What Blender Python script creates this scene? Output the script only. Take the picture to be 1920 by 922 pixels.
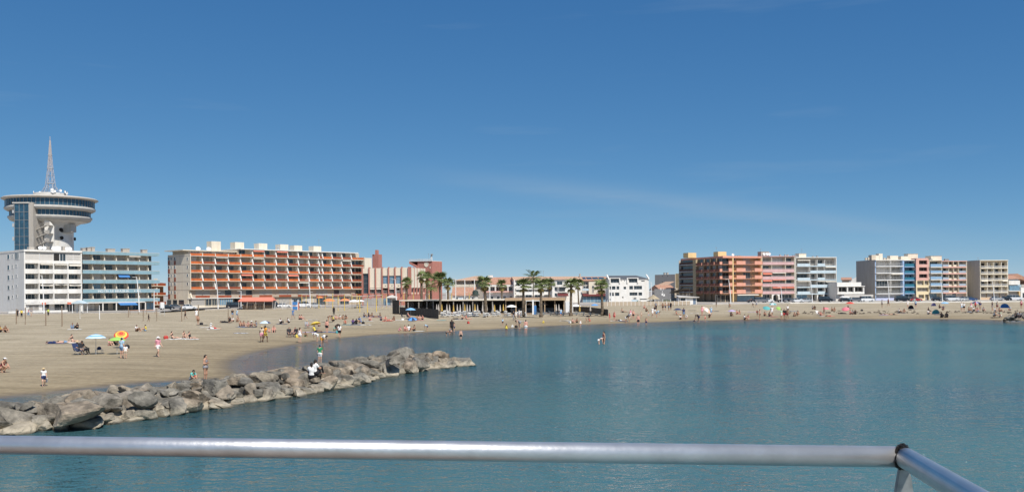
import bpy, math, random
import numpy as np
from mathutils import Matrix, Vector
for o in list(bpy.data.objects): bpy.data.objects.remove(o, do_unlink=True)
scn = bpy.context.scene
COL = scn.collection
rng = random.Random(7)
R = math.radians
# ---------------------------------------------------------------- camera
CAM_H = 5.7; FPX = 1700.0; CY = 546.0; ROLL = -R(0.46)
cam = bpy.data.cameras.new('Camera'); camo = bpy.data.objects.new('Camera', cam); COL.objects.link(camo)
cam.sensor_width = 36; cam.lens = FPX / 1920 * 36; cam.shift_y = (CY - 461) / 1920
cam.clip_start = 0.1; cam.clip_end = 9000
Rv = Vector((math.cos(ROLL), 0, math.sin(ROLL))); Uv = Vector((-math.sin(ROLL), 0, math.cos(ROLL))); Fv = Vector((0, 1, 0))
m = Matrix((Rv, Uv, -Fv)).transposed().to_4x4(); m.translation = (0, 0, CAM_H)
camo.matrix_world = m
scn.camera = camo
# ---------------------------------------------------------------- sky, sun, exposure
SUN_EL = R(52); SUN_AZ = R(31)           # azimuth: to the right of straight behind the camera
sdir = Vector((math.sin(SUN_AZ) * math.cos(SUN_EL), -math.cos(SUN_AZ) * math.cos(SUN_EL), math.sin(SUN_EL)))
w = bpy.data.worlds.new('World'); scn.world = w; w.use_nodes = True
nt = w.node_tree; nt.nodes.clear()
sky = nt.nodes.new('ShaderNodeTexSky'); sky.sky_type = 'NISHITA'; sky.sun_disc = False
sky.sun_elevation = SUN_EL; sky.sun_rotation = math.atan2(sdir.x, sdir.y)
sky.altitude = 6000; sky.air_density = 1.0; sky.dust_density = 0.2; sky.ozone_density = 6.0
bg = nt.nodes.new('ShaderNodeBackground'); bg.inputs[1].default_value = 0.068
wo = nt.nodes.new('ShaderNodeOutputWorld')
# faint streaks of high cirrus over the whole sky
tc = nt.nodes.new('ShaderNodeTexCoord'); mp = nt.nodes.new('ShaderNodeMapping')
mp.inputs['Rotation'].default_value = (0, R(7.5), 0); mp.inputs['Scale'].default_value = (1.6, 1.6, 16)
nz = nt.nodes.new('ShaderNodeTexNoise'); nz.inputs['Scale'].default_value = 1.35; nz.inputs['Detail'].default_value = 5; nz.inputs['Roughness'].default_value = 0.55
rp = nt.nodes.new('ShaderNodeValToRGB'); rp.color_ramp.elements[0].position = 0.56; rp.color_ramp.elements[0].color = (0, 0, 0, 1)
rp.color_ramp.elements[1].position = 0.80; rp.color_ramp.elements[1].color = (0.22, 0.22, 0.22, 1)
mx = nt.nodes.new('ShaderNodeMixRGB'); mx.inputs[2].default_value = (3.6, 4.7, 5.9, 1)
nt.links.new(tc.outputs['Generated'], mp.inputs[0]); nt.links.new(mp.outputs[0], nz.inputs['Vector'])
nt.links.new(nz.outputs[0], rp.inputs[0]); rpx = rp
# one long thin cirrus band low over the right-hand shore (by direction, not by screen)
def wm(op, a, b_):
    q = nt.nodes.new('ShaderNodeMath'); q.operation = op
    for i, v in enumerate((a, b_)):
        if isinstance(v, (int, float)): q.inputs[i].default_value = v
        elif v is not None: nt.links.new(v, q.inputs[i])
    return q.outputs[0]
sx = nt.nodes.new('ShaderNodeSeparateXYZ'); nt.links.new(tc.outputs['Generated'], sx.inputs[0])
yy = wm('MAXIMUM', sx.outputs[1], .05); tx = wm('DIVIDE', sx.outputs[0], yy); tz_ = wm('DIVIDE', sx.outputs[2], yy)
nz2 = nt.nodes.new('ShaderNodeTexNoise'); nz2.inputs['Scale'].default_value = 7; nz2.inputs['Detail'].default_value = 7; nz2.inputs['Roughness'].default_value = .6
mp2 = nt.nodes.new('ShaderNodeMapping'); mp2.inputs['Rotation'].default_value = (0, R(9), 0); mp2.inputs['Scale'].default_value = (1, 1, 7); nt.links.new(tc.outputs['Generated'], mp2.inputs[0]); nt.links.new(mp2.outputs[0], nz2.inputs['Vector'])
ln = wm('SUBTRACT', .118, wm('MULTIPLY', tx, .125)); dv = wm('DIVIDE', wm('SUBTRACT', wm('ADD', tz_, wm('MULTIPLY', wm('SUBTRACT', nz2.outputs[0], .5), .02)), ln), .011)
band = wm('EXPONENT', wm('MULTIPLY', wm('MULTIPLY', dv, dv), -1.0), None)
ends = wm('EXPONENT', wm('MULTIPLY', wm('POWER', wm('ABSOLUTE', wm('DIVIDE', wm('SUBTRACT', tx, .20), .26), None), 4.0), -1.0), None)
cir = wm('MULTIPLY', wm('MULTIPLY', band, ends), wm('MULTIPLY', nz2.outputs[0], .42)); cir = wm('MULTIPLY', cir, wm('GREATER_THAN', sx.outputs[1], 0.0))
sep = nt.nodes.new('ShaderNodeSeparateColor'); cmb = nt.nodes.new('ShaderNodeCombineColor'); nt.links.new(sky.outputs[0], sep.inputs[0])
for i, (kk, gg) in enumerate(((.80, 1.06), (1.44, .70), (2.52, .44))):      # clear, deep blue Mediterranean sky
    pw = nt.nodes.new('ShaderNodeMath'); pw.operation = 'POWER'; pw.inputs[1].default_value = gg
    ml = nt.nodes.new('ShaderNodeMath'); ml.operation = 'MULTIPLY'; ml.inputs[1].default_value = kk
    nt.links.new(sep.outputs[i], pw.inputs[0]); nt.links.new(pw.outputs[0], ml.inputs[0]); nt.links.new(ml.outputs[0], cmb.inputs[i])
nt.links.new(wm('ADD', rp.outputs[0], cir), mx.inputs[0]); nt.links.new(cmb.outputs[0], mx.inputs[1]); nt.links.new(mx.outputs[0], bg.inputs[0]); nt.links.new(bg.outputs[0], wo.inputs[0])
sl = bpy.data.lights.new('sun', 'SUN'); so = bpy.data.objects.new('sun', sl); COL.objects.link(so)
sl.energy = 3.6; sl.angle = R(0.53); sl.color = (1.0, 0.955, 0.88)
so.rotation_euler = (-sdir).to_track_quat('-Z', 'Y').to_euler(); so.location = (0, -20, 60)
scn.view_settings.view_transform = 'Standard'; scn.view_settings.look = 'None'
scn.view_settings.exposure = 0.56; scn.view_settings.gamma = 1.0
scn.render.engine = 'CYCLES'
scn.cycles.max_bounces = 6; scn.cycles.transparent_max_bounces = 8
# ---------------------------------------------------------------- pixel rays (measuring the photograph)
def ray(px, py):
    xc = (px - 960) / FPX; yc = -(py - CY) / FPX
    return Rv * xc + Uv * yc + Fv
def at(px, py, Y): return Vector((0, 0, CAM_H)) + ray(px, py) * Y
def hit(px, py, z):
    d = ray(px, py); t = (z - CAM_H) / d.z
    return Vector((0, 0, CAM_H)) + d * t
# ---------------------------------------------------------------- materials
MATS = {}
def mat(name, col, rough=0.75, var=0.045, scale=1.2, metal=0.0, bump=0.0, bscale=20, spec=0.35, stain=0.0):
    if name in MATS: return MATS[name]
    mt = bpy.data.materials.new(name); mt.use_nodes = True; n = mt.node_tree; b = n.nodes['Principled BSDF']
    b.inputs['Roughness'].default_value = rough; b.inputs['Metallic'].default_value = metal
    b.inputs['Specular IOR Level'].default_value = spec
    g = n.nodes.new('ShaderNodeNewGeometry')
    t = n.nodes.new('ShaderNodeTexNoise'); t.inputs['Scale'].default_value = scale; t.inputs['Detail'].default_value = 6
    n.links.new(g.outputs['Position'], t.inputs['Vector'])
    r = n.nodes.new('ShaderNodeValToRGB')
    a, c = r.color_ramp.elements; a.position = 0.3; c.position = 0.7
    a.color = (*[x * (1 - var) for x in col], 1); c.color = (*[min(1, x * (1 + var)) for x in col], 1)
    n.links.new(t.outputs[0], r.inputs[0])
    out = r.outputs[0]
    if stain:
        t2 = n.nodes.new('ShaderNodeTexNoise'); t2.inputs['Scale'].default_value = 1.0; t2.inputs['Detail'].default_value = 5
        mp = n.nodes.new('ShaderNodeMapping'); mp.inputs['Scale'].default_value = (1.1, 1.1, 0.12)
        n.links.new(g.outputs['Position'], mp.inputs[0]); n.links.new(mp.outputs[0], t2.inputs['Vector'])
        r2 = n.nodes.new('ShaderNodeValToRGB'); r2.color_ramp.elements[0].position = 0.42; r2.color_ramp.elements[1].position = 0.72
        r2.color_ramp.elements[0].color = (1, 1, 1, 1); k = 1 - stain; r2.color_ramp.elements[1].color = (k, k * 0.97, k * 0.92, 1)
        n.links.new(t2.outputs[0], r2.inputs[0])
        mm = n.nodes.new('ShaderNodeMixRGB'); mm.blend_type = 'MULTIPLY'; mm.inputs[0].default_value = 1
        n.links.new(out, mm.inputs[1]); n.links.new(r2.outputs[0], mm.inputs[2]); out = mm.outputs[0]
    n.links.new(out, b.inputs['Base Color'])
    if bump:
        t3 = n.nodes.new('ShaderNodeTexNoise'); t3.inputs['Scale'].default_value = bscale; t3.inputs['Detail'].default_value = 4
        n.links.new(g.outputs['Position'], t3.inputs['Vector'])
        bp = n.nodes.new('ShaderNodeBump'); bp.inputs['Strength'].default_value = bump; bp.inputs['Distance'].default_value = 0.05
        n.links.new(t3.outputs[0], bp.inputs['Height']); n.links.new(bp.outputs[0], b.inputs['Normal'])
    MATS[name] = mt
    return mt
WHITE = mat('white_render', (0.76, 0.74, 0.70), stain=.07)
CREAM = mat('cream_render', (0.72, 0.65, 0.53), stain=.07)
BEIGE = mat('beige_render', (0.56, 0.48, 0.38), stain=.07)
GREYW = mat('grey_render', (0.46, 0.42, 0.37), stain=.1)
GREYD = mat('grey_shutter', (0.36, 0.34, 0.31), rough=.6)
LGREY = mat('pale_shutter', (0.55, 0.52, 0.48), rough=.6)
TURQ = mat('turquoise_panel', (0.25, 0.39, 0.45), rough=.45, stain=.07)
ORANGE = mat('orange_panel', (0.52, 0.135, 0.04), rough=.5, var=.22, scale=.8)
RUST = mat('rust_panel', (0.29, 0.072, 0.033), rough=.55, var=.2)
PINK = mat('pink_render', (0.44, 0.19, 0.15), stain=.07)
SALMON = mat('salmon_render', (0.68, 0.335, 0.245), stain=.07)
ROSE = mat('rose_render', (0.60, 0.40, 0.40), stain=.07)
PALEPINK = mat('pale_pink_render', (0.68, 0.40, 0.34), stain=.08)
PALEBLUE = mat('pale_blue_render', (0.52, 0.62, 0.68), stain=.07)
SKYBLUE = mat('sky_blue_render', (0.36, 0.50, 0.72), stain=.07)
YELLOW = mat('yellow_render', (0.74, 0.54, 0.28), stain=.07)
OCHRE = mat('ochre_render', (0.44, 0.35, 0.22), stain=.07)
TILE = mat('terracotta_tile', (0.42, 0.235, 0.16), var=.28, scale=2.2, bump=.5, bscale=5)
TILE2 = mat('pale_terracotta_tile', (0.50, 0.33, 0.225), var=.25, scale=2.0, bump=.5, bscale=5)
SLATE = mat('dark_roof', (0.11, 0.115, 0.12), rough=.6)
GLASS = mat('window_glass', (0.035, 0.05, 0.062), rough=.08, var=.3, spec=.6)
GLASSB = mat('blue_glass', (0.03, 0.075, 0.115), rough=.07, var=.3, spec=.7)
GLASSP = mat('pale_glass', (0.16, 0.27, 0.36), rough=.1, var=.2, spec=.6)
CURT = mat('curtained_glass', (0.30, 0.28, 0.25), rough=.35, var=.3)
DARK = mat('dark_interior', (0.03, 0.028, 0.026), rough=.9)
FRAME = mat('white_frame', (0.72, 0.71, 0.69), rough=.5)
FRAMED = mat('grey_frame', (0.25, 0.25, 0.25), rough=.5)
STEEL = mat('pale_steel', (0.55, 0.55, 0.54), rough=.45, metal=.3)
CONC = mat('concrete', (0.46, 0.43, 0.39), stain=.07, bump=.2)
PAVE = mat('promenade_paving', (0.40, 0.36, 0.31), var=.15)
ASPH = mat('asphalt', (0.15, 0.148, 0.145), rough=.9, var=.2)
WOOD = mat('weathered_wood', (0.27, 0.20, 0.14), rough=.8, var=.25, scale=6)
DWOOD = mat('dark_wood', (0.065, 0.056, 0.048), rough=.75, var=.3, scale=5)
YPOLE = mat('yellow_paint', (0.66, 0.48, 0.12), rough=.5)
WPAINT = mat('white_paint', (0.80, 0.80, 0.79), rough=.4, var=.04)
PLASTIC = mat('white_plastic', (0.78, 0.78, 0.77), rough=.35, var=.05)
GPLAST = mat('grey_plastic', (0.16, 0.19, 0.21), rough=.5)
AWNR = mat('red_awning', (0.66, 0.22, 0.15), rough=.8)
AWNW = mat('white_awning', (0.74, 0.69, 0.60), rough=.8)
AWNB = mat('blue_awning', (0.06, 0.20, 0.46), rough=.8)
# ---------------------------------------------------------------- object helpers
def mesh(name, v, f, mats=(), mi=None, smooth=False):
    me = bpy.data.meshes.new(name); me.from_pydata([tuple(p) for p in v], [], [tuple(q) for q in f])
    for q in mats: me.materials.append(q)
    if mi is not None: me.polygons.foreach_set('material_index', mi)
    if smooth: me.polygons.foreach_set('use_smooth', [True] * len(me.polygons))
    me.update(); return me
def obj(name, me, parent=None, loc=(0, 0, 0), rot=(0, 0, 0), scale=(1, 1, 1), **kw):
    o = bpy.data.objects.new(name, me); COL.objects.link(o)
    if parent is not None: o.parent = parent
    o.location = loc; o.rotation_euler = rot; o.scale = scale
    for k, q in kw.items(): o[k] = q
    return o
def thing(name, label, category, loc=(0, 0, 0), rz=0, group=None, scale=(1, 1, 1)):
    o = obj(name, None, None, loc, (0, 0, rz), scale, label=label, category=category)
    o.empty_display_size = .3
    if group: o['group'] = group
    return o
class MB:
    def __init__(s): s.v = []; s.f = []; s.mi = []
    def add(s, v, f, m=0):
        n = len(s.v); s.v += [tuple(p) for p in v]; s.f += [tuple(i + n for i in q) for q in f]; s.mi += [m] * len(f)
    def box(s, x0, x1, y0, y1, z0, z1, m=0):
        s.add([(x0, y0, z0), (x1, y0, z0), (x1, y1, z0), (x0, y1, z0), (x0, y0, z1), (x1, y0, z1), (x1, y1, z1), (x0, y1, z1)],
              [(0, 3, 2, 1), (4, 5, 6, 7), (0, 1, 5, 4), (1, 2, 6, 5), (2, 3, 7, 6), (3, 0, 4, 7)], m)
    def tube(s, pts, rad, n=8, m=0, cap=True):
        pts = [Vector(p) for p in pts]; rs = rad if hasattr(rad, '__len__') else [rad] * len(pts)
        base = len(s.v); up = Vector((0, 0, 1))
        for i, p in enumerate(pts):
            d = (pts[min(i + 1, len(pts) - 1)] - pts[max(i - 1, 0)]).normalized()
            a = d.cross(up)
            if a.length < 1e-3: a = d.cross(Vector((1, 0, 0)))
            a.normalize(); b = d.cross(a)
            for k in range(n):
                t = 2 * math.pi * k / n
                s.v.append(tuple(p + (a * math.cos(t) + b * math.sin(t)) * rs[i]))
        for i in range(len(pts) - 1):
            for k in range(n):
                s.f.append((base + i * n + k, base + i * n + (k + 1) % n, base + (i + 1) * n + (k + 1) % n, base + (i + 1) * n + k)); s.mi.append(m)
        if cap:
            s.f.append(tuple(base + k for k in range(n))[::-1]); s.mi.append(m)
            e = base + (len(pts) - 1) * n
            s.f.append(tuple(e + k for k in range(n))); s.mi.append(m)
    def lathe(s, prof, n=32, m=0, c=(0, 0, 0)):
        base = len(s.v)
        for r, z in prof:
            for k in range(n):
                t = 2 * math.pi * k / n; s.v.append((c[0] + r * math.cos(t), c[1] + r * math.sin(t), c[2] + z))
        for i in range(len(prof) - 1):
            for k in range(n):
                s.f.append((base + i * n + k, base + i * n + (k + 1) % n, base + (i + 1) * n + (k + 1) % n, base + (i + 1) * n + k)); s.mi.append(m)
    def prism(s, poly, axis, a0, a1, m=0):
        """poly in the two other axes (in order), extruded along axis from a0 to a1"""
        n = len(poly); V = []
        for a in (a0, a1):
            for p, q in poly:
                V.append((a, p, q) if axis == 'x' else (p, a, q) if axis == 'y' else (p, q, a))
        F = [tuple(range(n))[::-1], tuple(range(n, 2 * n))] + [(i, (i + 1) % n, n + (i + 1) % n, n + i) for i in range(n)]
        s.add(V, F, m)
    def me(s, name, mats, smooth=False): return mesh(name, s.v, s.f, mats if hasattr(mats, '__len__') else (mats,), s.mi, smooth)
    def build(s, name, mats, parent=None, loc=(0, 0, 0), rot=(0, 0, 0), smooth=False, **kw):
        return obj(name, s.me(name, mats, smooth), parent, loc, rot, **kw)
BOXC = {}
def boxm(dx, dy, dz, m):
    k = (round(dx, 3), round(dy, 3), round(dz, 3), m.name)
    if k not in BOXC:
        b = MB(); b.box(0, dx, 0, dy, 0, dz); BOXC[k] = b.me('box', m)
    return BOXC[k]
def box(name, parent, x0, x1, y0, y1, z0, z1, m, **kw):
    return obj(name, boxm(x1 - x0, y1 - y0, z1 - z0, m), parent, (x0, y0, z0), **kw)
WINC = {}
def window(parent, x, y, z, wd, ht, nx=2, nz=1, frame=FRAME, glass=GLASS, rot=0, proud=.07, name='window'):
    """frame facing local -Y with its lower left corner at (x, y, z); panes are its child"""
    wd = round(wd, 2); ht = round(ht, 2); k = (wd, ht, nx, nz, frame.name, proud)
    if k not in WINC:
        b = MB(); t = .07
        for i in range(nx + 1): 
            c = i * (wd - t) / nx; b.box(c, c + t, -proud, 0, 0, ht)
        for j in range(nz + 1):
            c = j * (ht - t) / nz
            for i in range(nx):
                a = i * (wd - t) / nx + t; b.box(a, a + (wd - t) / nx - t, -proud + .003, 0, c, c + t)
        WINC[k] = b.me('window', frame)
    o = obj(name, WINC[k], parent, (x, y, z), (0, 0, rot))
    obj('pane', boxm(wd - .06, .02, ht - .06, glass), o, (.03, -.035 if proud > .03 else .01, .03))
    return o
def wall_open(parent, x0, x1, z0, z1, opens, m, y=0.0, rev=.25, name='wall', rot=0, loc=None):
    """front sheet with real openings (ox0, ox1, oz0, oz1) and reveals of depth rev"""
    xs = sorted({x0, x1, *[a for o in opens for a in o[:2]]}); zs = sorted({z0, z1, *[a for o in opens for a in o[2:4]]})
    b = MB()
    for i in range(len(xs) - 1):
        for j in range(len(zs) - 1):
            cx = (xs[i] + xs[i + 1]) / 2; cz = (zs[j] + zs[j + 1]) / 2
            if any(o[0] < cx < o[1] and o[2] < cz < o[3] for o in opens): continue
            b.add([(xs[i], y, zs[j]), (xs[i + 1], y, zs[j]), (xs[i + 1], y, zs[j + 1]), (xs[i], y, zs[j + 1])], [(0, 1, 2, 3)])
    for a, c, d, e in [o[:4] for o in opens]:
        b.add([(a, y, d), (c, y, d), (c, y, e), (a, y, e), (a, y + rev, d), (c, y + rev, d), (c, y + rev, e), (a, y + rev, e)],
              [(0, 4, 5, 1), (1, 5, 6, 2), (2, 6, 7, 3), (3, 7, 4, 0)])
    return b.build(name, m, parent, loc or (0, 0, 0), (0, 0, rot))
# ================================================================ THE SETTING
from mathutils import noise as mnoise
PZ = 1.2                                   # level of the promenade
shore_px = [(-900, 768), (-300, 757), (-60, 752), (40, 743), (110, 736), (190, 727), (260, 720), (330, 715.5), (362, 714), (388, 728), (430, 721),
            (470, 706), (455, 697), (445, 688), (447, 678), (465, 668), (500, 658), (560, 647), (640, 635), (700, 629), (760, 625.5), (850, 621),
            (920, 618), (985, 615), (1040, 611), (1090, 609), (1180, 606.5), (1300, 601.5), (1450, 599), (1600, 598.5), (1750, 598.5), (1890, 601),
            (1950, 603), (2200, 606)]
shore = [hit(a, b, 0).xy for a, b in shore_px]
shore = [Vector((-900, shore[0].y - 40))] + shore + [Vector((900, shore[-1].y + 20))]
SP = np.array([tuple(p) for p in shore])
land_poly = np.vstack([SP, [[900, 4000], [-900, 4000]]])
def sdist(X, Y):
    X = np.asarray(X, float); Y = np.asarray(Y, float); best = np.full(X.shape, 1e9)
    for (x0, y0), (x1, y1) in zip(SP[:-1], SP[1:]):
        dx, dy = x1 - x0, y1 - y0; t = np.clip(((X - x0) * dx + (Y - y0) * dy) / (dx * dx + dy * dy), 0, 1)
        best = np.minimum(best, np.hypot(X - x0 - t * dx, Y - y0 - t * dy))
    ins = np.zeros(X.shape, bool); P = land_poly
    for i in range(len(P)):
        x0, y0 = P[i - 1]; x1, y1 = P[i]
        c = ((y0 > Y) != (y1 > Y)) & (X < (x1 - x0) * (Y - y0) / ((y1 - y0) or 1e-9) + x0)
        ins ^= c
    return np.where(ins, best, -best)
def zprof(X, Y):
    d = sdist(X, Y); d = d + (.55 * np.sin(X * .42 + 1.1 * np.sin(Y * .23)) + .3 * np.sin(X * 1.3 + Y * .9)) * np.exp(-(d / 14) ** 2) * np.clip((Y - 70) / 30, .25, 1)
    s = np.clip((d - 8) / 52, 0, 1); s = s * s * (3 - 2 * s)
    und = .035 * np.sin(X * .37 + 1.3 * np.sin(Y * .11)) * np.sin(Y * .29 + .8 * np.sin(X * .17)) + .02 * np.sin(X * 1.1 + Y * .7) * np.sin(Y * .9 - X * .5)
    z = np.where(d > 0, np.minimum(d, 8) * .055 + .5 * s + und * np.clip(d / 10, 0, 1), np.maximum(-2.6, np.where(d > -14, d * .032, -.448 + (d + 14) * .07)))
    return z, d
def ground(px, py):
    """point of the terrain seen at a pixel"""
    z = .5
    for _ in range(7):
        p = hit(px, py, z); zz = float(zprof(np.array([p.x]), np.array([p.y]))[0][0]); z = .5 * z + .5 * max(zz, 0.0)
    p = hit(px, py, z); return p
def axis(a, b, step, far, k=1.35):
    c = list(np.arange(a, b + .01, step)); lo = []; hi = []; s = step; v = a
    while v > far[0]: s *= k; v -= s; lo.append(max(v, far[0]))
    s = step; v = b
    while v < far[1]: s *= k; v += s; hi.append(min(v, far[1]))
    return np.array(lo[::-1] + c + hi)
def grid_mesh(name, xs, ys, zf, m, keep=None, attrs=()):
    X, Y = np.meshgrid(xs, ys); Z = zf(X, Y) if callable(zf) else np.full(X.shape, zf)
    nx, ny = len(xs), len(ys); idx = np.arange(nx * ny).reshape(ny, nx)
    q = np.stack([idx[:-1, :-1], idx[:-1, 1:], idx[1:, 1:], idx[1:, :-1]], -1).reshape(-1, 4)
    if keep is not None:
        kk = keep(X, Y).ravel(); q = q[kk[q].any(1)]
    me = bpy.data.meshes.new(name); me.vertices.add(nx * ny)
    me.vertices.foreach_set('co', np.stack([X, Y, Z], -1).ravel())
    me.loops.add(len(q) * 4); me.loops.foreach_set('vertex_index', q.ravel().astype(np.int32))
    me.polygons.add(len(q)); me.polygons.foreach_set('loop_start', np.arange(0, len(q) * 4, 4, dtype=np.int32))
    me.update(calc_edges=True); me.polygons.foreach_set('use_smooth', [True] * len(q)); me.materials.append(m)
    for an, fn in attrs:
        a = me.attributes.new(an, 'FLOAT', 'POINT'); a.data.foreach_set('value', fn(X, Y).ravel().astype(np.float32))
    me.validate(); return me
def N(n, t, **kw):
    q = n.nodes.new(t)
    for k, v in kw.items():
        if hasattr(q, k): setattr(q, k, v)
        else: q.inputs[k.replace('_', ' ')].default_value = v
    return q
# ---- sand
def sand_material():
    mt = bpy.data.materials.new('beach_sand'); mt.use_nodes = True; n = mt.node_tree; b = n.nodes['Principled BSDF']; L = n.links.new
    g = N(n, 'ShaderNodeNewGeometry'); a = N(n, 'ShaderNodeAttribute', attribute_name='shore')
    t1 = N(n, 'ShaderNodeTexNoise', Scale=.16, Detail=6.0); L(g.outputs['Position'], t1.inputs['Vector'])
    t2 = N(n, 'ShaderNodeTexNoise', Scale=2.6, Detail=6.0, Roughness=.7); L(g.outputs['Position'], t2.inputs['Vector'])
    r = N(n, 'ShaderNodeValToRGB'); e = r.color_ramp.elements
    e[0].position = .3; e[0].color = (.39, .325, .225, 1); e[1].position = .72; e[1].color = (.53, .45, .325, 1); L(t1.outputs[0], r.inputs[0])
    r2 = N(n, 'ShaderNodeValToRGB'); e = r2.color_ramp.elements; e[0].position = .3; e[0].color = (.78, .77, .75, 1); e[1].position = .62; e[1].color = (1.06, 1.06, 1.06, 1); L(t2.outputs[0], r2.inputs[0])
    mm = N(n, 'ShaderNodeMixRGB', blend_type='MULTIPLY'); mm.inputs[0].default_value = 1; L(r.outputs[0], mm.inputs[1]); L(r2.outputs[0], mm.inputs[2])
    # wet sand: follows the distance to the water with an uneven edge
    ad = N(n, 'ShaderNodeMath', operation='MULTIPLY_ADD'); L(t1.outputs[0], ad.inputs[0]); ad.inputs[1].default_value = -16; L(a.outputs['Fac'], ad.inputs[2])
    mr = N(n, 'ShaderNodeMapRange'); mr.inputs['From Min'].default_value = -9.5; mr.inputs['From Max'].default_value = 24.0; mr.inputs['To Min'].default_value = 1; mr.inputs['To Max'].default_value = 0; L(ad.outputs[0], mr.inputs[0])
    mr2 = N(n, 'ShaderNodeMapRange'); mr2.inputs['From Min'].default_value = .3; mr2.inputs['From Max'].default_value = 2.2; mr2.inputs['To Min'].default_value = 1; mr2.inputs['To Max'].default_value = 0; L(a.outputs['Fac'], mr2.inputs[0])
    wet = N(n, 'ShaderNodeMixRGB'); L(mr.outputs[0], wet.inputs[0]); L(mm.outputs[0], wet.inputs[1])
    dk = N(n, 'ShaderNodeMixRGB', blend_type='MULTIPLY'); dk.inputs[0].default_value = 1; dk.inputs[2].default_value = (.64, .60, .52, 1); L(mm.outputs[0], dk.inputs[1]); L(dk.outputs[0], wet.inputs[2])
    mpt = N(n, 'ShaderNodeMapping'); mpt.inputs['Scale'].default_value = (.045, .75, 1); mpt.inputs['Rotation'].default_value = (0, 0, R(-8)); L(g.outputs['Position'], mpt.inputs[0])
    tt = N(n, 'ShaderNodeTexNoise', Scale=1.0, Detail=5.0, Roughness=.6); L(mpt.outputs[0], tt.inputs['Vector'])
    rt = N(n, 'ShaderNodeValToRGB'); e = rt.color_ramp.elements; e[0].position = .36; e[0].color = (.80, .79, .76, 1); e[1].position = .6; e[1].color = (1.05, 1.05, 1.05, 1); L(tt.outputs[0], rt.inputs[0])
    mt2 = N(n, 'ShaderNodeMixRGB', blend_type='MULTIPLY'); mt2.inputs[0].default_value = 1; L(wet.outputs[0], mt2.inputs[1]); L(rt.outputs[0], mt2.inputs[2])
    dk2 = N(n, 'ShaderNodeMixRGB', blend_type='MULTIPLY'); L(mr2.outputs[0], dk2.inputs[0]); dk2.inputs[2].default_value = (.62, .6, .57, 1); L(mt2.outputs[0], dk2.inputs[1]); wet = dk2
    L(wet.outputs[0], b.inputs['Base Color'])
    ro = N(n, 'ShaderNodeMapRange'); ro.inputs['To Min'].default_value = .95; ro.inputs['To Max'].default_value = .32; L(mr2.outputs[0], ro.inputs[0]); L(ro.outputs[0], b.inputs['Roughness'])
    b.inputs['Specular IOR Level'].default_value = .3
    # footprints and small heaps
    t3 = N(n, 'ShaderNodeTexNoise', Scale=1.5, Detail=5.0, Roughness=.65); L(g.outputs['Position'], t3.inputs['Vector'])
    v = N(n, 'ShaderNodeTexVoronoi', Scale=1.8); L(g.outputs['Position'], v.inputs['Vector'])
    s = N(n, 'ShaderNodeMath', operation='MULTIPLY_ADD'); L(v.outputs['Distance'], s.inputs[0]); s.inputs[1].default_value = .5; L(t3.outputs[0], s.inputs[2])
    inv = N(n, 'ShaderNodeMath', operation='SUBTRACT'); inv.inputs[0].default_value = 1.0; L(mr.outputs[0], inv.inputs[1])
    st = N(n, 'ShaderNodeMath', operation='MULTIPLY_ADD'); L(inv.outputs[0], st.inputs[0]); st.inputs[1].default_value = .95; st.inputs[2].default_value = .25
    bp = N(n, 'ShaderNodeBump'); bp.inputs['Distance'].default_value = .30; L(st.outputs[0], bp.inputs['Strength']); L(s.outputs[0], bp.inputs['Height']); L(bp.outputs[0], b.inputs['Normal'])
    return mt
gx = axis(-70, 175, 1.15, (-3500, 3500)); gy = axis(36, 300, 1.25, (-60, 7000))
obj('ground', grid_mesh('ground', gx, gy, lambda X, Y: zprof(X, Y)[0], sand_material(), attrs=[('shore', lambda X, Y: sdist(X, Y))]), kind='structure')
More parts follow.
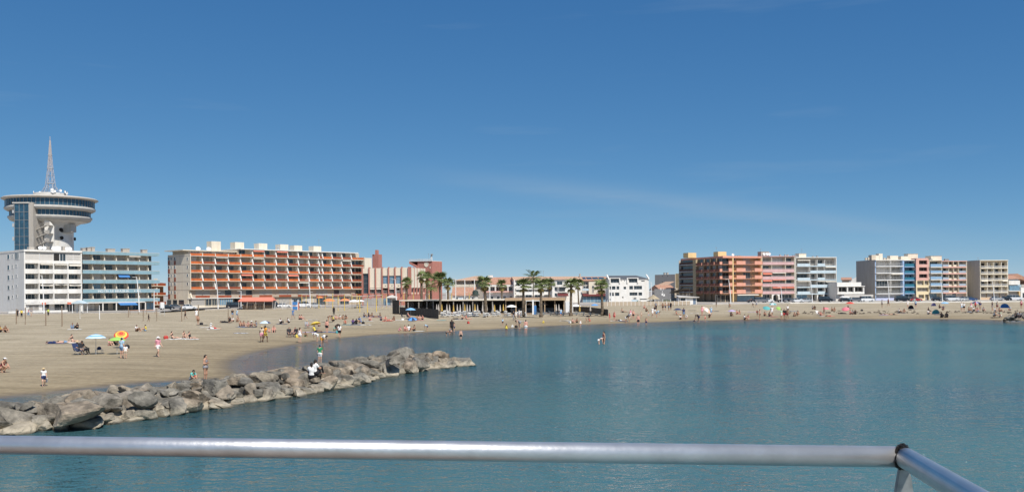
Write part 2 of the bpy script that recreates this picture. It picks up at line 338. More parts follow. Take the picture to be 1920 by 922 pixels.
# ---- sea
def water_material():
    mt = bpy.data.materials.new('sea_water'); mt.use_nodes = True; n = mt.node_tree; n.nodes.clear(); L = n.links.new
    out = N(n, 'ShaderNodeOutputMaterial'); g = N(n, 'ShaderNodeNewGeometry'); a = N(n, 'ShaderNodeAttribute', attribute_name='depth')
    mp = N(n, 'ShaderNodeMapping'); mp.inputs['Scale'].default_value = (.75, 1.2, 1); mp.inputs['Rotation'].default_value = (0, 0, R(14)); L(g.outputs['Position'], mp.inputs[0])
    t1 = N(n, 'ShaderNodeTexNoise', Scale=2.1, Detail=3.0, Roughness=.55, Distortion=.4); L(mp.outputs[0], t1.inputs['Vector'])
    t2 = N(n, 'ShaderNodeTexNoise', Scale=.34, Detail=3.0, Distortion=.3); L(mp.outputs[0], t2.inputs['Vector'])
    t4 = N(n, 'ShaderNodeTexNoise', Scale=.035, Detail=3.0); L(g.outputs['Position'], t4.inputs['Vector'])
    # wind: ruffled and smooth patches
    wr = N(n, 'ShaderNodeMapRange'); wr.inputs['From Min'].default_value = .35; wr.inputs['From Max'].default_value = .65; wr.inputs['To Min'].default_value = .3; wr.inputs['To Max'].default_value = 1.35; L(t4.outputs[0], wr.inputs[0])
    sh = N(n, 'ShaderNodeMapRange'); sh.inputs['From Min'].default_value = 0; sh.inputs['From Max'].default_value = .7; sh.inputs['To Min'].default_value = .10; sh.inputs['To Max'].default_value = 1; L(a.outputs['Fac'], sh.inputs[0])
    ws = N(n, 'ShaderNodeMath', operation='MULTIPLY'); L(wr.outputs[0], ws.inputs[0]); L(sh.outputs[0], ws.inputs[1])
    hs = N(n, 'ShaderNodeMath', operation='MULTIPLY_ADD'); L(t2.outputs[0], hs.inputs[0]); hs.inputs[1].default_value = 1.6; L(t1.outputs[0], hs.inputs[2])
    bp = N(n, 'ShaderNodeBump'); bp.inputs['Distance'].default_value = .44; L(ws.outputs[0], bp.inputs['Strength']); L(hs.outputs[0], bp.inputs['Height'])
    # absorption with depth
    ex = N(n, 'ShaderNodeMath', operation='MULTIPLY'); L(a.outputs['Fac'], ex.inputs[0]); ex.inputs[1].default_value = -1.9
    e2 = N(n, 'ShaderNodeMath', operation='EXPONENT'); L(ex.outputs[0], e2.inputs[0])
    cr = N(n, 'ShaderNodeValToRGB'); e = cr.color_ramp.elements; e[0].position = .25; e[0].color = (.034, .128, .160, 1); e[1].position = .75; e[1].color = (.078, .172, .186, 1); L(t4.outputs[0], cr.inputs[0])
    df = N(n, 'ShaderNodeBsdfDiffuse'); L(cr.outputs[0], df.inputs[0])
    tr = N(n, 'ShaderNodeBsdfTransparent'); tr.inputs[0].default_value = (.80, .90, .90, 1)
    m1 = N(n, 'ShaderNodeMixShader'); L(e2.outputs[0], m1.inputs[0]); L(df.outputs[0], m1.inputs[1]); L(tr.outputs[0], m1.inputs[2])
    gl = N(n, 'ShaderNodeBsdfGlossy'); gl.inputs['Roughness'].default_value = .06; L(bp.outputs[0], gl.inputs['Normal'])
    fr = N(n, 'ShaderNodeFresnel', IOR=1.333); L(bp.outputs[0], fr.inputs['Normal'])
    m2 = N(n, 'ShaderNodeMixShader'); L(fr.outputs[0], m2.inputs[0]); L(m1.outputs[0], m2.inputs[1]); L(gl.outputs[0], m2.inputs[2])
    L(m2.outputs[0], out.inputs[0]); return mt
wx = axis(-60, 175, 1.6, (-3500, 3500)); wy = axis(30, 240, 1.6, (-3500, 400))
obj('sea', grid_mesh('sea', wx, wy, 0.0, water_material(), keep=lambda X, Y: zprof(X, Y)[0] < .15, attrs=[('depth', lambda X, Y: np.maximum(0, -zprof(X, Y)[0]))]), kind='structure')
# ---- promenade, road, kerb wall
edge = [(-600, 222), (0, 222), (300, 232), (330, 262), (560, 280), (720, 284), (1130, 281), (1300, 281), (1500, 299), (1920, 295), (2500, 295)]
EP = [(at(a, 545, y).x, y) for a, y in edge]; EP[0] = (-700, 222); EP[-1] = (900, 295)
def strip(d0, d1, z, name, m, side=False):
    b = MB(); n = len(EP)
    V = [(x, y + d0, z) for x, y in EP] + [(x, y + d1, z) for x, y in EP]
    b.add(V, [(i, i + 1, n + i + 1, n + i) for i in range(n - 1)])
    if side:
        W = [(x, y + d0, z) for x, y in EP] + [(x, y + d0, -.2) for x, y in EP]
        b.add(W, [(i + 1, i, n + i, n + i + 1) for i in range(n - 1)])
    return b.build(name, m, kind='structure')
strip(0, 2600, PZ, 'promenade', PAVE, True)
strip(6.5, 13, PZ + .006, 'road', ASPH)
strip(9.7, 9.85, PZ + .012, 'road_marking', WPAINT)
def lowwall(px0, Y0, px1, Y1, label, m=WHITE, h=.1, name='low_wall', t=.35):
    a = at(px0, 545, Y0); c = at(px1, 545, Y1); L = (c.xy - a.xy).length
    r = thing(name, label, 'wall', (a.x, a.y, PZ - .5), math.atan2(c.y - a.y, c.x - a.x))
    box('wall', r, 0, L, 0, t, 0, .5 + h, m); box('coping', r, -.05, L + .05, -.05, t + .05, .5 + h, .57 + h, m)
    return r
lowwall(1336, 287, 1500, 298.6, 'low white promenade wall below the orange and pink blocks')
lowwall(1500.3, 298.7, 1920, 294.6, 'long low white promenade wall along the right side of the beach')
# ---- rocks
def rock_material():
    mt = bpy.data.materials.new('limestone_boulder'); mt.use_nodes = True; n = mt.node_tree; b = n.nodes['Principled BSDF']; L = n.links.new
    g = N(n, 'ShaderNodeNewGeometry'); oi = N(n, 'ShaderNodeObjectInfo')
    t = N(n, 'ShaderNodeTexNoise', Scale=1.7, Detail=8.0, Roughness=.68); L(g.outputs['Position'], t.inputs['Vector'])
    r = N(n, 'ShaderNodeValToRGB'); e = r.color_ramp.elements; e[0].position = .28; e[0].color = (.05, .046, .038, 1); e[1].position = .72; e[1].color = (.38, .345, .29, 1)
    k = e.new(.5); k.color = (.20, .185, .157, 1); L(t.outputs[0], r.inputs[0])
    # each stone has its own tone
    r2 = N(n, 'ShaderNodeValToRGB'); e = r2.color_ramp.elements; e[0].color = (.72, .72, .72, 1); e[1].color = (1.35, 1.27, 1.15, 1); k = e.new(.5); k.color = (.95, .95, .94, 1); k = e.new(.8); k.color = (1.2, 1.04, .90, 1); L(oi.outputs['Random'], r2.inputs[0])
    mm = N(n, 'ShaderNodeMixRGB', blend_type='MULTIPLY'); mm.inputs[0].default_value = 1; L(r.outputs[0], mm.inputs[1]); L(r2.outputs[0], mm.inputs[2])
    # bleached, salt-crusted band near the waterline, dark wet foot
    sp = N(n, 'ShaderNodeSeparateXYZ'); L(g.outputs['Position'], sp.inputs[0])
    ad = N(n, 'ShaderNodeMath', operation='MULTIPLY_ADD'); L(t.outputs[0], ad.inputs[0]); ad.inputs[1].default_value = -.9; L(sp.outputs['Z'], ad.inputs[2])
    mr = N(n, 'ShaderNodeMapRange'); mr.inputs['From Min'].default_value = -.34; mr.inputs['From Max'].default_value = .04; mr.inputs['To Min'].default_value = .8; mr.inputs['To Max'].default_value = 0; L(ad.outputs[0], mr.inputs[0])
    m2 = N(n, 'ShaderNodeMixRGB'); L(mr.outputs[0], m2.inputs[0]); L(mm.outputs[0], m2.inputs[1]); m2.inputs[2].default_value = (.47, .41, .31, 1)
    mw = N(n, 'ShaderNodeMapRange'); mw.inputs['From Min'].default_value = .03; mw.inputs['From Max'].default_value = .13; mw.inputs['To Min'].default_value = .8; mw.inputs['To Max'].default_value = 0; L(sp.outputs['Z'], mw.inputs[0])
    m3 = N(n, 'ShaderNodeMixRGB'); L(mw.outputs[0], m3.inputs[0]); L(m2.outputs[0], m3.inputs[1]); m3.inputs[2].default_value = (.04, .037, .028, 1)
    L(m3.outputs[0], b.inputs['Base Color']); b.inputs['Roughness'].default_value = .9; b.inputs['Specular IOR Level'].default_value = .2
    t3 = N(n, 'ShaderNodeTexNoise', Scale=7.0, Detail=7.0, Roughness=.7); L(g.outputs['Position'], t3.inputs['Vector'])
    bp = N(n, 'ShaderNodeBump'); bp.inputs['Strength'].default_value = .8; bp.inputs['Distance'].default_value = .09; L(t3.outputs[0], bp.inputs['Height']); L(bp.outputs[0], b.inputs['Normal'])
    return mt
ROCK = rock_material()
def ico(n):
    import bmesh
    bm = bmesh.new(); bmesh.ops.create_icosphere(bm, subdivisions=n, radius=1)
    v = np.array([q.co[:] for q in bm.verts]); f = [[q.index for q in p.verts] for p in bm.faces]; bm.free(); return v, f
IV, IF = ico(4)
def rock_mesh(seed):
    r = np.random.RandomState(seed); pl = r.normal(size=(12, 3)); pl /= np.linalg.norm(pl, axis=1)[:, None]; h = r.uniform(.5, .95, 12)
    dt = IV @ pl.T; rad = np.where(dt > .05, h / np.maximum(dt, .05), 9).min(1); rad = np.minimum(rad, 1.3)
    V = IV * rad[:, None]; out = []
    for p in V:
        q = Vector(p); d = mnoise.fractal(q * 1.7 + Vector((seed * 3.1, 0, 0)), 1.0, 2.1, 5) * .05 + mnoise.noise(q * 4.1 + Vector((0, seed * 2.3, 0))) * .03
        out.append(q * (1 + d))
    return mesh('rock', out, IF, (ROCK,))
RM = [rock_mesh(s) for s in range(14)]
def put_rock(parent, x, y, z, a, b, c, rr):
    return obj('rock', rr.choice(RM), parent, (x, y, z), (rr.uniform(-.3, .3), rr.uniform(-.3, .3), rr.uniform(0, 6.3)), (a, b, c))
front = [hit(a, b, 0).xy for a, b in [(-420, 868), (-150, 833), (0, 811), (100, 806), (200, 796), (330, 776), (430, 759), (560, 742), (640, 727), (740, 703), (800, 693), (866, 686), (884, 684)]]
gro = thing('rock_breakwater', 'breakwater of piled grey limestone boulders running out from the sand into the sea', 'breakwater', (front[2].x, front[2].y, 0))
ox, oy = front[2].x, front[2].y
cum = [0]
for p, q in zip(front[:-1], front[1:]): cum.append(cum[-1] + (q - p).length)
def fpt(s):
    for i in range(len(cum) - 1):
        if s <= cum[i + 1] or i == len(cum) - 2:
            t = (s - cum[i]) / (cum[i + 1] - cum[i]); d = (front[i + 1] - front[i]).normalized(); return front[i].lerp(front[i + 1], t), d
rr = random.Random(21)
TOT = cum[-1]
core = MB(); cs = []
for k in range(41):
    p, d = fpt(TOT * k / 40); nrm = Vector((-.888, .46)); wdt = 4.9
    for c, z in ((.1, -.5), (.3, .25), (.55, .5), (.8, .3), (1, -.4)): cs.append((p.x + nrm.x * c * wdt - ox, p.y + nrm.y * c * wdt - oy, z - (.8 if k > 36 else 0)))
core.add(cs, [(i * 5 + j, i * 5 + j + 1, i * 5 + j + 6, i * 5 + j + 5) for i in range(40) for j in range(4)])
core.build('rubble_core', ROCK, gro)
for row, (c, zc, st) in enumerate(((.05, .06, 1.7), (.20, .30, 1.75), (.36, .55, 1.8), (.53, .64, 1.8), (.72, .45, 1.8), (.90, .15, 1.8))):
    s = rr.uniform(0, 1)
    while s < TOT - .5:
        p, d = fpt(s); wdt = 4.9; nrm = Vector((-.888, .46)); far = .70 + .25 * s / TOT
        cc = c + rr.uniform(-.07, .07)
        k = rr.choice((.5, .62, .75, .85, .95, 1.08)) * far
        put_rock(gro, p.x + nrm.x * cc * wdt - ox, p.y + nrm.y * cc * wdt - oy, zc * (1.0 if s < TOT - 2.5 else .6) + rr.uniform(-.12, .14), k * rr.uniform(.95, 1.4), k * rr.uniform(.75, 1.1), k * rr.uniform(.5, .75), rr)
        s += st * .92 * k * rr.uniform(.85, 1.15)
for q_ in range(170):
    s = rr.uniform(0, TOT - 1); p, d = fpt(s); wdt = 4.9; cc = rr.uniform(.0, .95); k = rr.uniform(.22, .48); zc = .78 * math.sin(math.pi * min(1, max(0.03, cc * .95 + .03))) + .22
    put_rock(gro, p.x - .888 * cc * wdt - ox, p.y + .46 * cc * wdt - oy, zc * (1.0 if s < TOT - 3 else .5), k * rr.uniform(1, 1.5), k, k * rr.uniform(.6, .9), rr)
for a, b, k in ((418, 763, .55), (443, 757, .42), (533, 742, .5), (552, 737, .48), (505, 741, .5), (876, 685, .55), (575, 733, .45), (405, 764, .6), (880, 684, .35), (300, 777, .5), (250, 788, .55)):
    p = hit(a, b, 0); put_rock(gro, p.x - ox, p.y - oy, .02, k * 1.35, k, k * .62, rr)
for a, b, k, z in ((163, 742, 1.2, .95), (262, 737, .55, 1.2), (140, 765, .95, .9), (693, 673, .9, .95), (739, 668, .72, 1.35), (784, 674, .85, .85), (20, 772, .9, .75), (440, 706, .8, 1.0), (615, 692, 1.2, .9), (205, 741, .6, 1.15), (232, 738, .5, 1.1)):
    p = hit(a, b, z); put_rock(gro, p.x - ox, p.y - oy, z - .25, k * 1.1, k * .85, k * .62, rr)
p0 = hit(1915, 604, 0)
gr2 = thing('rock_breakwater', 'short heap of dark rocks at the far right end of the beach', 'breakwater', (p0.x, p0.y, 0))
for k in range(26):
    a = rr.uniform(-1.2, 9); b = rr.uniform(0, 5.5)
    put_rock(gr2, a, b, .15 + .85 * math.exp(-((b - 2.6) / 2) ** 2) * min(1, (a + 1.4) / 2), rr.uniform(.55, 1.0), rr.uniform(.5, .8), rr.uniform(.4, .6), rr)
# ---- viewing platform the photographer stands on, with its steel hand rail
GALV = mat('galvanised_steel', (0.66, 0.655, 0.65), rough=.38, metal=.8, var=.10, scale=14, bump=.03, bscale=45)
WELD = mat('burnt_weld', (0.07, 0.06, 0.05), rough=.32, metal=.75, var=.8, scale=90, bump=.9, bscale=120)
rj = at(1689, 855.8, 2.04); zr = rj.z; ra = hit(-260, 830.0, zr)
ru = (rj - ra).normalized(); rn = Vector((ru.y, -ru.x, 0))
rail = thing('hand_rail', 'galvanised steel tube hand rail with a welded corner in the foreground', 'railing', (rj.x, rj.y, 4.0))
def rl(p): return Vector(p) - Vector((rj.x, rj.y, 4.0))
b = MB(); b.tube([rl(ra + ru * -1.5), rl(rj - ru * .012)], .0238, 32); b.build('top_rail', GALV, rail, smooth=True)
b = MB(); b.tube([rl(rj + rn * .02 + ru * .006), rl(rj + rn * 3.2 + ru * .006)], .0238, 32); b.build('side_rail', GALV, rail, smooth=True)
v, f = ico(4); o = []
for q in v:
    q = Vector(q); dd = 1 + mnoise.fractal(q * 5, 1, 2, 4) * .10
    a = abs(q.dot((ru - rn).normalized())); o.append((q - (ru + rn).normalized() * q.dot((ru + rn).normalized()) * .52) * .0305 * dd)
obj('weld_bead', mesh('weld_bead', o, f, (WELD,), smooth=True), rail, rl(rj) + (ru * .003 + rn * .002))
b = MB()
b.add([(-.008, -.006, 1.29), (.010, -.006, 1.29), (.010, .006, 1.29), (-.008, .006, 1.29), (-.020, -.008, 1.22), (.020, -.008, 1.22), (.020, .008, 1.22), (-.020, .008, 1.22), (-.022, -.008, .1), (.022, -.008, .1), (.022, .008, .1), (-.022, .008, .1)],
      [(i, (i + 1) % 4, 4 + (i + 1) % 4, 4 + i) for i in range(4)] + [(4 + i, 4 + (i + 1) % 4, 8 + (i + 1) % 4, 8 + i) for i in range(4)])
b.build('post', mat('dull_steel', (.30, .31, .30), rough=.5, metal=.7, var=.3, scale=30), rail, (.004, -.004, zr - 4.0 - 1.305))
for k in (1.95,):
    q = rl(rj - ru * 1.6 * k); bb = MB(); bb.box(-.02, .02, -.006, .006, 0, zr - 4.02); bb.build('post', MATS['dull_steel'], rail, (q.x, q.y, 0))
pl = thing('viewing_platform', 'concrete viewing platform under the hand rail', 'platform', (0, 0, 0))
box('slab', pl, -9, rj.x + .12, -6, 2.42, 3.75, 4.0, mat('brown_decking', (.15, .11, .08), var=.2, scale=4)); box('pier_wall', pl, -8.8, rj.x - .1, -5.8, 2.2, -2.5, 3.75, CONC)
# ================================================================ BUILDINGS
class Fac:
    """a building whose front runs from (px0, depth Y0) to (px1, depth Y1); local x along the front, y into the building, z up"""
    def __init__(s, name, label, px0, Y0, px1, Y1, base=PZ, cat='building', group=None):
        a = at(px0, 540, Y0); c = at(px1, 540, Y1); s.a = a.xy; s.c = c.xy; s.L = (c.xy - a.xy).length; s.u = (c.xy - a.xy) / s.L; s.w = Vector((-s.u.y, s.u.x)); s.base = base
        s.root = thing(name, label, cat, (a.x, a.y, base), math.atan2(s.u.y, s.u.x), group)
    def _isect(s, px, d, py=520):
        r = ray(px, py); q = Vector((r.x, r.y)); k = q.x * d.y - q.y * d.x
        t = (s.a.x * d.y - s.a.y * d.x) / k; p = q * t; return (p - s.a).dot(d), t
    def x(s, px): return s._isect(px, s.u)[0]
    def t(s, px): return s._isect(px, s.w)[0]
    def z(s, px, py): return at(px, py, s._isect(px, s.u, py)[1]).z - s.base
    def zs(s, px, py): return at(px, py, s._isect(px, s.w, py)[1]).z - s.base
    def box(s, name, x0, x1, y0, y1, z0, z1, m, parent=None): return box(name, parent or s.root, x0, x1, y0, y1, z0, z1, m)
    def win(s, x, y, z, wd, ht, **k): return window(s.root, x, y, z, wd, ht, **k)
    def swin(s, px0, px1, py0, py1, **k):       # window in the left side wall
        t0, t1 = s.t(px1), s.t(px0); z0 = s.zs((px0 + px1) / 2, py1); z1 = s.zs((px0 + px1) / 2, py0)
        return window(s.root, 0, max(t0, t1), z0, abs(t1 - t0), z1 - z0, rot=-math.pi / 2, **k)
def pick_glass(r=rng): return r.choice((GLASS, GLASS, CURT, GREYD, LGREY, CURT, GLASS))
def awning(root, x0, x1, y, z, out=1.3, drop=.55, m=AWNW, name='awning'):
    b = MB(); b.add([(x0, y, z), (x1, y, z), (x1, y - out, z - drop), (x0, y - out, z - drop), (x0, y, z - .05), (x1, y, z - .05), (x1, y - out, z - drop - .2), (x0, y - out, z - drop - .2)],
                    [(0, 3, 2, 1), (4, 5, 6, 7), (3, 7, 6, 2), (0, 4, 7, 3), (1, 2, 6, 5), (0, 1, 5, 4)])
    return b.build(name, m, root)
def railing(root, x0, x1, y, z, h=.95, m=STEEL, n=None, name='railing'):
    b = MB(); b.box(x0, x1, y - .02, y + .02, z + h - .05, z + h); b.box(x0, x1, y - .015, y + .015, z + .08, z + .12)
    n = n or max(2, int((x1 - x0) / .35))
    for i in range(n + 1):
        c = x0 + (x1 - x0 - .03) * i / n; b.box(c, c + .03, y - .012, y + .012, z, z + h - .05)
    return b.build(name, m, root)
def chimney(f, x, y, z, w, d, h, m, cap=True):
    o = f.box('roof_box', x, x + w, y, y + d, z, z + h, m)
    if cap: box('cap', o, -.1, w + .1, -.1, d + .1, h, h + .12, CONC)
    return o
def dish(f, x, y, z, r=.45):
    b = MB(); b.lathe([(0.01, 0), (r * .5, .05), (r * .85, .14), (r, .22)], 14); o = b.build('satellite_dish', PLASTIC, f.root, (x, y, z + .5), (R(65), 0, R(-20)))
    b = MB(); b.tube([(0, 0, -.5), (0, 0, 0)], .04, 6); b.build('mast', STEEL, f.root, (x, y + .05, z + .5))
def antenna(f, x, y, z, h=2.2):
    b = MB(); b.tube([(0, 0, 0), (0, 0, h)], .035, 5)
    for k in range(4): b.box(-.35 + k * .05, .35 - k * .05, -.02, .02, h - .1 - k * .15, h - .07 - k * .15)
    b.build('antenna', FRAMED, f.root, (x, y, z))
PARC = {}
def curved_parapet(root, x0, x1, z0, z1, m, bow=.45, t=.14):
    k = (round(x1 - x0, 2), round(z1 - z0, 2), m.name)
    if k not in PARC:
        b = MB(); n = 10; wd = x1 - x0; V = []
        for i in range(n + 1):
            u = i / n; y = -bow * math.sin(math.pi * u); V += [(u * wd, y, 0), (u * wd, y, z1 - z0), (u * wd, y + t, z1 - z0), (u * wd, y + t, 0)]
        F = [(i * 4 + j, i * 4 + 4 + j, i * 4 + 4 + (j + 1) % 4, i * 4 + (j + 1) % 4) for i in range(n) for j in range(4)]
        b.add(V, F + [(0, 1, 2, 3), (n * 4 + 3, n * 4 + 2, n * 4 + 1, n * 4)]); PARC[k] = b.me('balcony_parapet', m)
    return obj('balcony_parapet', PARC[k], root, (x0, 0, z0))
# ---------------------------------------------------------------- white apartment hotel at the far left
f = Fac('apartment_building', 'white six storey building with curved balconies in front of the round tower', 45.5, 238, 154, 249)
q = lambda y: f.z(45.5, y)
ZT = q(467.4); D = 24
tops = [q(v) for v in (492.9, 512.4, 531.4, 550.3)]; bots = [q(v) for v in (503.9, 523, 541.8, 560.8)]; zlow = q(567.3)
f.box('wall', 0, f.L, 1.7, D, 0, ZT - .5, WHITE); f.box('side_wall', 0, .3, .02, 1.7, 0, ZT - .6, WHITE); f.box('end_wall', f.L - .3, f.L, .02, 1.7, 0, ZT - .6, WHITE)
f.box('roof_slab', -.08, f.L + .08, -.12, D + .1, ZT - .5, ZT, WHITE)
zp = q(488.1)
f.box('spandrel', .3, f.L - .3, .1, 1.7, tops[0] - .02, zp, WHITE); f.box('glazed_gallery_back', .3, f.L - .3, .5, 1.7, zp, ZT - .5, LGREY)
for i, (a, b, g) in enumerate(((.3, 3.9, LGREY), (3.95, 7.4, LGREY), (7.5, 9.1, DARK), (9.15, 10.7, GLASS), (10.8, f.L - .35, LGREY))):
    f.win(a, .42, zp, b - a, q(473.2) - zp, nx=1 if i < 3 else 2, nz=1 if i < 4 else 3, glass=g, proud=.12)
nb = 4; bw = f.L / nb
for k in range(4):
    zt, zb = tops[k], bots[k]; zn = tops[k + 1] if k < 3 else zlow
    f.box('floor_slab', .3, f.L - .3, .14, 1.7, zn, zn + .18, WHITE)
    for j in range(nb):
        curved_parapet(f.root, j * bw + .06, (j + 1) * bw - .06, zn, zb, WHITE)
        gl = rng.choice((GLASS, GLASS, GLASS, LGREY, CURT)); f.win(j * bw + .5, 1.7, zn + .2, bw - 1.0, zt - zn - .35, nx=3, glass=gl)
        if (k, j) in ((0, 2), (0, 3), (2, 1), (2, 3), (0, 1), (2, 2)): awning(f.root, j * bw + .35, (j + 1) * bw - .25, .6, zt - .08, .75, .35 if (k, j) in ((2, 1), (2, 3), (0, 3)) else .12, AWNW)
    for j in range(1, nb): f.box('divider_wall', j * bw - .12, j * bw + .12, -.04, 1.7, zn + .19, zt - .01, WHITE)
f.box('shopfront_wall', .3, 4.6, .25, 1.69, 0, zlow - .02, WHITE)
for a, b, g in ((4.9, 6.8, GLASS), (8.2, 10.8, GLASS), (11.4, 13.4, GLASS)): f.win(a, 1.69, .1, b - a, zlow - .5, nx=2, frame=FRAMED, glass=g)
f.win(1.1, .24, .5, 2.6, 1.4, nx=2, glass=CURT); f.box('fascia', .3, f.L, -.35, .24, zlow - .45, zlow - .05, WHITE)
for a, b in ((474, 486), (494, 506), (513, 525), (532, 543), (551, 562)):
    f.swin(14, 18.5, a + 3, b, nx=1); f.swin(22.5, 24.8, a + 2, b - 3, nx=1); 
    if a > 480: f.swin(29.5, 32, a + 1, b - 5, nx=1)
    else: f.swin(28, 36, a - 1, b + .5, nx=3)
for x, y in ((4.5, 1.2), (5.6, 1.4), (8.0, 1.2), (9.3, 2.0), (11.6, 1.5), (12.3, 1.6)): dish(f, x, y, ZT, rng.uniform(.5, .8))
f.box('roof_box', 2.0, 3.3, 2, 3.5, ZT, ZT + .8, GREYW); f.box('roof_box', 10.6, 11.2, 2, 3, ZT, ZT + 1.2, GREYW)
# terrace in front
f.box('terrace_wall', -6, 8.5, -6.2, -6.0, 0, .5, WHITE); railing(f.root, -6, 8.5, -6.1, .5, .6, FRAMED)
for x, m in ((3.2, AWNR), (9.6, AWNR)):
    b = MB(); b.tube([(0, 0, 0), (0, 0, 2.3)], .04, 6); b.box(-.5, .5, -.04, .04, 2.0, 2.6, 1); b.build('sign', (STEEL, AWNR), f.root, (x, -4.5, 0))
# ---------------------------------------------------------------- turquoise hotel
f = Fac('hotel_building', 'hotel with long turquoise balcony bands and white lettering beside the white building', 155, 249.2, 292, 266)
zl = lambda v: f.z(155, 455 + v / 6.588)
bands = [(zl(105), zl(140)), (zl(215), zl(258)), (zl(336), zl(380)), (zl(455), zl(500)), (zl(575), zl(620)), (zl(695), zl(732))]
ZT = bands[0][0]; D = 15
f.box('wall', .2, f.L - .3, 1.75, D, 0, ZT - .35, GREYW); f.box('roof_slab', .1, f.L + .5, .12, D, ZT - .35, ZT - .02, GREYW)
for i, (a, b) in enumerate(bands):
    o = f.box('balcony_band', .02, f.L + 1.2, -.1, .02, b, a, TURQ); box('return', o, f.L + 1.06, f.L + 1.18, .12, 2.6, .01, a - b - .01, TURQ)
    f.box('floor_slab', .02, f.L + 1.05, .021, 1.74, b, b + .2, LGREY); box('coping', o, -.01, f.L + 1.22, -.04, .16, a - b, a - b + .07, WHITE)
bx = [f.x(145 + v / 6.588) for v in (68, 205, 352, 497, 640, 780, 890, 965)]
for k in range(5):
    zb = bands[k + 1][0] - .7; zt = bands[k][1]
    for j in range(6):
        if j < 5: gl = rng.choice((GLASS, GREYD, GREYD, LGREY, GREYD)) if k < 3 else rng.choice((GLASSB, GLASSP, GLASS)); f.win(bx[j] + .25, 1.75, bands[k + 1][1] + .2, bx[j + 1] - bx[j] - .9, zt - bands[k + 1][1] - .3, nx=2, frame=GREYW, glass=gl)
        b = MB(); b.prism([(.05, zb - .1), (1.74, zb - .1), (1.74, zt - .02), (.75, zt - .02)], 'x', -.09, .09); b.build('divider_wall', CREAM, f.root, (bx[j + 1] - .05, 0, 0))
    f.win(bx[6], 1.75, bands[k + 1][1] + .2, 1.5, zt - bands[k + 1][1] - .3, nx=2, frame=FRAMED, glass=GLASS)
awning(f.root, bx[3] + .3, bx[4] + .1, .6, bands[2][1] - .05, 1.0, .75, AWNB); awning(f.root, bx[4], bx[5], .4, bands[0][1] - .05, .6, .15, AWNW)
# lettering
def text3d(txt, size, m, parent, loc, name='lettering', rot=(R(90), 0, 0), sx=1.0):
    cu = bpy.data.curves.new('t', 'FONT'); cu.body = txt; cu.size = size; cu.extrude = .03; cu.align_x = 'LEFT'; cu.resolution_u = 2
    t = bpy.data.objects.new('t', cu); COL.objects.link(t); dg = bpy.context.evaluated_depsgraph_get(); me = bpy.data.meshes.new_from_object(t.evaluated_get(dg))
    bpy.data.objects.remove(t, do_unlink=True); me.materials.clear(); me.materials.append(m)
    return obj(name, me, parent, loc, rot, (sx, 1, 1))
hb = bands[4]; tx = f.x(145 + 248 / 6.588); tw = f.x(145 + 635 / 6.588) - tx
o = text3d('HOTEL LE BRASILIA', 1.0, WPAINT, f.root, (tx, -.14, hb[1] + .12)); w0 = max(v.co.x for v in o.data.vertices); o.scale = (tw / w0, 1.0, 1)
for i in range(3):
    b = MB(); pts = [(math.sin(k * math.pi / 5) * (.26 if k % 2 == 0 else .11), math.cos(k * math.pi / 5) * (.26 if k % 2 == 0 else .11)) for k in range(10)]
    b.prism(pts, 'y', -.03, .03); b.build('star', WPAINT, f.root, (f.x(145 + (705 + i * 32) / 6.588), -.14, (hb[0] + hb[1]) / 2))
for j, (a, b, g) in enumerate(((1, 4.2, LGREY), (5.5, 8.0, GLASS), (9.4, 14.6, GLASS), (15.4, 17.2, GLASSB), (18, 19, DARK), (19.5, 22, GLASSP))): f.win(a, 1.74, .1, b - a, 2.0, nx=3 if b - a > 3 else 2, frame=FRAMED, glass=g, proud=.1)
f.box('canopy', 0.2, f.L - 4, -1.2, 1.7, bands[5][1] - .32, bands[5][1] - .06, WHITE); awning(f.root, 9.4, 14.6, -1.2, bands[5][1] - .35, 1.3, .5, AWNB)
for x in (5, 8.9, 17.6): f.box('column', x, x + .25, -1.1, -.85, 0, bands[5][1] - .32, WHITE)
for x, y, w_, h in ((1.5, 3, .9, 1.0), (2.9, 3, 1.0, 1.2), (4.1, 3, .9, 1.35), (9.2, 4, 2.2, 1.1), (13.2, 3, 1.2, 1.2), (14.4, 3.5, 1.1, 1.3), (19.2, 3, 1.5, 1.1)): chimney(f, x, y, ZT - .02, w_, 1.2, h, GREYW)
# ---------------------------------------------------------------- round tower with restaurant and mast
TY = 284;  tc0 = at(96, 540, TY); PT = thing('lookout_tower', 'round concrete lookout tower with glazed disc top and lattice mast', 'tower', (tc0.x, tc0.y, PZ))
def tz(y, Y=TY): return at(96, y, Y).z - PZ
def lat(name, prof, m, parent=PT, n=72, smooth=True):
    b = MB(); b.lathe(prof, n); return b.build(name, m, parent, smooth=smooth)
TW = mat('tower_concrete', (0.47, 0.455, 0.425), stain=.07)
z1, z2, z3, z4, z5, z6 = tz(369, 271), tz(382.5, 271), tz(391, 272), tz(402, 273), tz(410, 273), tz(366)
lat('shaft', [(7.3, 0), (6.9, 10), (6.6, 15), (6.5, 19), (6.5, z5 - 2.6), (7.0, z5 - 1.5), (8.6, z5 - .55), (10.4, z5 - .15)], mat('tower_shaft_white', (.70, .68, .64), stain=.06))
lat('lower_ring', [(10.4, z5 - .2), (11.3, z5 + .1), (11.9, z4 - .35), (11.9, z4), (11.2, z4), (10.8, z4)], TW)
def glass_ring(r, za, zb, n=64):
    b = MB(); b.lathe([(r - .05, za), (r - .05, zb)], n); o = b.build('window_band', GLASSB, PT)
    me = boxm(.1, .12, zb - za, FRAMED)
    for k in range(n):
        a = 2 * math.pi * (k + .5) / n; obj('mullion', me, o, (r * math.cos(a), r * math.sin(a), za), (0, 0, a))
glass_ring(11.3, z4, z3)
lat('upper_ring', [(10.8, z3 - .02), (12.0, z3 + .05), (12.8, z2 - .75), (12.9, z2 - .3), (12.7, z2), (12.2, z2)], TW)
glass_ring(12.5, z2, z1)
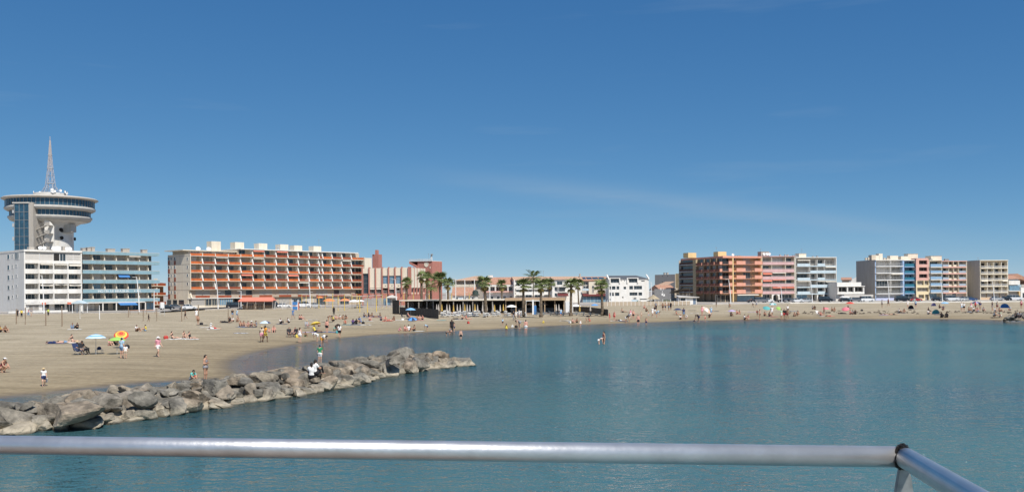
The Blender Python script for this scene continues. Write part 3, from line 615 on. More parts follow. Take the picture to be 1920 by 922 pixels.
lat('roof_disc', [(12.2, z1 - .1), (13.4, z1 + .15), (13.75, z1 + .4), (13.3, z1 + .75), (10, z1 + 1.15), (5, z1 + 1.35), (0.02, z1 + 1.4)], mat('tower_roof', (.50, .46, .41), stain=.1))
zr0 = z1 + 1.3
lat('roof_drum', [(4.6, zr0 - .1), (4.75, zr0 + 1.1), (4.3, zr0 + 1.1), (4.2, zr0 + 1.0)], TW, n=36)
ms = MB(); legs = []; ztip = tz(256)
mprof = [(0, 2.9), (2.4, 1.5), (7.5, .85), (12.5, .42), (ztip - zr0 - 2.2, .14)]
for k in range(6):
    a = k * math.pi / 3 + .3; pts = [(r * math.cos(a), r * math.sin(a), zr0 + 1 + z) for z, r in mprof]; ms.tube(pts, .075, 6)
    for i in range(3):
        p, q_ = Vector(pts[i]), Vector(pts[i + 1]); a2 = a + math.pi / 3
        for u in (0, .33, .66):
            c = p.lerp(q_, u); rr_ = math.hypot(c.x, c.y); c2 = p.lerp(q_, u + .33); r2 = math.hypot(c2.x, c2.y); e = Vector((r2 * math.cos(a2), r2 * math.sin(a2), c2.z)); g = Vector((rr_ * math.cos(a2), rr_ * math.sin(a2), c.z)); ms.tube([c, e], .03, 4); ms.tube([c, g], .035, 4)
ms.tube([(0, 0, zr0 + 8), (0, 0, ztip)], .09, 6)
mm_ = ms.build('mast', mat('mast_steel', (.50, .45, .43), rough=.5, metal=.2), PT)
b = MB(); 
for z in (4.2, 9.0, 13.2): b.lathe([(1.45 - z * .068, zr0 + z), (1.55 - z * .068, zr0 + z), (1.55 - z * .068, zr0 + z + .15), (1.45 - z * .068, zr0 + z + .15)], 12)
b.build('platform_ring', STEEL, mm_)
for k in range(16):
    a = rng.choice((-.2, .1, .35, .6, -.5, 2.9, 3.2, -.9)) + rng.uniform(-.25, .25); b = MB(); b.lathe([(.02, 0), (.3, .06), (.46, .2)], 10)
    b.build('satellite_dish', PLASTIC, PT, (4.7 * math.cos(a), 4.7 * math.sin(a), zr0 + 1.0 + rng.uniform(0, .9)), (R(80), 0, a + R(90)))
for y, x in ((429.5, 107), (431, 108), (445, 108), (446, 122), (420, 122)):
    pz = tz(y, 277.5); px_ = (at(x, y, 277.6).x - tc0.x); rr_ = 6.62; yy = -math.sqrt(max(.1, rr_ ** 2 - px_ ** 2))
    b = MB(); b.lathe([(.01, 0), (.42, 0), (.42, .16), (.55, .16), (.55, 0)], 16); b.build('porthole', (DARK,), PT, (px_, yy, pz), (R(90), 0, math.atan2(px_, -yy)))
b = MB(); b.prism([(5.2, 23.6), (8.4, 24.0), (8.4, 26.4), (5.2, 27.0)], 'y', -3.6, -.8); b.build('corbel_room', TW, PT)
# glass lift shaft and outside stair
bx0 = at(28, 540, 271).x - tc0.x; bx1 = at(55.5, 540, 271).x - tc0.x; bx2 = at(64, 540, 271).x - tc0.x; bx3 = at(91, 540, 271).x - tc0.x; yl = 271 - TY
ztl = tz(378.5, 271)
o = box('lift_shaft', PT, bx0, bx1, yl, yl + 5.5, 0, ztl - .4, GLASSB); box('cap', o, -.5, bx1 - bx0 + .3, -.3, 5.6, ztl - .4, ztl, TW)
b = MB()
for i in range(4):
    c = (bx1 - bx0 - .1) * i / 3; b.box(c, c + .1, -.1, -.01, 0, ztl - .4)
for k in range(13): b.box(0, bx1 - bx0, -.08, -.02, k * (ztl - .5) / 13, k * (ztl - .5) / 13 + .1)
for k in range(24): b.box(-.1, -.01, 0, 5.5, k * (ztl - .5) / 24, k * (ztl - .5) / 24 + .1)
b.build('mullions', FRAMED, o)
for k in range(6):
    z = ztl - 3.2 - k * 4.1; b = MB(); b.box(-1.2, -.1, 1, 3, z, z + .12); b.box(-1.2, -1.15, 1, 3, z + .12, z + 1.1); b.box(-1.2, -.1, .96, 1, z + .12, z + 1.1); b.build('landing', STEEL, o)
box('pylon', PT, bx1 + .02, bx2, yl - .2, yl + 5.3, 0, ztl - .1, mat('grey_concrete', (.40, .37, .33), stain=.1))
b = MB(); zw = tz(408, 271); b.prism([(bx2 + 1.5, 0), (bx3, 0), (bx3, zw - 2.4), (bx3 - 1.2, zw - .9), (bx2 + 1.5, zw)], 'y', yl + 3.4, yl + 3.7); b.build('stair_wall', WHITE, PT)
for k in range(7):
    z = zw - 2.2 - k * 2.45; b = MB(); xa, xb = bx2 + .1, bx3 - 1.4
    b.add([(xa, yl + 1.2, z - 1.1), (xb, yl + 1.2, z + .1), (xb, yl + 2.2, z + .1), (xa, yl + 2.2, z - 1.1), (xa, yl + 1.2, z - 1.35), (xb, yl + 1.2, z - .15), (xb, yl + 2.2, z - .15), (xa, yl + 2.2, z - 1.35)], [(0, 1, 2, 3), (7, 6, 5, 4), (0, 4, 5, 1), (2, 6, 7, 3), (0, 3, 7, 4), (1, 5, 6, 2)])
    b.box(xb, bx3 - .1, yl + 1.0, yl + 3.3, z - .1, z + .1); b.box(xb, bx3 - .1, yl + 1.0, yl + 1.06, z + .1, z + 1.0)
    for i in range(9):
        c = xa + (xb - xa) * i / 8; zz = z - 1.1 + 1.2 * i / 8; b.box(c, c + .05, yl + 1.2, yl + 1.25, zz, zz + .95)
    b.tube([(xa, yl + 1.22, z - .15), (xb, yl + 1.22, z + 1.05)], .04, 4); b.build('stair_flight', mat('stair_grey', (.36, .33, .29)), PT)
# ---------------------------------------------------------------- orange honeycomb block
f = Fac('apartment_building', 'long honeycomb apartment block with orange balcony panels and white fins', 357, 300, 684, 357.5)
q = lambda y, p=357: f.z(p, y)
lev = [q(445 + v / 6.36) for v in (625, 522, 421, 320, 216)]      # undersides of the five main storeys at the near corner
sp = (lev[-1] - lev[0]) / 4; lev = [lev[0] + sp * k for k in range(7)]; ZM = lev[4]; ZT = lev[5]; D = 14.2
xs = [f.x(300 + v / 6.36) for v in (358, 512, 665, 820, 968, 1112, 1250)] + [f.x(480 + v / 6.36) for v in (106, 246, 384, 512, 637, 757, 800, 912, 1030, 1142)]
x4 = xs[4]
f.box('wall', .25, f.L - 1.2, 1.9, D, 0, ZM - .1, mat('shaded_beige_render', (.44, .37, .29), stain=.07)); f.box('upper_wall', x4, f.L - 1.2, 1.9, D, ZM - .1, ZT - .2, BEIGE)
f.box('side_wall', 0, .25, -.05, D, lev[0], ZM + .55, CREAM); f.box('ground_side_wall', 0, .25, 1.2, D, 0, lev[0], CREAM)
for k in range(5): f.box('joint_band', -.03, .0, 0, D, lev[k] - .06, lev[k] + .06, GREYW)
f.box('roof_parapet', 0.26, x4, 1.9, 2.1, ZM - .1, ZM + .5, CREAM)
f.box('penthouse', 1.2, x4 - .3, 3.2, D - 1, ZM - .1, ZM + 1.75, CREAM)
o = f.box('penthouse_roof', -1.2, x4 + .2, 2.4, D, ZM + 1.75, ZM + 2.05, CREAM)
for i in range(4): f.win(2 + i * 4.5, 3.2, ZM + .4, 3.4, 1.2, nx=3, glass=GREYD)
f.box('roof_slab', x4 - .1, f.L - 3.2, -.1, D, ZT - .2, ZT + .1, WHITE)
def fin(x, z0, z1):
    b = MB(); b.prism([(-.22, z0), (1.9, z0), (1.9, z1), (.7, z1)], 'x', -.17, .17); return b
FIN = fin(0, 0, sp - .2).me('divider_fin', WHITE)
PAN = {}
rg = random.Random(3)
for k in range(5):
    z0 = lev[k]
    for j in range(len(xs) - 1):
        if k == 4 and j < 4: continue
        a, b_ = xs[j] + .14, xs[j + 1] - .13; wd = b_ - a
        obj('divider_fin', FIN, f.root, (xs[j + 1], 0, z0 + .2))
        if wd < 1.5 : 
            f.box('balcony_panel', a, b_, .24, .32, z0 + .22, z0 + 1.05, RUST); continue
        f.box('balcony_panel', a, b_, .22, .30, z0 + .19, z0 + 1.0, rg.choice((RUST, ORANGE, ORANGE, RUST)))
        gl = rg.choice((GLASS, GLASS, CURT, LGREY, CURT, GREYD)); wf = rg.uniform(.55, .75)
        f.win(a + .15, 1.9, z0 + .25, wd * wf, sp - .55, nx=2, frame=GREYW, glass=gl)
        u = rg.random()
        if u < .09: awning(f.root, a, b_, .75, z0 + sp - .12, 1.0, .55, AWNR)
        elif u < .14: awning(f.root, a, b_, .75, z0 + sp - .12, .8, .2, AWNW)
    xe = xs[-1]; f.box('floor_slab', 0.26 if k < 4 else x4, xe + .13, .08, 1.9, z0 + .03, z0 + .18, CREAM)
for j in range(4): f.box('loggia_panel', xs[j] + .14, xs[j + 1] - .13, .12, .2, ZM + .02, ZM + .82, ORANGE); f.box('divider_fin', xs[j + 1] - .13, xs[j + 1] + .13, .05, 1.0, ZM, ZM + 1.0, CREAM)
f.box('floor_slab', .26, x4, -.1, 1.9, ZM - .1, ZM + .01, WHITE)
# lower end bays by the casino
xe = xs[-1] + .13; xr = f.L - .1
f.box('end_wall', xr, xr + .3, -.1, D, 0, lev[4] + 1.2, CREAM); f.box('end_wing', xr + .31, xr + 6, 2.5, D, 0, lev[4] + 1.1, CREAM); f.box('end_roof', xe, xr, 1.9, D, lev[4] + .2, lev[4] + .42, CREAM)
for k in range(-1, 5):
    z0 = lev[k] if k >= 0 else lev[0] - sp
    f.box('floor_slab', xe, xr, .3, 1.9, z0, z0 + .2, CREAM)
    for i in range(2): f.box('balcony_panel', xe + .05 + i * (xr - xe) / 2, xe - .1 + (i + 1) * (xr - xe) / 2, .35, .43, z0 + .22, z0 + 1.0, ORANGE if k == 4 else RUST); k < 4 and f.win(xe + .2 + i * (xr - xe) / 2, 1.9, z0 + .25, (xr - xe) / 2 - .5, sp - .6, nx=2, frame=GREYW, glass=rg.choice((GLASS, DARK)))
# two lower storeys set back
zg = lev[0] - sp; GRB = mat('taupe_render', (.42, .34, .27), stain=.07)
f.box('front_wall', .9, f.L - 4, 1.3, 1.9, zg + .15, lev[0] - .01, GRB); f.box('first_floor_slab', -.1, 24, .6, 1.9, zg - .12, zg + .14, WHITE)
b = MB(); b.prism([(.0, zg + .2), (1.9, zg + .2), (1.9, lev[0]), (1.4, lev[0])], 'x', .3, .75); b.build('buttress', CREAM, f.root)
x = 2.6; i = 0
while x < f.L - 12:
    f.win(x, 1.3, zg + .95, 2.6, sp - 1.1, nx=1, frame=GREYW, glass=rg.choice((GLASS, GREYD, GREYD))); f.win(x + 2.7, 1.3, zg + .95, 2.6, sp - 1.1, nx=1, frame=GREYW, glass=rg.choice((GLASS, GREYD)))
    f.box('rust_panel', x, x + 5.3, 1.22, 1.3, zg + .2, zg + .93, RUST); x += 8.3; i += 1
f.box('plinth', .4, 5.9, .8, 1.9, 0, .55, CREAM); f.box('shop_wall', 5.9, 22, 1.0, 1.9, 0, .6, CREAM)
for a, b_, g, nx in ((.6, 5.8, GREYD, 1), (6.1, 8.3, GLASS, 2), (8.5, 10.9, GLASS, 3), (11.3, 16.5, GLASSP, 6), (17.5, 23, DARK, 2)): f.win(a, 1.0 if a < 17 else 1.89, .56, b_ - a, zg - .75, nx=nx, frame=CREAM, glass=g, proud=.14)
x = 25
while x < f.L - 8: f.win(x, 1.89, .1, 4.4, zg - .5, nx=3, frame=FRAMED, glass=rg.choice((GLASS, GREYD, DARK, LGREY))); x += 5.6
for k in range(5):
    for px0, px1 in ((315, 318.5), (326.6, 329.6)):
        y0 = 445 + (237 + 100 * k) / 6.36 ; f.swin(px0, px1, y0, y0 + 6, nx=1, glass=GLASS)
        t0 = f.t(px0); t1 = f.t(px1); zc = f.zs(px0, y0 + 14.5); f.box('rust_panel', -.06, .0, min(t0, t1), max(t0, t1), zc, f.zs(px0, y0 + 6.4), RUST)
    y0 = 445 + (237 + 100 * k) / 6.36; f.swin(320.3, 322.6, y0, y0 + 5.5, nx=1)
    if k < 4: f.swin(350.5, 353, y0 - .5, y0 + 5.5, nx=1)
for px0, px1 in ((313, 321), (324, 332), (335, 345)): f.swin(px0, px1, 562, 571, nx=1, frame=FRAMED, glass=GLASS)
for px, y, w_ in ((420, 452, 12), (464, 454.4, 11.5), (508, 456.6, 11), (548, 458.6, 11), (574, 460.6, 10), (610, 462, 10)):
    x = f.x(px); chimney(f, x - 1.9, 4.5, ZT + .1 if px > 440 else ZM + 1.7, 3.6, 3.0, f.z(px, y) - ZT + .15 if px > 440 else f.z(px, y) - ZM - 1.6, CREAM, False)
for x, h in ((x4 - 10, .8), (x4 - 14, .5)): dish(f, x, 4, ZM + 2, .8); antenna(f, x - 2, 5, ZM + 2, 1.2)
b = MB(); b.lathe([(.35, 0), (.35, .9), (.6, .95), (.6, 1.1), (.02, 1.2)], 12); b.build('roof_vent', STEEL, f.root, (f.x(531), 3, ZT + .1)); antenna(f, f.x(617), 6, ZT, 5)
f.box('roof_room', f.x(662), f.x(676), 4, 9, lev[4] + .42, ZT + .3, CREAM)
# ---------------------------------------------------------------- brown block glimpsed between hotel and honeycomb
f = Fac('apartment_building', 'low brown balcony block glimpsed between the turquoise hotel and the orange block', 289, 300, 312, 306)
f.box('wall', 0, f.L, 1.2, 12, 0, f.z(300, 530), mat('brown_render', (.20, .11, .06)))
for k in range(3):
    z = f.z(300, 549) - k * 3.1 + 2.4; f.box('floor_slab', 0, f.L, 0, 1.2, z - .2, z, CREAM); f.box('balcony_panel', .2, f.L - .2, .05, .12, z, z + .9, RUST)
    f.box('divider_fin', 1.4, 1.7, 0, 1.2, z, z + 2.4, CREAM)
# low white house and palm at the very left
f = Fac('house', 'low white house at the left edge beside the white building', -40, 268, 11, 275)
f.box('wall', 0, f.L, 0, 10, 0, f.z(5, 530), WHITE); f.box('roof_parapet', -.1, f.L + .1, -.1, 10.1, f.z(5, 530), f.z(5, 530) + .25, WHITE)
for k in range(2):
    for i in range(4): f.win(f.L - 1.5 - i * 2.0, 0, f.z(5, 558 - k * 16), 1.1, 1.5, nx=2)
# ---------------------------------------------------------------- pink and white casino
f = Fac('casino_building', 'cream panelled building with pink vertical fins beside the orange block', 680, 314, 766, 312)
zz = lambda v, p=700: f.z(p, 460 + v / 6.583); X = lambda v: f.x(670 + v / 6.583)
ZT = zz(280); zl_ = zz(525); zb = zz(590); D = 16
f.box('wall', 0, f.L, 1.4, D, 0, ZT - .3, CREAM); f.box('roof_slab', 0, f.L, .5, D, ZT - .3, ZT - .1, CREAM)
cols = [X(v) for v in (62, 146, 226, 306, 386, 466, 548, 632)]; FT = zz(268)
for i, c in enumerate(cols): f.box('pink_fin', c - .17, c + .17, -.35, 1.39, zz(605), FT, PINK)
f.box('pink_base', -.3, f.L, .3, 1.39, 0, zb - .05, PINK)
for i in range(7):
    a, b = cols[i] + .18, cols[i + 1] - .18
    if i == 0:
        f.box('cream_panel', a, b, .12, .5, zz(345), ZT, CREAM); f.win(a + .1, .6, zb, b - a - .2, zz(345) - zb, nx=1, nz=4, frame=FRAMED, glass=GLASS)
    elif i in (3, 4, 5):
        f.box('cream_panel', a, b, .12, .5, zz(375), ZT, CREAM); f.box('cream_spandrel', a, b, .12, .5, zl_, zz(475), CREAM); f.win(a + .05, .5, zz(475), b - a - .1, zz(375) - zz(475), nx=1, nz=2, frame=FRAMED, glass=GLASSP)
        b2 = MB(); b2.box(0, .5, -.05, 0, 0, .25); b2.build('vent', FRAMED, f.root, ((a + b) / 2 - .25, .12, zz(503)))
    else: f.box('cream_panel', a, b, .12, .5, zl_, ZT, CREAM)
    if i > 0:
        f.win(a + .15, 1.38, zb, b - a - .3, zl_ - zb - .15, nx=2, frame=FRAMED, glass=DARK); railing(f.root, a, b, .4, zb, .9, FRAME, 6, 'balcony_rail')
        if i in (1, 2, 4): awning(f.root, a + .1, b - .1, .5, zl_ - .1, .6, .2, AWNW)
# arched ground floor
for i in range(5):
    a = cols[i] + .3; wd = 2.6; b = MB(); n = 10; pts = [(0, 0), (wd, 0), (wd, 1.7)] + [(wd / 2 + wd / 2 * math.cos(t), 1.7 + .8 * math.sin(t)) for t in [math.pi * k / n for k in range(1, n)]] + [(0, 1.7)]
    b.prism(pts, 'y', -.02, .06); b.build('arched_window', GLASSP if i == 3 else GREYD, f.root, (a, .27, .1))
x = cols[4] - .6; b = MB(); b.prism([(0, 2.6), (3.6, 2.6), (3.6, 2.9), (1.8, 3.6), (0, 2.9)], 'y', -.8, .3); b.build('entrance_pediment', WHITE, f.root, (x, 0, 0))
for i in (0, 3.4): f.box('entrance_column', x + i, x + i + .22, -.75, -.5, 0, 2.6, WHITE)
# receding wing with close fins, red tower behind, raised prow roof
g = Fac('casino_wing', 'narrow finned casino wing turning away behind the palms', 766.5, 312.4, 799, 327, cat='building')
gz = lambda v: g.z(767, 460 + v / 6.583)
g.box('wall', .3, g.L, .4, 10, 0, gz(272), CREAM); g.box('pink_base', .2, g.L, .2, .39, 0, gz(600), PINK)

fx = [g.x(670 + v / 6.583) for v in (660, 700, 735, 772, 808, 840)]
for a, b in zip(fx[:-1], fx[1:]): g.box('cream_panel', a + .2, b - .2, -.1, .4, gz(520), gz(275), CREAM)
for a in fx: g.box('pink_fin', a - .2, a + .2, -.14, .39, gz(600), gz(262), PINK)
g.box('window_strip', .6, g.L - .3, .33, .395, gz(575), gz(535), GLASS)
h = Fac('casino_tower', 'pink tower with clock and white roof terrace rail behind the casino', 767, 350, 811, 346)
hz = lambda v: h.z(800, 460 + v / 6.583); hx = lambda v: h.x(670 + v / 6.583)
h.box('wall', hx(745), h.L, 0, 8, 0, hz(195), PINK)
b = MB(); xa, xb = hx(650), hx(760); b.add([(xa, -.6, hz(195)), (xb, -.6, hz(262)), (xb, -.6, hz(285)), (xa, -.6, hz(222)), (xa, 7, hz(195)), (xb, 7, hz(262)), (xb, 7, hz(285)), (xa, 7, hz(222))], [(0, 3, 2, 1), (4, 5, 6, 7), (0, 1, 5, 4), (3, 7, 6, 2), (0, 4, 7, 3), (1, 2, 6, 5)]); b.build('sloping_prow', PINK, h.root)
h.box('terrace_slab', hx(645), h.L, -.4, 8, hz(195) + .01, hz(190), WHITE); h.box('terrace_rail', hx(645), h.L, -.4, -.3, hz(190), hz(165), PALEBLUE)
h.box('post', hx(903), hx(918), .2, .6, hz(190), hz(108), WHITE); b = MB(); b.lathe([(.02, -.3), (.45, -.1), (.45, .2), (.02, .4)], 10); b.build('siren', FRAMED, h.root, (hx(920), .2, hz(116)))
b = MB(); b.lathe([(.02, 0), (.8, 0), (.8, .1), (.95, .1), (.95, 0)], 20); b.build('clock_face', CREAM, h.root, (hx(855), -.05, hz(235)), (R(90), 0, 0)); h.box('sign_panel', hx(895), hx(905), -.1, 0, hz(285), hz(260), CREAM); antenna(h, hx(835), 3, hz(190), 3)
t = Fac('chimney_tower', 'slim stepped pink chimney tower between the orange block and the casino', 698.5, 372, 710, 371)
tzz = lambda v: t.z(704, 460 + v / 6.583)
t.box('shaft', 0, t.L, 0, 3, 0, tzz(110), PINK); t.box('stack', t.x(702.5), t.x(706), .5, 2, tzz(110), tzz(55), PINK); t.box('vent', t.x(699.5), t.x(701), -.1, 0, tzz(125), tzz(112), DARK)
# ---------------------------------------------------------------- tiled houses behind the beach club
def gable(f, x0, x1, y0, y1, z0, z1, m, name='roof', ov=.35):
    """pitched roof, ridge along x"""
    ym = (y0 + y1) / 2; b = MB()
    b.add([(x0 - ov, y0 - ov, z0), (x1 + ov, y0 - ov, z0), (x1 + ov, ym, z1), (x0 - ov, ym, z1), (x1 + ov, y1 + ov, z0), (x0 - ov, y1 + ov, z0),
           (x0 - ov, y0 - ov, z0 - .15), (x1 + ov, y0 - ov, z0 - .15), (x1 + ov, y1 + ov, z0 - .15), (x0 - ov, y1 + ov, z0 - .15)],
          [(0, 1, 2, 3), (3, 2, 4, 5), (0, 6, 7, 1), (4, 8, 9, 5), (1, 7, 8, 4, 2), (5, 9, 6, 0, 3), (6, 9, 8, 7)])
    return b.build(name, m, f.root)
def hip(f, x0, x1, y0, y1, z0, z1, m, inset):
    b = MB(); ym = (y0 + y1) / 2; o = .5
    b.add([(x0 - o, y0 - o, z0), (x1 + o, y0 - o, z0), (x1 + o, y1 + o, z0), (x0 - o, y1 + o, z0), (x0 + inset, ym, z1), (x1 - inset, ym, z1)], [(0, 1, 5, 4), (1, 2, 5), (2, 3, 4, 5), (3, 0, 4), (0, 3, 2, 1)])
    return b.build('roof', m, f.root)
f = Fac('house', 'grey house with hipped pale tile roof left of the round kiosk', 851, 380, 916, 376)
z8 = lambda v: f.z(880, 500 + v / 8.38); e8 = lambda v: f.x(840 + v / 8.38)
f.box('wall', e8(80), f.L, 1.5, 12, 0, z8(215), GREYW); hip(f, 0, f.L + 1, 0, 13, z8(215), z8(143), TILE2, 7)
f.box('balcony_wall', e8(80), e8(330), 0, .2, z8(320), z8(275), CREAM); f.box('balcony_wall', e8(335), e8(432), 0, .2, z8(320), z8(275), CREAM); f.box('floor_slab', e8(80), e8(432), 0, 1.5, z8(322), z8(315), CREAM)
for v in (60, 120, 262, 412): f.box('post', e8(v), e8(v) + .25, .05, .3, 0, z8(215), CREAM)
f.win(e8(350), 1.5, z8(260), 1.3, 1.8, nx=1); f.win(e8(95), 1.5, z8(315), 3, 1.2, nx=2, glass=DARK)
f = Fac('house', 'low house with broad terracotta lean-to roof behind the club', 848, 350, 890, 350)
f.box('wall', 0, f.L, .6, 8, 0, f.z(870, 552), WHITE); b = MB(); za, zc = f.z(870, 553), f.z(870, 538); b.add([(-.3, 0, za), (f.L + .3, 0, za), (f.L + .3, 8, zc), (-.3, 8, zc), (-.3, 0, za - .2), (f.L + .3, 0, za - .2), (f.L + .3, 8, zc - .2), (-.3, 8, zc - .2)], [(0, 1, 2, 3), (7, 6, 5, 4), (0, 4, 5, 1), (1, 5, 6, 2), (3, 2, 6, 7), (0, 3, 7, 4)]); b.build('roof', TILE, f.root)
for i in range(5): f.win(1 + i * 1.6, .6, .4, 1.2, 2.0, nx=1, glass=rng.choice((GLASS, CURT, PALEBLUE)))
f = Fac('house', 'long white house with terracotta roof and open loggias behind the middle palms', 905, 362, 964, 362)
z8 = lambda v: f.z(930, 500 + v / 8.38)
f.box('wall', 0, f.L, 1.6, 11, 0, z8(275), WHITE); gable(f, 0, f.L, .4, 12, z8(275), z8(160), TILE)
f.box('cornice', 0, f.L, .1, 1.6, z8(310), z8(275) - .18, WHITE); f.box('loggia_floor', 0, f.L, 0, 1.6, z8(400), z8(380), PALEPINK)
for i in range(6): f.box('pier', i * f.L / 5 - .15, i * f.L / 5 + .25, .05, 1.6, z8(380), z8(310), WHITE)
for i in range(5): f.win(i * f.L / 5 + .5, 1.6, z8(380), f.L / 5 - .9, z8(318) - z8(380), nx=2, glass=rng.choice((DARK, GLASS))); f.win(i * f.L / 5 + .6, 1.6, .6, f.L / 5 - 1.4, 2.0, nx=2, glass=GLASS)
f.box('terrace_wall', 0, f.L, -2.5, -2.3, 0, .9, WHITE); f.box('roof_box', 2, 4, 5, 7, z8(170), z8(130), WHITE)
f = Fac('house', 'white terraced house with stepped balconies left of the solar panel roof', 964.3, 358, 1036, 360)
z8 = lambda v: f.z(1000, 500 + v / 8.38)
f.box('wall', 0, f.L, 1.4, 11, 0, z8(205), WHITE); gable(f, 0, f.L, 1.0, 11.4, z8(205), z8(150), TILE2, ov=.2)
for zt, zb_, y in ((285, 325, .3), (335, 355, 0), (395, 440, .2)): f.box('balcony_wall', .6, f.L * .98, y, y + .15, z8(zb_), z8(zt), WHITE)
f.box('end_wall', -.1, .3, .2, 1.4, 0, z8(200), WHITE)
for zt, zb_ in ((215, 280), (300, 330), (360, 390), (415, 480)):
    for i in range(4): f.win(.9 + i * 3.7, 1.4, z8(zb_), 2.6, z8(zt) - z8(zb_), nx=2, glass=rng.choice((GLASS, GLASS, CURT)))
f = Fac('house', 'white house with one large dark dormer window between palms', 1036.3, 356, 1092, 357)
z8 = lambda v: f.z(1060, 500 + v / 8.38); e8 = lambda v: f.x(980 + v / 8.38)
f.box('wall', 0, f.L, 1.3, 11, 0, z8(195), WHITE); gable(f, 0, f.L, .9, 11.4, z8(193), z8(148), TILE2, ov=.2)
f.win(e8(545), 1.3, z8(280), e8(630) - e8(545), z8(225) - z8(280), nx=2, frame=FRAMED); f.win(e8(765), 1.3, z8(270), 2, z8(218) - z8(270), nx=2, frame=FRAMED)
f.box('balcony_wall', e8(540), e8(690), 0, .15, z8(310), z8(285), WHITE); f.box('balcony_floor', e8(540), e8(690), 0, 1.3, z8(315), z8(309), WHITE)
f.win(e8(580), 1.3, z8(385), e8(670) - e8(580), z8(320) - z8(385), nx=3, frame=FRAMED); railing(f.root, e8(565), e8(690), .1, z8(390), .8, FRAMED, 8)
f.win(e8(505), 1.3, z8(370), 1, 1.4, nx=1); f.win(e8(505), 1.3, z8(465), 1, 1.4, nx=1); f.box('balcony_floor', e8(560), e8(700), 0, 1.3, z8(398), z8(390), WHITE)
awning(f.root, e8(545), e8(712), .9, z8(412), 2.2, 1.0, mat('maroon_awning', (.13, .03, .03), rough=.8)); antenna(f, e8(350), 5, z8(150), 2.5); f.box('chimney', e8(920), e8(938), 4, 5, z8(165), z8(108), GREYW)
f = Fac('house', 'house with solar panels on its tiled roof beside the white villa', 1092.3, 357, 1141, 358)
z8 = lambda v: f.z(1110, 500 + v / 8.38); e8 = lambda v: f.x(980 + v / 8.38)
f.box('wall', 0, f.L, 1.6, 11, 0, z8(225), mat('pale_taupe', (.50, .44, .37))); ro = gable(f, 0, f.L, .9, 11, z8(215), z8(150), TILE, ov=.2)
zr0_, zr1_ = z8(215), z8(150); sl = (zr1_ - zr0_) / (5.05 + .2)
for v0, v1 in ((965, 1012), (1028, 1108), (1122, 1208), (1222, 1305)):
    a, b_ = e8(v0), e8(v1); y0, y1 = 2.4, 4.6; b = MB(); zz0 = zr0_ + (y0 - .7) * sl + .12; zz1 = zr0_ + (y1 - .7) * sl + .12
    b.add([(a, y0, zz0), (b_, y0, zz0), (b_, y1, zz1), (a, y1, zz1), (a, y0, zz0 - .1), (b_, y0, zz0 - .1), (b_, y1, zz1 - .1), (a, y1, zz1 - .1)], [(0, 1, 2, 3), (7, 6, 5, 4), (0, 4, 5, 1), (1, 5, 6, 2), (3, 2, 6, 7), (0, 3, 7, 4)]); b.build('solar_panel', GLASSB, f.root)
f.box('stair_tower', e8(1040), e8(1155), .1, 1.6, 0, z8(235), CREAM); f.win(e8(1088), .1, z8(340), .8, 1.1, nx=1); f.win(e8(1088), .1, z8(410), .8, 1.6, nx=1, glass=CURT)
for zt, zb_ in ((240, 285), (300, 335), (470, 540)): f.win(e8(960), 1.6, z8(zb_), e8(1038) - e8(960), z8(zt) - z8(zb_), nx=2)
f.box('balcony_wall', 0, e8(1038), .2, .35, z8(375), z8(340), PALEBLUE); f.box('balcony_wall', e8(1158), f.L, .2, .35, z8(390), z8(370), WHITE)
awning(f.root, 0, f.L, 1.0, z8(420), 2.5, .8, MATS['maroon_awning'])
f.box('glazed_front', 0, f.L, -.5, -.4, 0, z8(475), GLASSP)
for i in range(8): f.box('glazing_post', i * f.L / 7 - .06, i * f.L / 7 + .06, -.56, -.5, 0, z8(472), PALEBLUE)
# ---------------------------------------------------------------- white villa with dark roof
f = Fac('villa', 'white villa with dark sloping roof and black windows right of the palms', 1141.5, 338, 1216.5, 338)
z9 = lambda v: f.z(1180, 500 + v / 8.382); e9 = lambda v: f.x(1130 + v / 8.382)
ops = [(e9(a), e9(b), z9(d), z9(c)) for a, b, c, d in ((125, 258, 187, 250), (412, 542, 187, 248), (105, 130, 303, 355), (143, 200, 303, 355), (217, 259, 303, 355), (327, 367, 311, 352), (417, 475, 300, 355), (490, 617, 300, 355),
        (106, 130, 402, 455), (143, 175, 402, 455), (192, 259, 402, 455), (420, 545, 402, 452), (560, 617, 402, 452), (605, 660, 218, 233), (283, 297, 211, 224), (338, 352, 211, 224), (303, 325, 470, 490), (580, 690, 503, 520), (105, 135, 503, 520))]
zw = z9(190)
wall_open(f.root, 0, f.L, 0, zw, ops, WHITE, 0, .3, 'front_wall'); f.box('wall', 0, f.L, .31, 12, 0, zw, WHITE)
for a, b, c, d in ops: window(f.root, a, .29, c, b - a, d - c, nx=max(1, round((b - a) / 1.1)), frame=FRAMED, glass=GLASS, proud=.05)
b = MB(); zr_ = z9(133); b.add([(-.2, -.3, zw), (f.L + .2, -.3, zw), (f.L - e9(120) - 3.2, 6, zr_), (e9(120), 6, zr_), (-.2, 12.2, zw), (f.L + .2, 12.2, zw)], [(0, 1, 2, 3), (3, 2, 5, 4), (0, 3, 4), (1, 5, 2)]); b.build('roof', SLATE, f.root)
for a, b_ in ((105, 275), (378, 560)):
    o = f.box('dormer_frame', e9(a), e9(a) + .4, -.35, 3, z9(255), z9(172), WHITE); box('lintel', o, .4, e9(b_) - e9(a) - .4, 0, 3.3, z9(183) - z9(255), z9(172) - z9(255), WHITE); box('jamb', o, e9(b_) - e9(a) - .4, e9(b_) - e9(a), 0, 3.3, 0, z9(172) - z9(255), WHITE)
for xx in (0, f.L): 
    b = MB(); b.prism([(-.35, zw - .2), (6, zr_ + .1), (6, zr_ + .4), (-.35, zw + .15)], 'x', -.25, .25); b.build('verge', WHITE, f.root, (xx - (.0 if xx else 0), 0, 0))
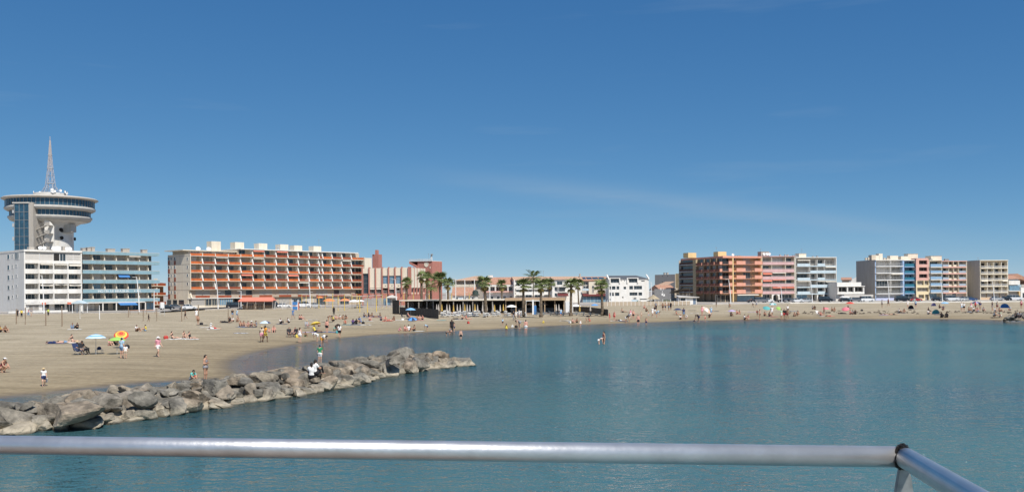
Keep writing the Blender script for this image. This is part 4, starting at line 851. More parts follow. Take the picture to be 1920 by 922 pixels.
f.box('blue_terrace', e9(440), e9(540), -2.5, -2.3, 0, 1.1, PALEBLUE); f.box('satellite_box', e9(490), e9(525), -.3, -.02, .8, 1.9, FRAMED)
# ---------------------------------------------------------------- things between villa and right-hand blocks
f = Fac('apartment_building', 'plain grey block with a cream front behind the tiled house', 1228, 452, 1266, 440)
z9 = lambda v: f.z(1245, 500 + v / 8.382)
f.box('wall', 0, f.L, 0, 14, 0, z9(122), GREYW); f.box('cream_front', f.L, f.L + 5.2, .3, 14, 0, z9(112), YELLOW)
for a, c in ((112, 145), (192, 145), (112, 235), (192, 235)): f.box('vent', f.x(1130 + (a + 825) / 8.382) , f.x(1130 + (a + 825) / 8.382) + .5, -.06, 0, z9(c + 8), z9(c), DARK)
for c in (155, 250, 330): f.win(f.L + 2.2, .3, z9(c + 25), 1.6, z9(c) - z9(c + 25), nx=1, glass=GLASS if c != 250 else LGREY)
for a in (3, 5): chimney(f, a, 3, z9(122), .8, .8, .9, GREYW)
f = Fac('house', 'house with orange tiled roof behind the grey graffiti wall', 1221, 372, 1242, 366)
f.box('wall', 0, f.L, .5, 8, 0, f.z(1230, 540), BEIGE); b = MB(); za, zc = f.z(1230, 538.5), f.z(1230, 527.5); b.add([(-.3, 0, za), (f.L + .6, 0, za), (f.L - 1.5, 8, zc), (-.3, 8, zc), (-.3, 0, za - .2), (f.L + .6, 0, za - .2)], [(0, 1, 2, 3), (0, 4, 5, 1)]); b.build('roof', TILE2, f.root)
f = Fac('house', 'small house with mottled red tile roof beside the dark canopy', 1238, 362, 1266, 364)
f.box('wall', 0, f.L, .5, 8, 0, f.z(1250, 543), GREYW); gable(f, 0, f.L, 0, 9, f.z(1250, 543), f.z(1250, 534), TILE)
f = Fac('garden_wall', 'grey rendered yard wall with white graffiti marks', 1227, 345, 1258, 345, cat='wall')
f.box('wall', 0, f.L, 0, .3, 0, f.z(1240, 541.5), mat('dark_grey_render', (.20, .20, .205)))
gb = MB(); rg2 = random.Random(5)
for k in range(9):
    x0 = f.x(1237) + rg2.uniform(0, 1.6); z0 = f.z(1240, 556) + rg2.uniform(0, 2.6); gb.box(x0, x0 + rg2.choice((.12, .7)), -.03, -.012 - k * .001, z0, z0 + rg2.choice((.8, .13)))
gb.build('graffiti', WPAINT, f.root)
f = Fac('shelter', 'open shelter with dark curved roof next to the shaded corner block', 1255, 338, 1279, 334, cat='shelter')
b = MB(); z0, z1_ = f.z(1257, 548), f.z(1277, 540.5); b.add([(0, 0, z0), (f.L, 0, z1_), (f.L, 5, z1_), (0, 5, z0), (0, 0, z0 - .25), (f.L, 0, z1_ - .25), (f.L, 5, z1_ - .25), (0, 5, z0 - .25)], [(0, 1, 2, 3), (7, 6, 5, 4), (0, 4, 5, 1), (1, 5, 6, 2), (3, 2, 6, 7), (0, 3, 7, 4)]); b.build('roof', DWOOD, f.root)
for i in range(4): f.box('post', i * (f.L - .2) / 3, i * (f.L - .2) / 3 + .2, 4.6, 4.8, 0, z0 + i * (z1_ - z0) / 3 - .3, DWOOD)
f.box('back_wall', 0, f.L, 4.85, 5, 0, z0 - .4, GREYW)
f = Fac('beach_hut', 'small white hut with blue door at the end of the beige fence', 1274, 283, 1306, 283.5, cat='hut')
zh = lambda v: f.z(1290, 460 + v / 7.68); eh = lambda v: f.x(1265 + v / 7.68)
wall_open(f.root, 0, f.L, -.4, zh(748), [(eh(85), eh(150), zh(795), zh(755)), (eh(262), eh(303), -.1, zh(758))], WHITE, 0, .2, 'front_wall'); f.box('wall', 0, f.L, .21, 3.5, -.4, zh(748), WHITE)
f.win(eh(85), .19, zh(795), eh(150) - eh(85), zh(755) - zh(795), nx=2, frame=FRAMED); f.box('door', eh(264), eh(301), .1, .15, -.1, zh(760), mat('blue_grey_door', (.16, .22, .30)))
b = MB(); b.add([(-.5, -.6, zh(735)), (f.L + .7, -.6, zh(742)), (f.L + .7, 4, zh(738)), (-.5, 4, zh(715)), (-.5, -.6, zh(748)), (f.L + .7, -.6, zh(752)), (f.L + .7, 4, zh(748)), (-.5, 4, zh(725))], [(0, 1, 2, 3), (7, 6, 5, 4), (0, 4, 5, 1), (1, 5, 6, 2), (3, 2, 6, 7), (0, 3, 7, 4)]); b.build('roof', LGREY, f.root)
f = Fac('fence', 'beige screen fence with white posts at the top of the beach', 1131, 279, 1294, 281, base=.9, cat='fence')
n = 22
for i in range(n): f.box('panel', i * f.L / n + .05, (i + 1) * f.L / n - .05, 0, .06, .15, 1.35, mat('beige_screen', (.46, .38, .29)))
for i in range(n + 1): f.box('post', i * f.L / n - .05, i * f.L / n + .05, -.05, .05, 0, 2.0 if i % 2 else 1.5, WPAINT)
# ================================================================ RIGHT-HAND BLOCKS
# ---- orange and ochre corner block
f = Fac('apartment_building', 'orange and ochre corner block with one side in deep shade', 1356, 330, 1428.5, 336)
Z = lambda v, p=1374: f.z(p, 460 + v / 7.68); X = lambda v: f.x(1265 + v / 7.68); D = f.t(1277)
pt = [Z(v) for v in (225, 328, 432, 540, 640)]; pb = [Z(v) for v in (275, 378, 482, 585, 692)]; ZT = Z(152); fl = (pb[0] - pb[4]) / 4
SHADEW = mat('shade_darkened_side_render', (.24, .18, .12), stain=.07); f.box('wall', .3, f.L, 1.7, D, 0, ZT - .6, OCHRE); f.box('side_wall', 0, .3, 1.7, D, 0, ZT - .62, SHADEW); f.box('roof_band', -.12, f.L, -.1, D, ZT - .7, ZT, SALMON)  # side render is darkened: the shade of this side is put into its colour
f.box('corner_column', X(830), X(846), -.2, 1.7, 0, ZT - .7, YELLOW); f.box('end_wall', f.L - .3, f.L, .1, 1.69, 0, ZT - .7, YELLOW)
for k in range(5):
    z0, z1_ = pb[k], pt[k]; zt = pb[k] + fl - .12
    f.box('floor_slab', .05, f.L, 0, 1.69, z0, z0 + .18, SALMON)
    for a, b_ in ((890, 1020), (1152, 1262)): f.box('balcony_parapet', X(a), X(b_), -.12, .0, z0 - .02, z1_ + .05, SALMON)
    f.box('balcony_parapet', X(778), X(829), -.12, .0, z0 - .02, z1_ + .02, SALMON); railing(f.root, X(1022), X(1150), -.05, z0 + .1, .85, FRAMED, 10); railing(f.root, X(700), X(776), -.05, z0 + .1, .85, FRAMED, 7)
    f.win(X(1025), 1.7, z0 + .2, X(1125) - X(1025), fl - .5, nx=3, frame=FRAMED, glass=pick_glass()); f.win(X(850), 1.7, z0 + .2, 2, fl - .5, nx=2, glass=pick_glass()); f.win(X(720), 1.7, z0 + .2, X(815) - X(720), fl - .5, nx=2, frame=FRAMED, glass=rng.choice((GLASS, DARK)))
    for a, b_ in ((890, 1015), (1150, 1250)): f.box('yellow_panel', X(a), X(b_), 1.6, 1.69, z0 + .2, z0 + fl * .62, YELLOW)
    # shaded side: little balconies and loggias, panel colours darkened to stand for the shade
    for p0, p1 in ((1309.5, 1320), (1324, 1332), (1336, 1343.5), (1346, 1354.5)):
        t0, t1 = f.t(p1), f.t(p0); o = f.box('side_balcony', -1.1, 0, t0, t1, z0, z0 + .15, SALMON)
        box('parapet', o, 0, .1, .1, t1 - t0, .15, 1.0, mat('shade_darkened_panel', (.20, .075, .05))); box('end_parapet', o, 0, 1.1, 0, .1, .15, 1.05, SALMON)
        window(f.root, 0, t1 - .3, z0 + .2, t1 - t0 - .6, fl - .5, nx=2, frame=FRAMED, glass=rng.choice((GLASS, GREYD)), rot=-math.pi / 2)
    t0, t1 = f.t(1303), f.t(1277.6); f.box('loggia_slab', -.9, 0, t0, t1, z0 + .5, z0 + .68, PALEBLUE); f.box('loggia_screen', -.85, -.8, t0, t1, z0 + .68, z0 + 1.5, mat('shade_darkened_screen', (.10, .05, .035))); window(f.root, 0, t1 - .2, z0 + .7, t1 - t0 - .4, fl - .6, nx=4, frame=FRAMED, glass=GLASS, rot=-math.pi / 2)
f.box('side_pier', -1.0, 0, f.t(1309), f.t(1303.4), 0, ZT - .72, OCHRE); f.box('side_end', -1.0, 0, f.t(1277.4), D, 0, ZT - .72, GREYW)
for p0 in (1322, 1334, 1345): t0 = f.t(p0); f.box('side_pier', -.7, 0, t0 - .4, t0 + .3, 0, ZT - .72, SHADEW)
f.win(X(935), 1.69, .1, X(1190) - X(935), pb[4] - .9, nx=6, frame=FRAMED, glass=GLASSP); awning(f.root, X(895), X(1200), 1.2, pb[4] - .15, 1.8, .35, AWNW)
for a, b_ in ((620, 690), (705, 760), (770, 825)): f.win(X(a), 1.69, .1, max(.8, X(b_) - X(a)), pb[4] - .6, nx=2, frame=FRAMED, glass=DARK)
for p, wv, m_ in ((1305, 18, YELLOW), (1355.5, 17, YELLOW)): o = f.box('roof_box', f.x(p) + (8 if p < 1330 else 0), f.x(p) + (8 if p < 1330 else 0) + 3.6, 18 if p < 1330 else 3, 21.5 if p < 1330 else 6, ZT - .01, ZT + (1.9 if p < 1330 else 1.7), m_)
for k in range(6): x = rng.uniform(3, f.L - 2); f.box('roof_vent', x, x + .6, 4, 4.6, ZT - .01, ZT + .35, GREYD)
antenna(f, f.x(1355), 4, ZT + 1.6, 1.8); dish(f, 6, 2.5, ZT, .5)
def slab_block(f, px0, tops, bots, bays, wallm, parm, base_y, ZT, D=13, rec=1.7, slabm=WHITE, divm=WHITE, parf=None, aw=(), glasses=None, endw=True, roofm=WHITE, seed=0, wfill=.8, proud=.12):
    r = random.Random(seed); n = len(tops); fl = (bots[0] - bots[-1]) / (n - 1)
    f.box('wall', 0, f.L, rec, D, 0, ZT - .25, wallm); f.box('roof_slab', -.05, f.L + .05, -.1, D, ZT - .25, ZT, roofm)
    if endw: f.box('end_wall', 0, .22, .05, rec, 0, ZT - .25, divm); f.box('end_wall', f.L - .22, f.L, .05, rec, 0, ZT - .25, divm)
    for k in range(n):
        f.box('floor_slab', .05, f.L - .05, 0, rec - .005, bots[k], bots[k] + .17, slabm)
        for j in range(len(bays) - 1):
            a, b_ = bays[j], bays[j + 1]
            if parf: parf(k, j, a, b_, bots[k], tops[k])
            else: f.box('balcony_parapet', a + .01, b_ - .01, -proud, 0, bots[k] - .05, tops[k], parm)
            wd = (b_ - a) * wfill; f.win(a + (b_ - a - wd) / 2, rec, bots[k] + .2, wd, fl - .5, nx=max(2, round(wd / 1.2)), frame=r.choice((FRAME, FRAMED)), glass=r.choice(glasses or (GLASS, GLASS, CURT, LGREY, GREYD)))
            if j: f.box('divider_wall', a - .08, a + .08, .05, rec - .01, bots[k] + .18, bots[k] + fl - .02, divm)
            for (kk, jj, m_, dr) in aw:
                if (kk, jj) == (k, j): awning(f.root, a + .1, b_ - .1, .4, bots[k] + fl - .06, .9, dr, m_)
    return fl
# ---- rose block
f = Fac('apartment_building', 'rose balcony block between the orange corner block and the pale blue block', 1429, 336.2, 1491, 338.5)
Z = lambda v: f.z(1460, 460 + v / 7.68); X = lambda v: f.x(1420 + v / 7.68); ZT = Z(152)
tops = [Z(v) for v in (238, 340, 445, 550, 658)]; bots = [Z(v) for v in (277, 385, 490, 590, 695)]
slab_block(f, 1429, tops, bots, [X(75), X(210), X(410), X(530)], BEIGE, ROSE, 0, ZT, roofm=ROSE, divm=CREAM, aw=((2, 0, AWNR, .6), (2, 1, AWNW, .15), (3, 0, AWNR, .6), (3, 1, AWNR, .12), (4, 1, AWNR, .4), (4, 2, AWNR, .4)), seed=4)
for k in range(5): f.box('hand_rail', .3, f.L - .3, -.16, -.12, tops[k] + .22, tops[k] + .28, WPAINT)
f.box('plinth', .23, X(210), .2, 1.69, 0, Z(765), WHITE); f.box('plinth', X(312), f.L - .23, .2, 1.69, 0, Z(765), WHITE)
b = MB(); pts = [(0, 0), (0, 2.9), (3.1, 2.9), (3.1, 0), (2.6, 0), (2.6, 1.6)] + [(1.55 + 1.05 * math.cos(t), 1.6 + .95 * math.sin(t)) for t in [math.pi * k / 8 for k in range(1, 8)]] + [(.5, 1.6), (.5, 0)]
b.prism(pts, 'y', .0, .6); b.build('arched_entrance', WHITE, f.root, (X(208), 0, 0)); f.win(X(80), 1.69, Z(760), X(205) - X(80), Z(705) - Z(760), nx=3); f.win(X(325), 1.69, Z(760), X(525) - X(325), Z(705) - Z(760), nx=4); f.box('door', X(225), X(295), 1.6, 1.68, 0, 2.4, GLASS)
chimney(f, X(110), 3, ZT, X(225) - X(110), 3, Z(85) - Z(150), GREYW)
for a in (150, 195, 225): dish(f, X(a), 2.7, ZT + .3, .55)
for a in (380, 455, 490): f.box('roof_vent', X(a), X(a) + .5, 3, 3.5, ZT, ZT + .7, GREYD)
antenna(f, X(120), 4, ZT + 1.5, 1.5)
# ---- pale blue block
f = Fac('apartment_building', 'pale blue and white balcony block left of the low white pavilion', 1492, 338.6, 1569, 341)
Z = lambda v: f.z(1530, 460 + v / 7.68); X = lambda v: f.x(1420 + v / 7.68); ZT = Z(168)
tops = [Z(v) for v in (262, 362, 465, 565, 662)]; bots = [Z(v) for v in (303, 400, 500, 605, 702)]
def pf(k, j, a, b_, z0, z1_):
    solid = (j + k) % 2 == 0 or j == 2
    if solid: f.box('balcony_parapet', a + .01, b_ - .01, -.14, 0, z0 - .05, z1_ + .05, PALEBLUE)
    else: f.box('balcony_edge', a + .01, b_ - .01, -.13, 0, z0 - .05, z0 + .3, PALEBLUE); railing(f.root, a + .1, b_ - .1, -.06, z0 + .3, .75, STEEL, 9)
slab_block(f, 1492, tops, bots, [X(575), X(760), X(865), X(975), X(1130)], GREYW, PALEBLUE, 0, ZT, parf=pf, aw=((0, 0, AWNW, .12), (1, 3, AWNW, .25), (3, 3, AWNW, .35), (3, 0, AWNW, .12), (3, 2, AWNW, .15)), seed=9)
for a, b_, g in ((580, 745, GLASSP), (800, 850, DARK), (885, 935, GLASS), (985, 1120, GLASS)): f.win(X(a), 1.69, .5, X(b_) - X(a), 1.9, nx=2, glass=g)
f.box('plinth', .3, X(770), .6, 1.68, 0, .8, PALEBLUE); f.box('white_pier', X(858), X(875), .02, 1.68, 0, bots[4], WHITE); f.box('white_pier', X(945), X(970), .02, 1.68, 0, bots[4], WHITE)
chimney(f, X(655), 3, ZT, X(760) - X(655), 3, Z(110) - Z(165), CREAM)
for a in (560, 590, 615, 845, 905): f.box('roof_vent', X(a), X(a) + .6, 2.5, 3.2, ZT, ZT + rng.uniform(.4, .9), FRAMED)
antenna(f, X(712), 4, ZT + 1.4, 2.0); antenna(f, X(595), 3, ZT, 1.3)
# ---- low white pavilion restaurant
f = Fac('pavilion', 'low white two storey pavilion restaurant between the two groups of blocks', 1570, 333, 1622, 334)
Z = lambda v: f.z(1595, 460 + v / 7.683); X = lambda v: f.x(1560 + v / 7.683)
f.box('wall', 0, X(420), 1.2, 10, 0, Z(530), WHITE); f.box('roof_band', -.1, X(420), -.05, 10, Z(583), Z(530), WHITE); f.box('roof_slab', -.2, X(470), -.3, 10, Z(592), Z(583), WHITE)
f.box('upper_floor', 0, X(465), 0, 1.2, Z(700), Z(670), WHITE)
for a, b_ in ((90, 218), (232, 312), (328, 448)): f.win(X(a), .9, Z(668), X(b_) - X(a), Z(600) - Z(668), nx=2, glass=DARK)
for v in (80, 218, 315, 450): f.box('pier', X(v), X(v) + .35, -.02, 1.2, Z(670), Z(592), WHITE)
f.box('canopy', X(130), X(545), -2.5, 0, Z(745), Z(708), LGREY); f.box('veranda', X(180), X(520), -2.3, -2.2, 0, Z(760), GLASSP)
for i in range(8): f.box('post', X(185) + i * (X(515) - X(185)) / 7, X(185) + i * (X(515) - X(185)) / 7 + .12, -2.45, -2.31, 0, Z(745), WHITE)
b = MB(); b.add([(X(95), -3, Z(750)), (X(205), -3, Z(750)), (X(205), 0, Z(750)), (X(95), 0, Z(750)), (X(135), -1.5, Z(712)), (X(165), -1.5, Z(712))], [(0, 1, 5, 4), (1, 2, 5), (2, 3, 4, 5), (3, 0, 4)]); b.build('tent_roof', PLASTIC, f.root)
f = Fac('house', 'house with small tiled roof and white gable behind the pavilion', 1579, 392, 1607, 390)
f.box('wall', 0, f.L, 1, 8, 0, f.z(1590, 525), GREYW); gable(f, 0, f.L * .6, 0, 9, f.z(1590, 524), f.z(1590, 519.5), TILE); b = MB(); z0 = f.z(1590, 526); b.prism([(0, 0), (5.8, 0), (5.8, z0), (2.9, z0 + 1.4), (0, z0)], 'y', .1, .6); b.build('gable_wall', WHITE, f.root, (f.L * .45, 0, 0))
# ---- blue glass railing block with blank grey flank
f = Fac('apartment_building', 'block with pale metal balcony rails and a blank grey side wall', 1642, 338, 1694.5, 339)
Z = lambda v: f.z(1668, 460 + v / 7.683); X = lambda v: f.x(1560 + v / 7.683); ZT = Z(205)
tops = [Z(v) for v in (258, 358, 455, 553, 652)]; bots = [Z(v) for v in (305, 402, 500, 598, 697)]; D = f.t(1606)
def pf2(k, j, a, b_, z0, z1_):
    f.box('balcony_edge', a, b_, -.1, 0, z0 - .04, z0 + .22, WPAINT); railing(f.root, a + .02, b_ - .02, -.05, z0 + .22, .85, STEEL, 12)
fl = slab_block(f, 1642, tops, bots, [X(650), X(850), f.L - .1], LGREY, WHITE, 0, ZT, D=D, parf=pf2, aw=((2, 1, AWNW, .2),), glasses=(LGREY, GLASSP, LGREY, GLASS, CURT), endw=False, seed=2)
f.box('blue_end', .0, .25, .3, 1.69, 0, ZT - .3, SKYBLUE); f.box('blue_pier', f.L - .35, f.L, .0, 1.69, 0, ZT - .3, SKYBLUE); f.box('flank_wall', -.12, 0, .4, D, 0, ZT - .05, GREYW); f.box('plinth', .3, f.L - .4, .3, 1.68, 0, .9, mat('lilac_render', (.50, .53, .70)))
for a in (660, 860): f.win(X(a), 1.69, .9, X(a + 160) - X(a), 1.7, nx=3, glass=LGREY)
for k in range(5):
    for i in range(5): f.swin(1616 + i * 2.4, 1617.6 + i * 2.4, 491 + k * 12.3, 496.2 + k * 12.3, nx=1, frame=FRAMED)
f.swin(1608, 1611.5, 493, 498, nx=1)
for v, wv, h in ((630, 65, 1.9), (690, 60, 1.7), (735, 55, 2.4), (900, 115, 1.6)): chimney(f, X(v), 3, ZT, X(v + wv) - X(v), 2.5, h, CREAM if v != 630 else BEIGE, False)
for v in (540, 575, 810, 850, 870): f.box('roof_vent', X(v), X(v) + .6, 3, 3.6, ZT, ZT + rng.uniform(.5, 1.0), BEIGE)
# ---- blue glazed slice
f = Fac('apartment_building', 'narrow block with blue glass balconies next to the salmon block', 1694.8, 339, 1717.5, 339.4)
Z = lambda v: f.z(1706, 460 + v / 7.683); ZT = Z(208); 
def pf3(k, j, a, b_, z0, z1_): f.box('glass_parapet', a + .1, b_ - .1, -.08, -.04, z0 + .2, z1_ + .15, mat('teal_glass', (.03, .16, .24), rough=.1, spec=.6)); f.box('balcony_edge', a, b_, -.12, 0, z0 - .05, z0 + .2, SKYBLUE)
slab_block(f, 0, [Z(v) for v in (270, 370, 465, 562, 660)], [Z(v) for v in (310, 407, 505, 600, 695)], [.25, f.L - .25], mat('blue_render', (.10, .22, .36)), SKYBLUE, 0, ZT, divm=SKYBLUE, slabm=SKYBLUE, parf=pf3, glasses=(GLASSB,), seed=3)
f.win(.4, 1.69, .5, 2.2, 1.8, nx=2, glass=GLASSB); f.win(2.9, 1.69, .1, 1.2, 2.3, nx=1, glass=GLASSB); f.box('plinth', .25, 2.8, .6, 1.68, 0, .5, PALEBLUE); chimney(f, .6, 3, ZT, 2.8, 3, 1.5, CREAM, False)
# ---- salmon and cream slice
f = Fac('apartment_building', 'narrow salmon and cream block with three dark square openings', 1717.8, 338.6, 1742, 339)
Z = lambda v: f.z(1730, 460 + v / 7.683); X = lambda v: f.x(1700 + v / 7.682); ZT = Z(200)
ops = [(X(180), X(300), Z(b_), Z(a)) for a, b_ in ((215, 272), (315, 370), (412, 466))] + [(X(152), X(247), Z(568), Z(508)), (X(258), X(315), Z(568), Z(508)), (X(152), X(315), Z(662), Z(607)), (X(170), X(252), Z(760), Z(708)), (X(265), X(318), 0, Z(705))]
ops = [(max(.1, a), min(f.L - .1, b_), c, d) for a, b_, c, d in ops]
zs_ = Z(503)
wall_open(f.root, 0, f.L, zs_, ZT, [o for o in ops if o[2] > zs_], PALEPINK, 0, .8, 'salmon_front'); wall_open(f.root, 0, f.L, 0, zs_ - .005, [o for o in ops if o[2] < zs_], mat('butter_render', (.74, .62, .40)), .02, .8, 'cream_front'); f.box('wall', 0, f.L, .83, 12, 0, ZT - .05, CREAM)
for i, (a, b_, c, d) in enumerate(ops): window(f.root, a + .02, .82, c + .02, b_ - a - .04, d - c - .04, nx=3 if b_ - a > 2 else 2, frame=FRAMED, glass=DARK if i < 3 else (CURT if i < 7 else GREYD), proud=.05)
f.box('roof_arch', .2, f.L - .2, 0, 4, ZT + .001, ZT + .45, PALEPINK); chimney(f, -.4, 5, ZT, 3.9, 3, 2.2, CREAM)
# ---- glass balcony slice
f = Fac('apartment_building', 'narrow white block with clear blue glass balcony fronts', 1742.3, 339, 1765.5, 339.5)
Z = lambda v: f.z(1754, 460 + v / 7.683); ZT = Z(210)
def pf4(k, j, a, b_, z0, z1_): f.box('glass_parapet', a + .05, b_ - .05, -.75, -.7, z0 + .2, z1_ + .1, mat('clear_blue_glass', (.26, .40, .55), rough=.12)); f.box('balcony_edge', a + .2, b_, -.8, 0, z0 - .1, z0 + .18, WHITE)
slab_block(f, 0, [Z(v) for v in (272, 365, 452, 545, 640)], [Z(v) for v in (315, 403, 495, 583, 680)], [.1, f.L - .1], CREAM, WHITE, 0, ZT, parf=pf4, glasses=(LGREY, CURT, GLASS, LGREY), divm=CREAM, roofm=CREAM, seed=5)
f.win(.5, 1.69, .2, 3.4, 2.2, nx=3, glass=GLASSP); f.box('plinth', .2, f.L - .2, .8, 1.68, 0, 1.0, PALEBLUE)
# ---- cream block with pink slabs
f = Fac('apartment_building', 'cream block with bright pink balcony bands', 1766, 339, 1813.5, 340)
Z = lambda v: f.z(1790, 460 + v / 7.683); X = lambda v: f.x(1700 + v / 7.682); ZT = Z(220)
def pf5(k, j, a, b_, z0, z1_):
    if j in (0, 3): f.box('glass_parapet', a + .1, b_ - .1, -.05, -.02, z0 + .3, z0 + 1.1, mat('clear_grey_glass', (.36, .42, .48), rough=.15))
    else: f.box('cream_parapet', a + .15, b_ - .15, .8, .9, z0 + .2, z0 + 1.05, CREAM)
    f.box('balcony_band', a, b_, -.3, 0, z0 - .15, z0 + .3, PALEPINK)
slab_block(f, 0, [Z(v) for v in (290, 383, 475, 567, 660)], [Z(v) for v in (315, 408, 500, 592, 685)], [X(518), X(608), X(680), X(752), X(855)], CREAM, PALEPINK, 0, ZT, parf=pf5, divm=CREAM, roofm=PALEPINK, glasses=(GLASS, GLASS, CURT, LGREY), seed=6)
for i, (a, b_) in enumerate(((525, 600), (615, 672), (690, 745), (760, 850))): f.win(X(a), 1.69, .7, X(b_) - X(a), 1.8, nx=2, glass=GLASS if i % 2 == 0 else LGREY)
f.box('plinth', .3, f.L - .3, .5, 1.68, 0, .6, PALEPINK); chimney(f, X(440), 4, ZT, X(595) - X(440), 4, 1.9, CREAM)
for v in (410, 620, 650): f.box('roof_vent', X(v), X(v) + .8, 3, 3.8, ZT, ZT + .8, FRAMED)
# ---- last cream block
f = Fac('apartment_building', 'cream framed block with white slabs at the right end of the seafront', 1838, 337, 1890.5, 338)
Z = lambda v: f.z(1865, 460 + v / 7.683); X = lambda v: f.x(1700 + v / 7.682); ZT = Z(210); D = f.t(1812)
CR2 = mat('ivory_render', (.76, .70, .58), stain=.06)
def pf6(k, j, a, b_, z0, z1_): f.box('balcony_edge', a, b_, -.15, 0, z0 - .08, z0 + .32, CR2); f.box('hand_rail', a + .1, b_ - .1, -.1, -.04, z0 + .75, z0 + .85, WPAINT); f.box('mid_rail', a + .1, b_ - .1, -.09, -.05, z0 + .52, z0 + .58, WPAINT)
slab_block(f, 0, [Z(v) for v in (295, 380, 470, 555, 645)], [Z(v) for v in (328, 413, 505, 590, 680)], [.25, X(1165), X(1260), X(1370), f.L - .25], BEIGE, CR2, 0, ZT, D=D, parf=pf6, divm=CR2, roofm=CR2, slabm=CR2, glasses=(GLASS, GLASS, CURT, LGREY, DARK), aw=((3, 0, AWNW, .15), (3, 3, AWNW, .15)), seed=11)
f.box('flank_wall', -.12, 0, .3, D, 0, ZT - .02, GREYW); f.box('plinth', .23, f.L - .23, .4, 1.68, 0, Z(750), mat('peach_render', (.66, .48, .33)))
for i in range(4): f.win(.5 + i * 2.6, .9, Z(745), 2.2, Z(690) - Z(745), nx=1, frame=CREAM, glass=GREYD)
f.swin(1818.5, 1820.5, 505, 557, nx=1, nz=6, frame=FRAMED); f.swin(1814.5, 1818, 492, 493.5, nx=1, frame=FRAMED); antenna(f, X(1100), 3, ZT, 1.2)
# ---- small houses at the right edge
f = Fac('house', 'small white house with glazed balcony beside the last cream block', 1891.5, 340, 1913, 340)
Z = lambda v: f.z(1900, 460 + v / 7.683); f.box('wall', 0, f.L, 1.2, 9, 0, Z(478), PALEBLUE); gable(f, 0, f.L, .6, 10, Z(478), Z(430), TILE, ov=.2)
f.box('upper_wall', .1, f.L - .1, 0, 1.19, Z(565), Z(505), WHITE); f.box('balcony_glass', .3, f.L - .3, 0, .1, Z(650), Z(580), GLASSP); f.box('floor_slab', 0, f.L, -.1, 1.19, Z(660), Z(650), WHITE); f.box('side_pier', f.L - .4, f.L, 0, 1.19, 0, Z(660), YELLOW); f.box('garage_door', .4, f.L - .6, 1.0, 1.18, 0, 3, GREYD)
f = Fac('house', 'house with brown gabled tile roof cut by the right edge of the picture', 1914, 350, 1975, 350)
Z = lambda v: f.z(1917, 460 + v / 7.683); f.box('wall', 0, f.L, 0, 9, 0, Z(600), WHITE); b = MB(); b.prism([(-3.6, Z(435)), (-1.5, Z(405)), (12, Z(640)), (12, Z(660))], 'y', -.5, 9.5); b.build('roof', TILE, f.root); f.box('gable_wall', .2, 6, -.1, 0, Z(600), Z(560), GREYW); f.win(.6, 0, .4, 2.2, 2, nx=2)
# ================================================================ PALMS
LEAF = mat('palm_leaf', (.145, .18, .06), rough=.6, var=.4, scale=2.5); LEAF2 = mat('palm_leaf_dry', (.24, .18, .055), rough=.7, var=.3, scale=2.5)
BARK = mat('palm_bark', (.15, .115, .08), rough=.9, var=.4, scale=5, bump=.8, bscale=8)
def frond_mesh(seed, m, L=1.5, fan=True):
    r = random.Random(seed); b = MB(); n = 9; st = []
    for i in range(n + 1):
        u = i / n; st.append(Vector((0, L * u * (1 - .12 * u), .30 * L * u - .62 * L * u * u)))
    b.tube(st[:7], [.025 - .002 * i for i in range(7)], 4)
    if fan:
        c = st[4]
        for k in range(15):
            a = R(-88 + 176 * k / 14) + r.uniform(-.06, .06); ln = L * (.62 - .18 * abs(a) / 1.5) * r.uniform(.85, 1.1); d = Vector((math.sin(a), math.cos(a), 0)); s = Vector((d.y, -d.x, 0)) * .035 * L
            p1 = c + d * ln * .55 + Vector((0, 0, .02)); p2 = c + d * ln + Vector((0, 0, -.30 * ln - r.uniform(0, .12)))
            b.add([c, p1 - s, p1 + s, p2], [(0, 1, 2), (1, 3, 2)])
    else:
        for k in range(24):
            u = .2 + .78 * k / 24; i = min(n - 1, int(u * n)); p = st[i].lerp(st[i + 1], u * n - i); ln = .42 * L * (1 - .7 * abs(u - .5))
            for sd in (-1, 1): b.add([p, p + Vector((sd * ln * .5, ln * .3, .02)), p + Vector((sd * ln, ln * .5, -.18 * ln)), p + Vector((sd * ln * .5, ln * .3 + .06, 0))], [(0, 1, 2, 3)])
    return b.me('frond', m)
FG = [frond_mesh(i, LEAF) for i in range(5)]; FD = [frond_mesh(i + 9, LEAF2) for i in range(3)]; FP = [frond_mesh(i + 30, LEAF, 2.3, False) for i in range(3)]
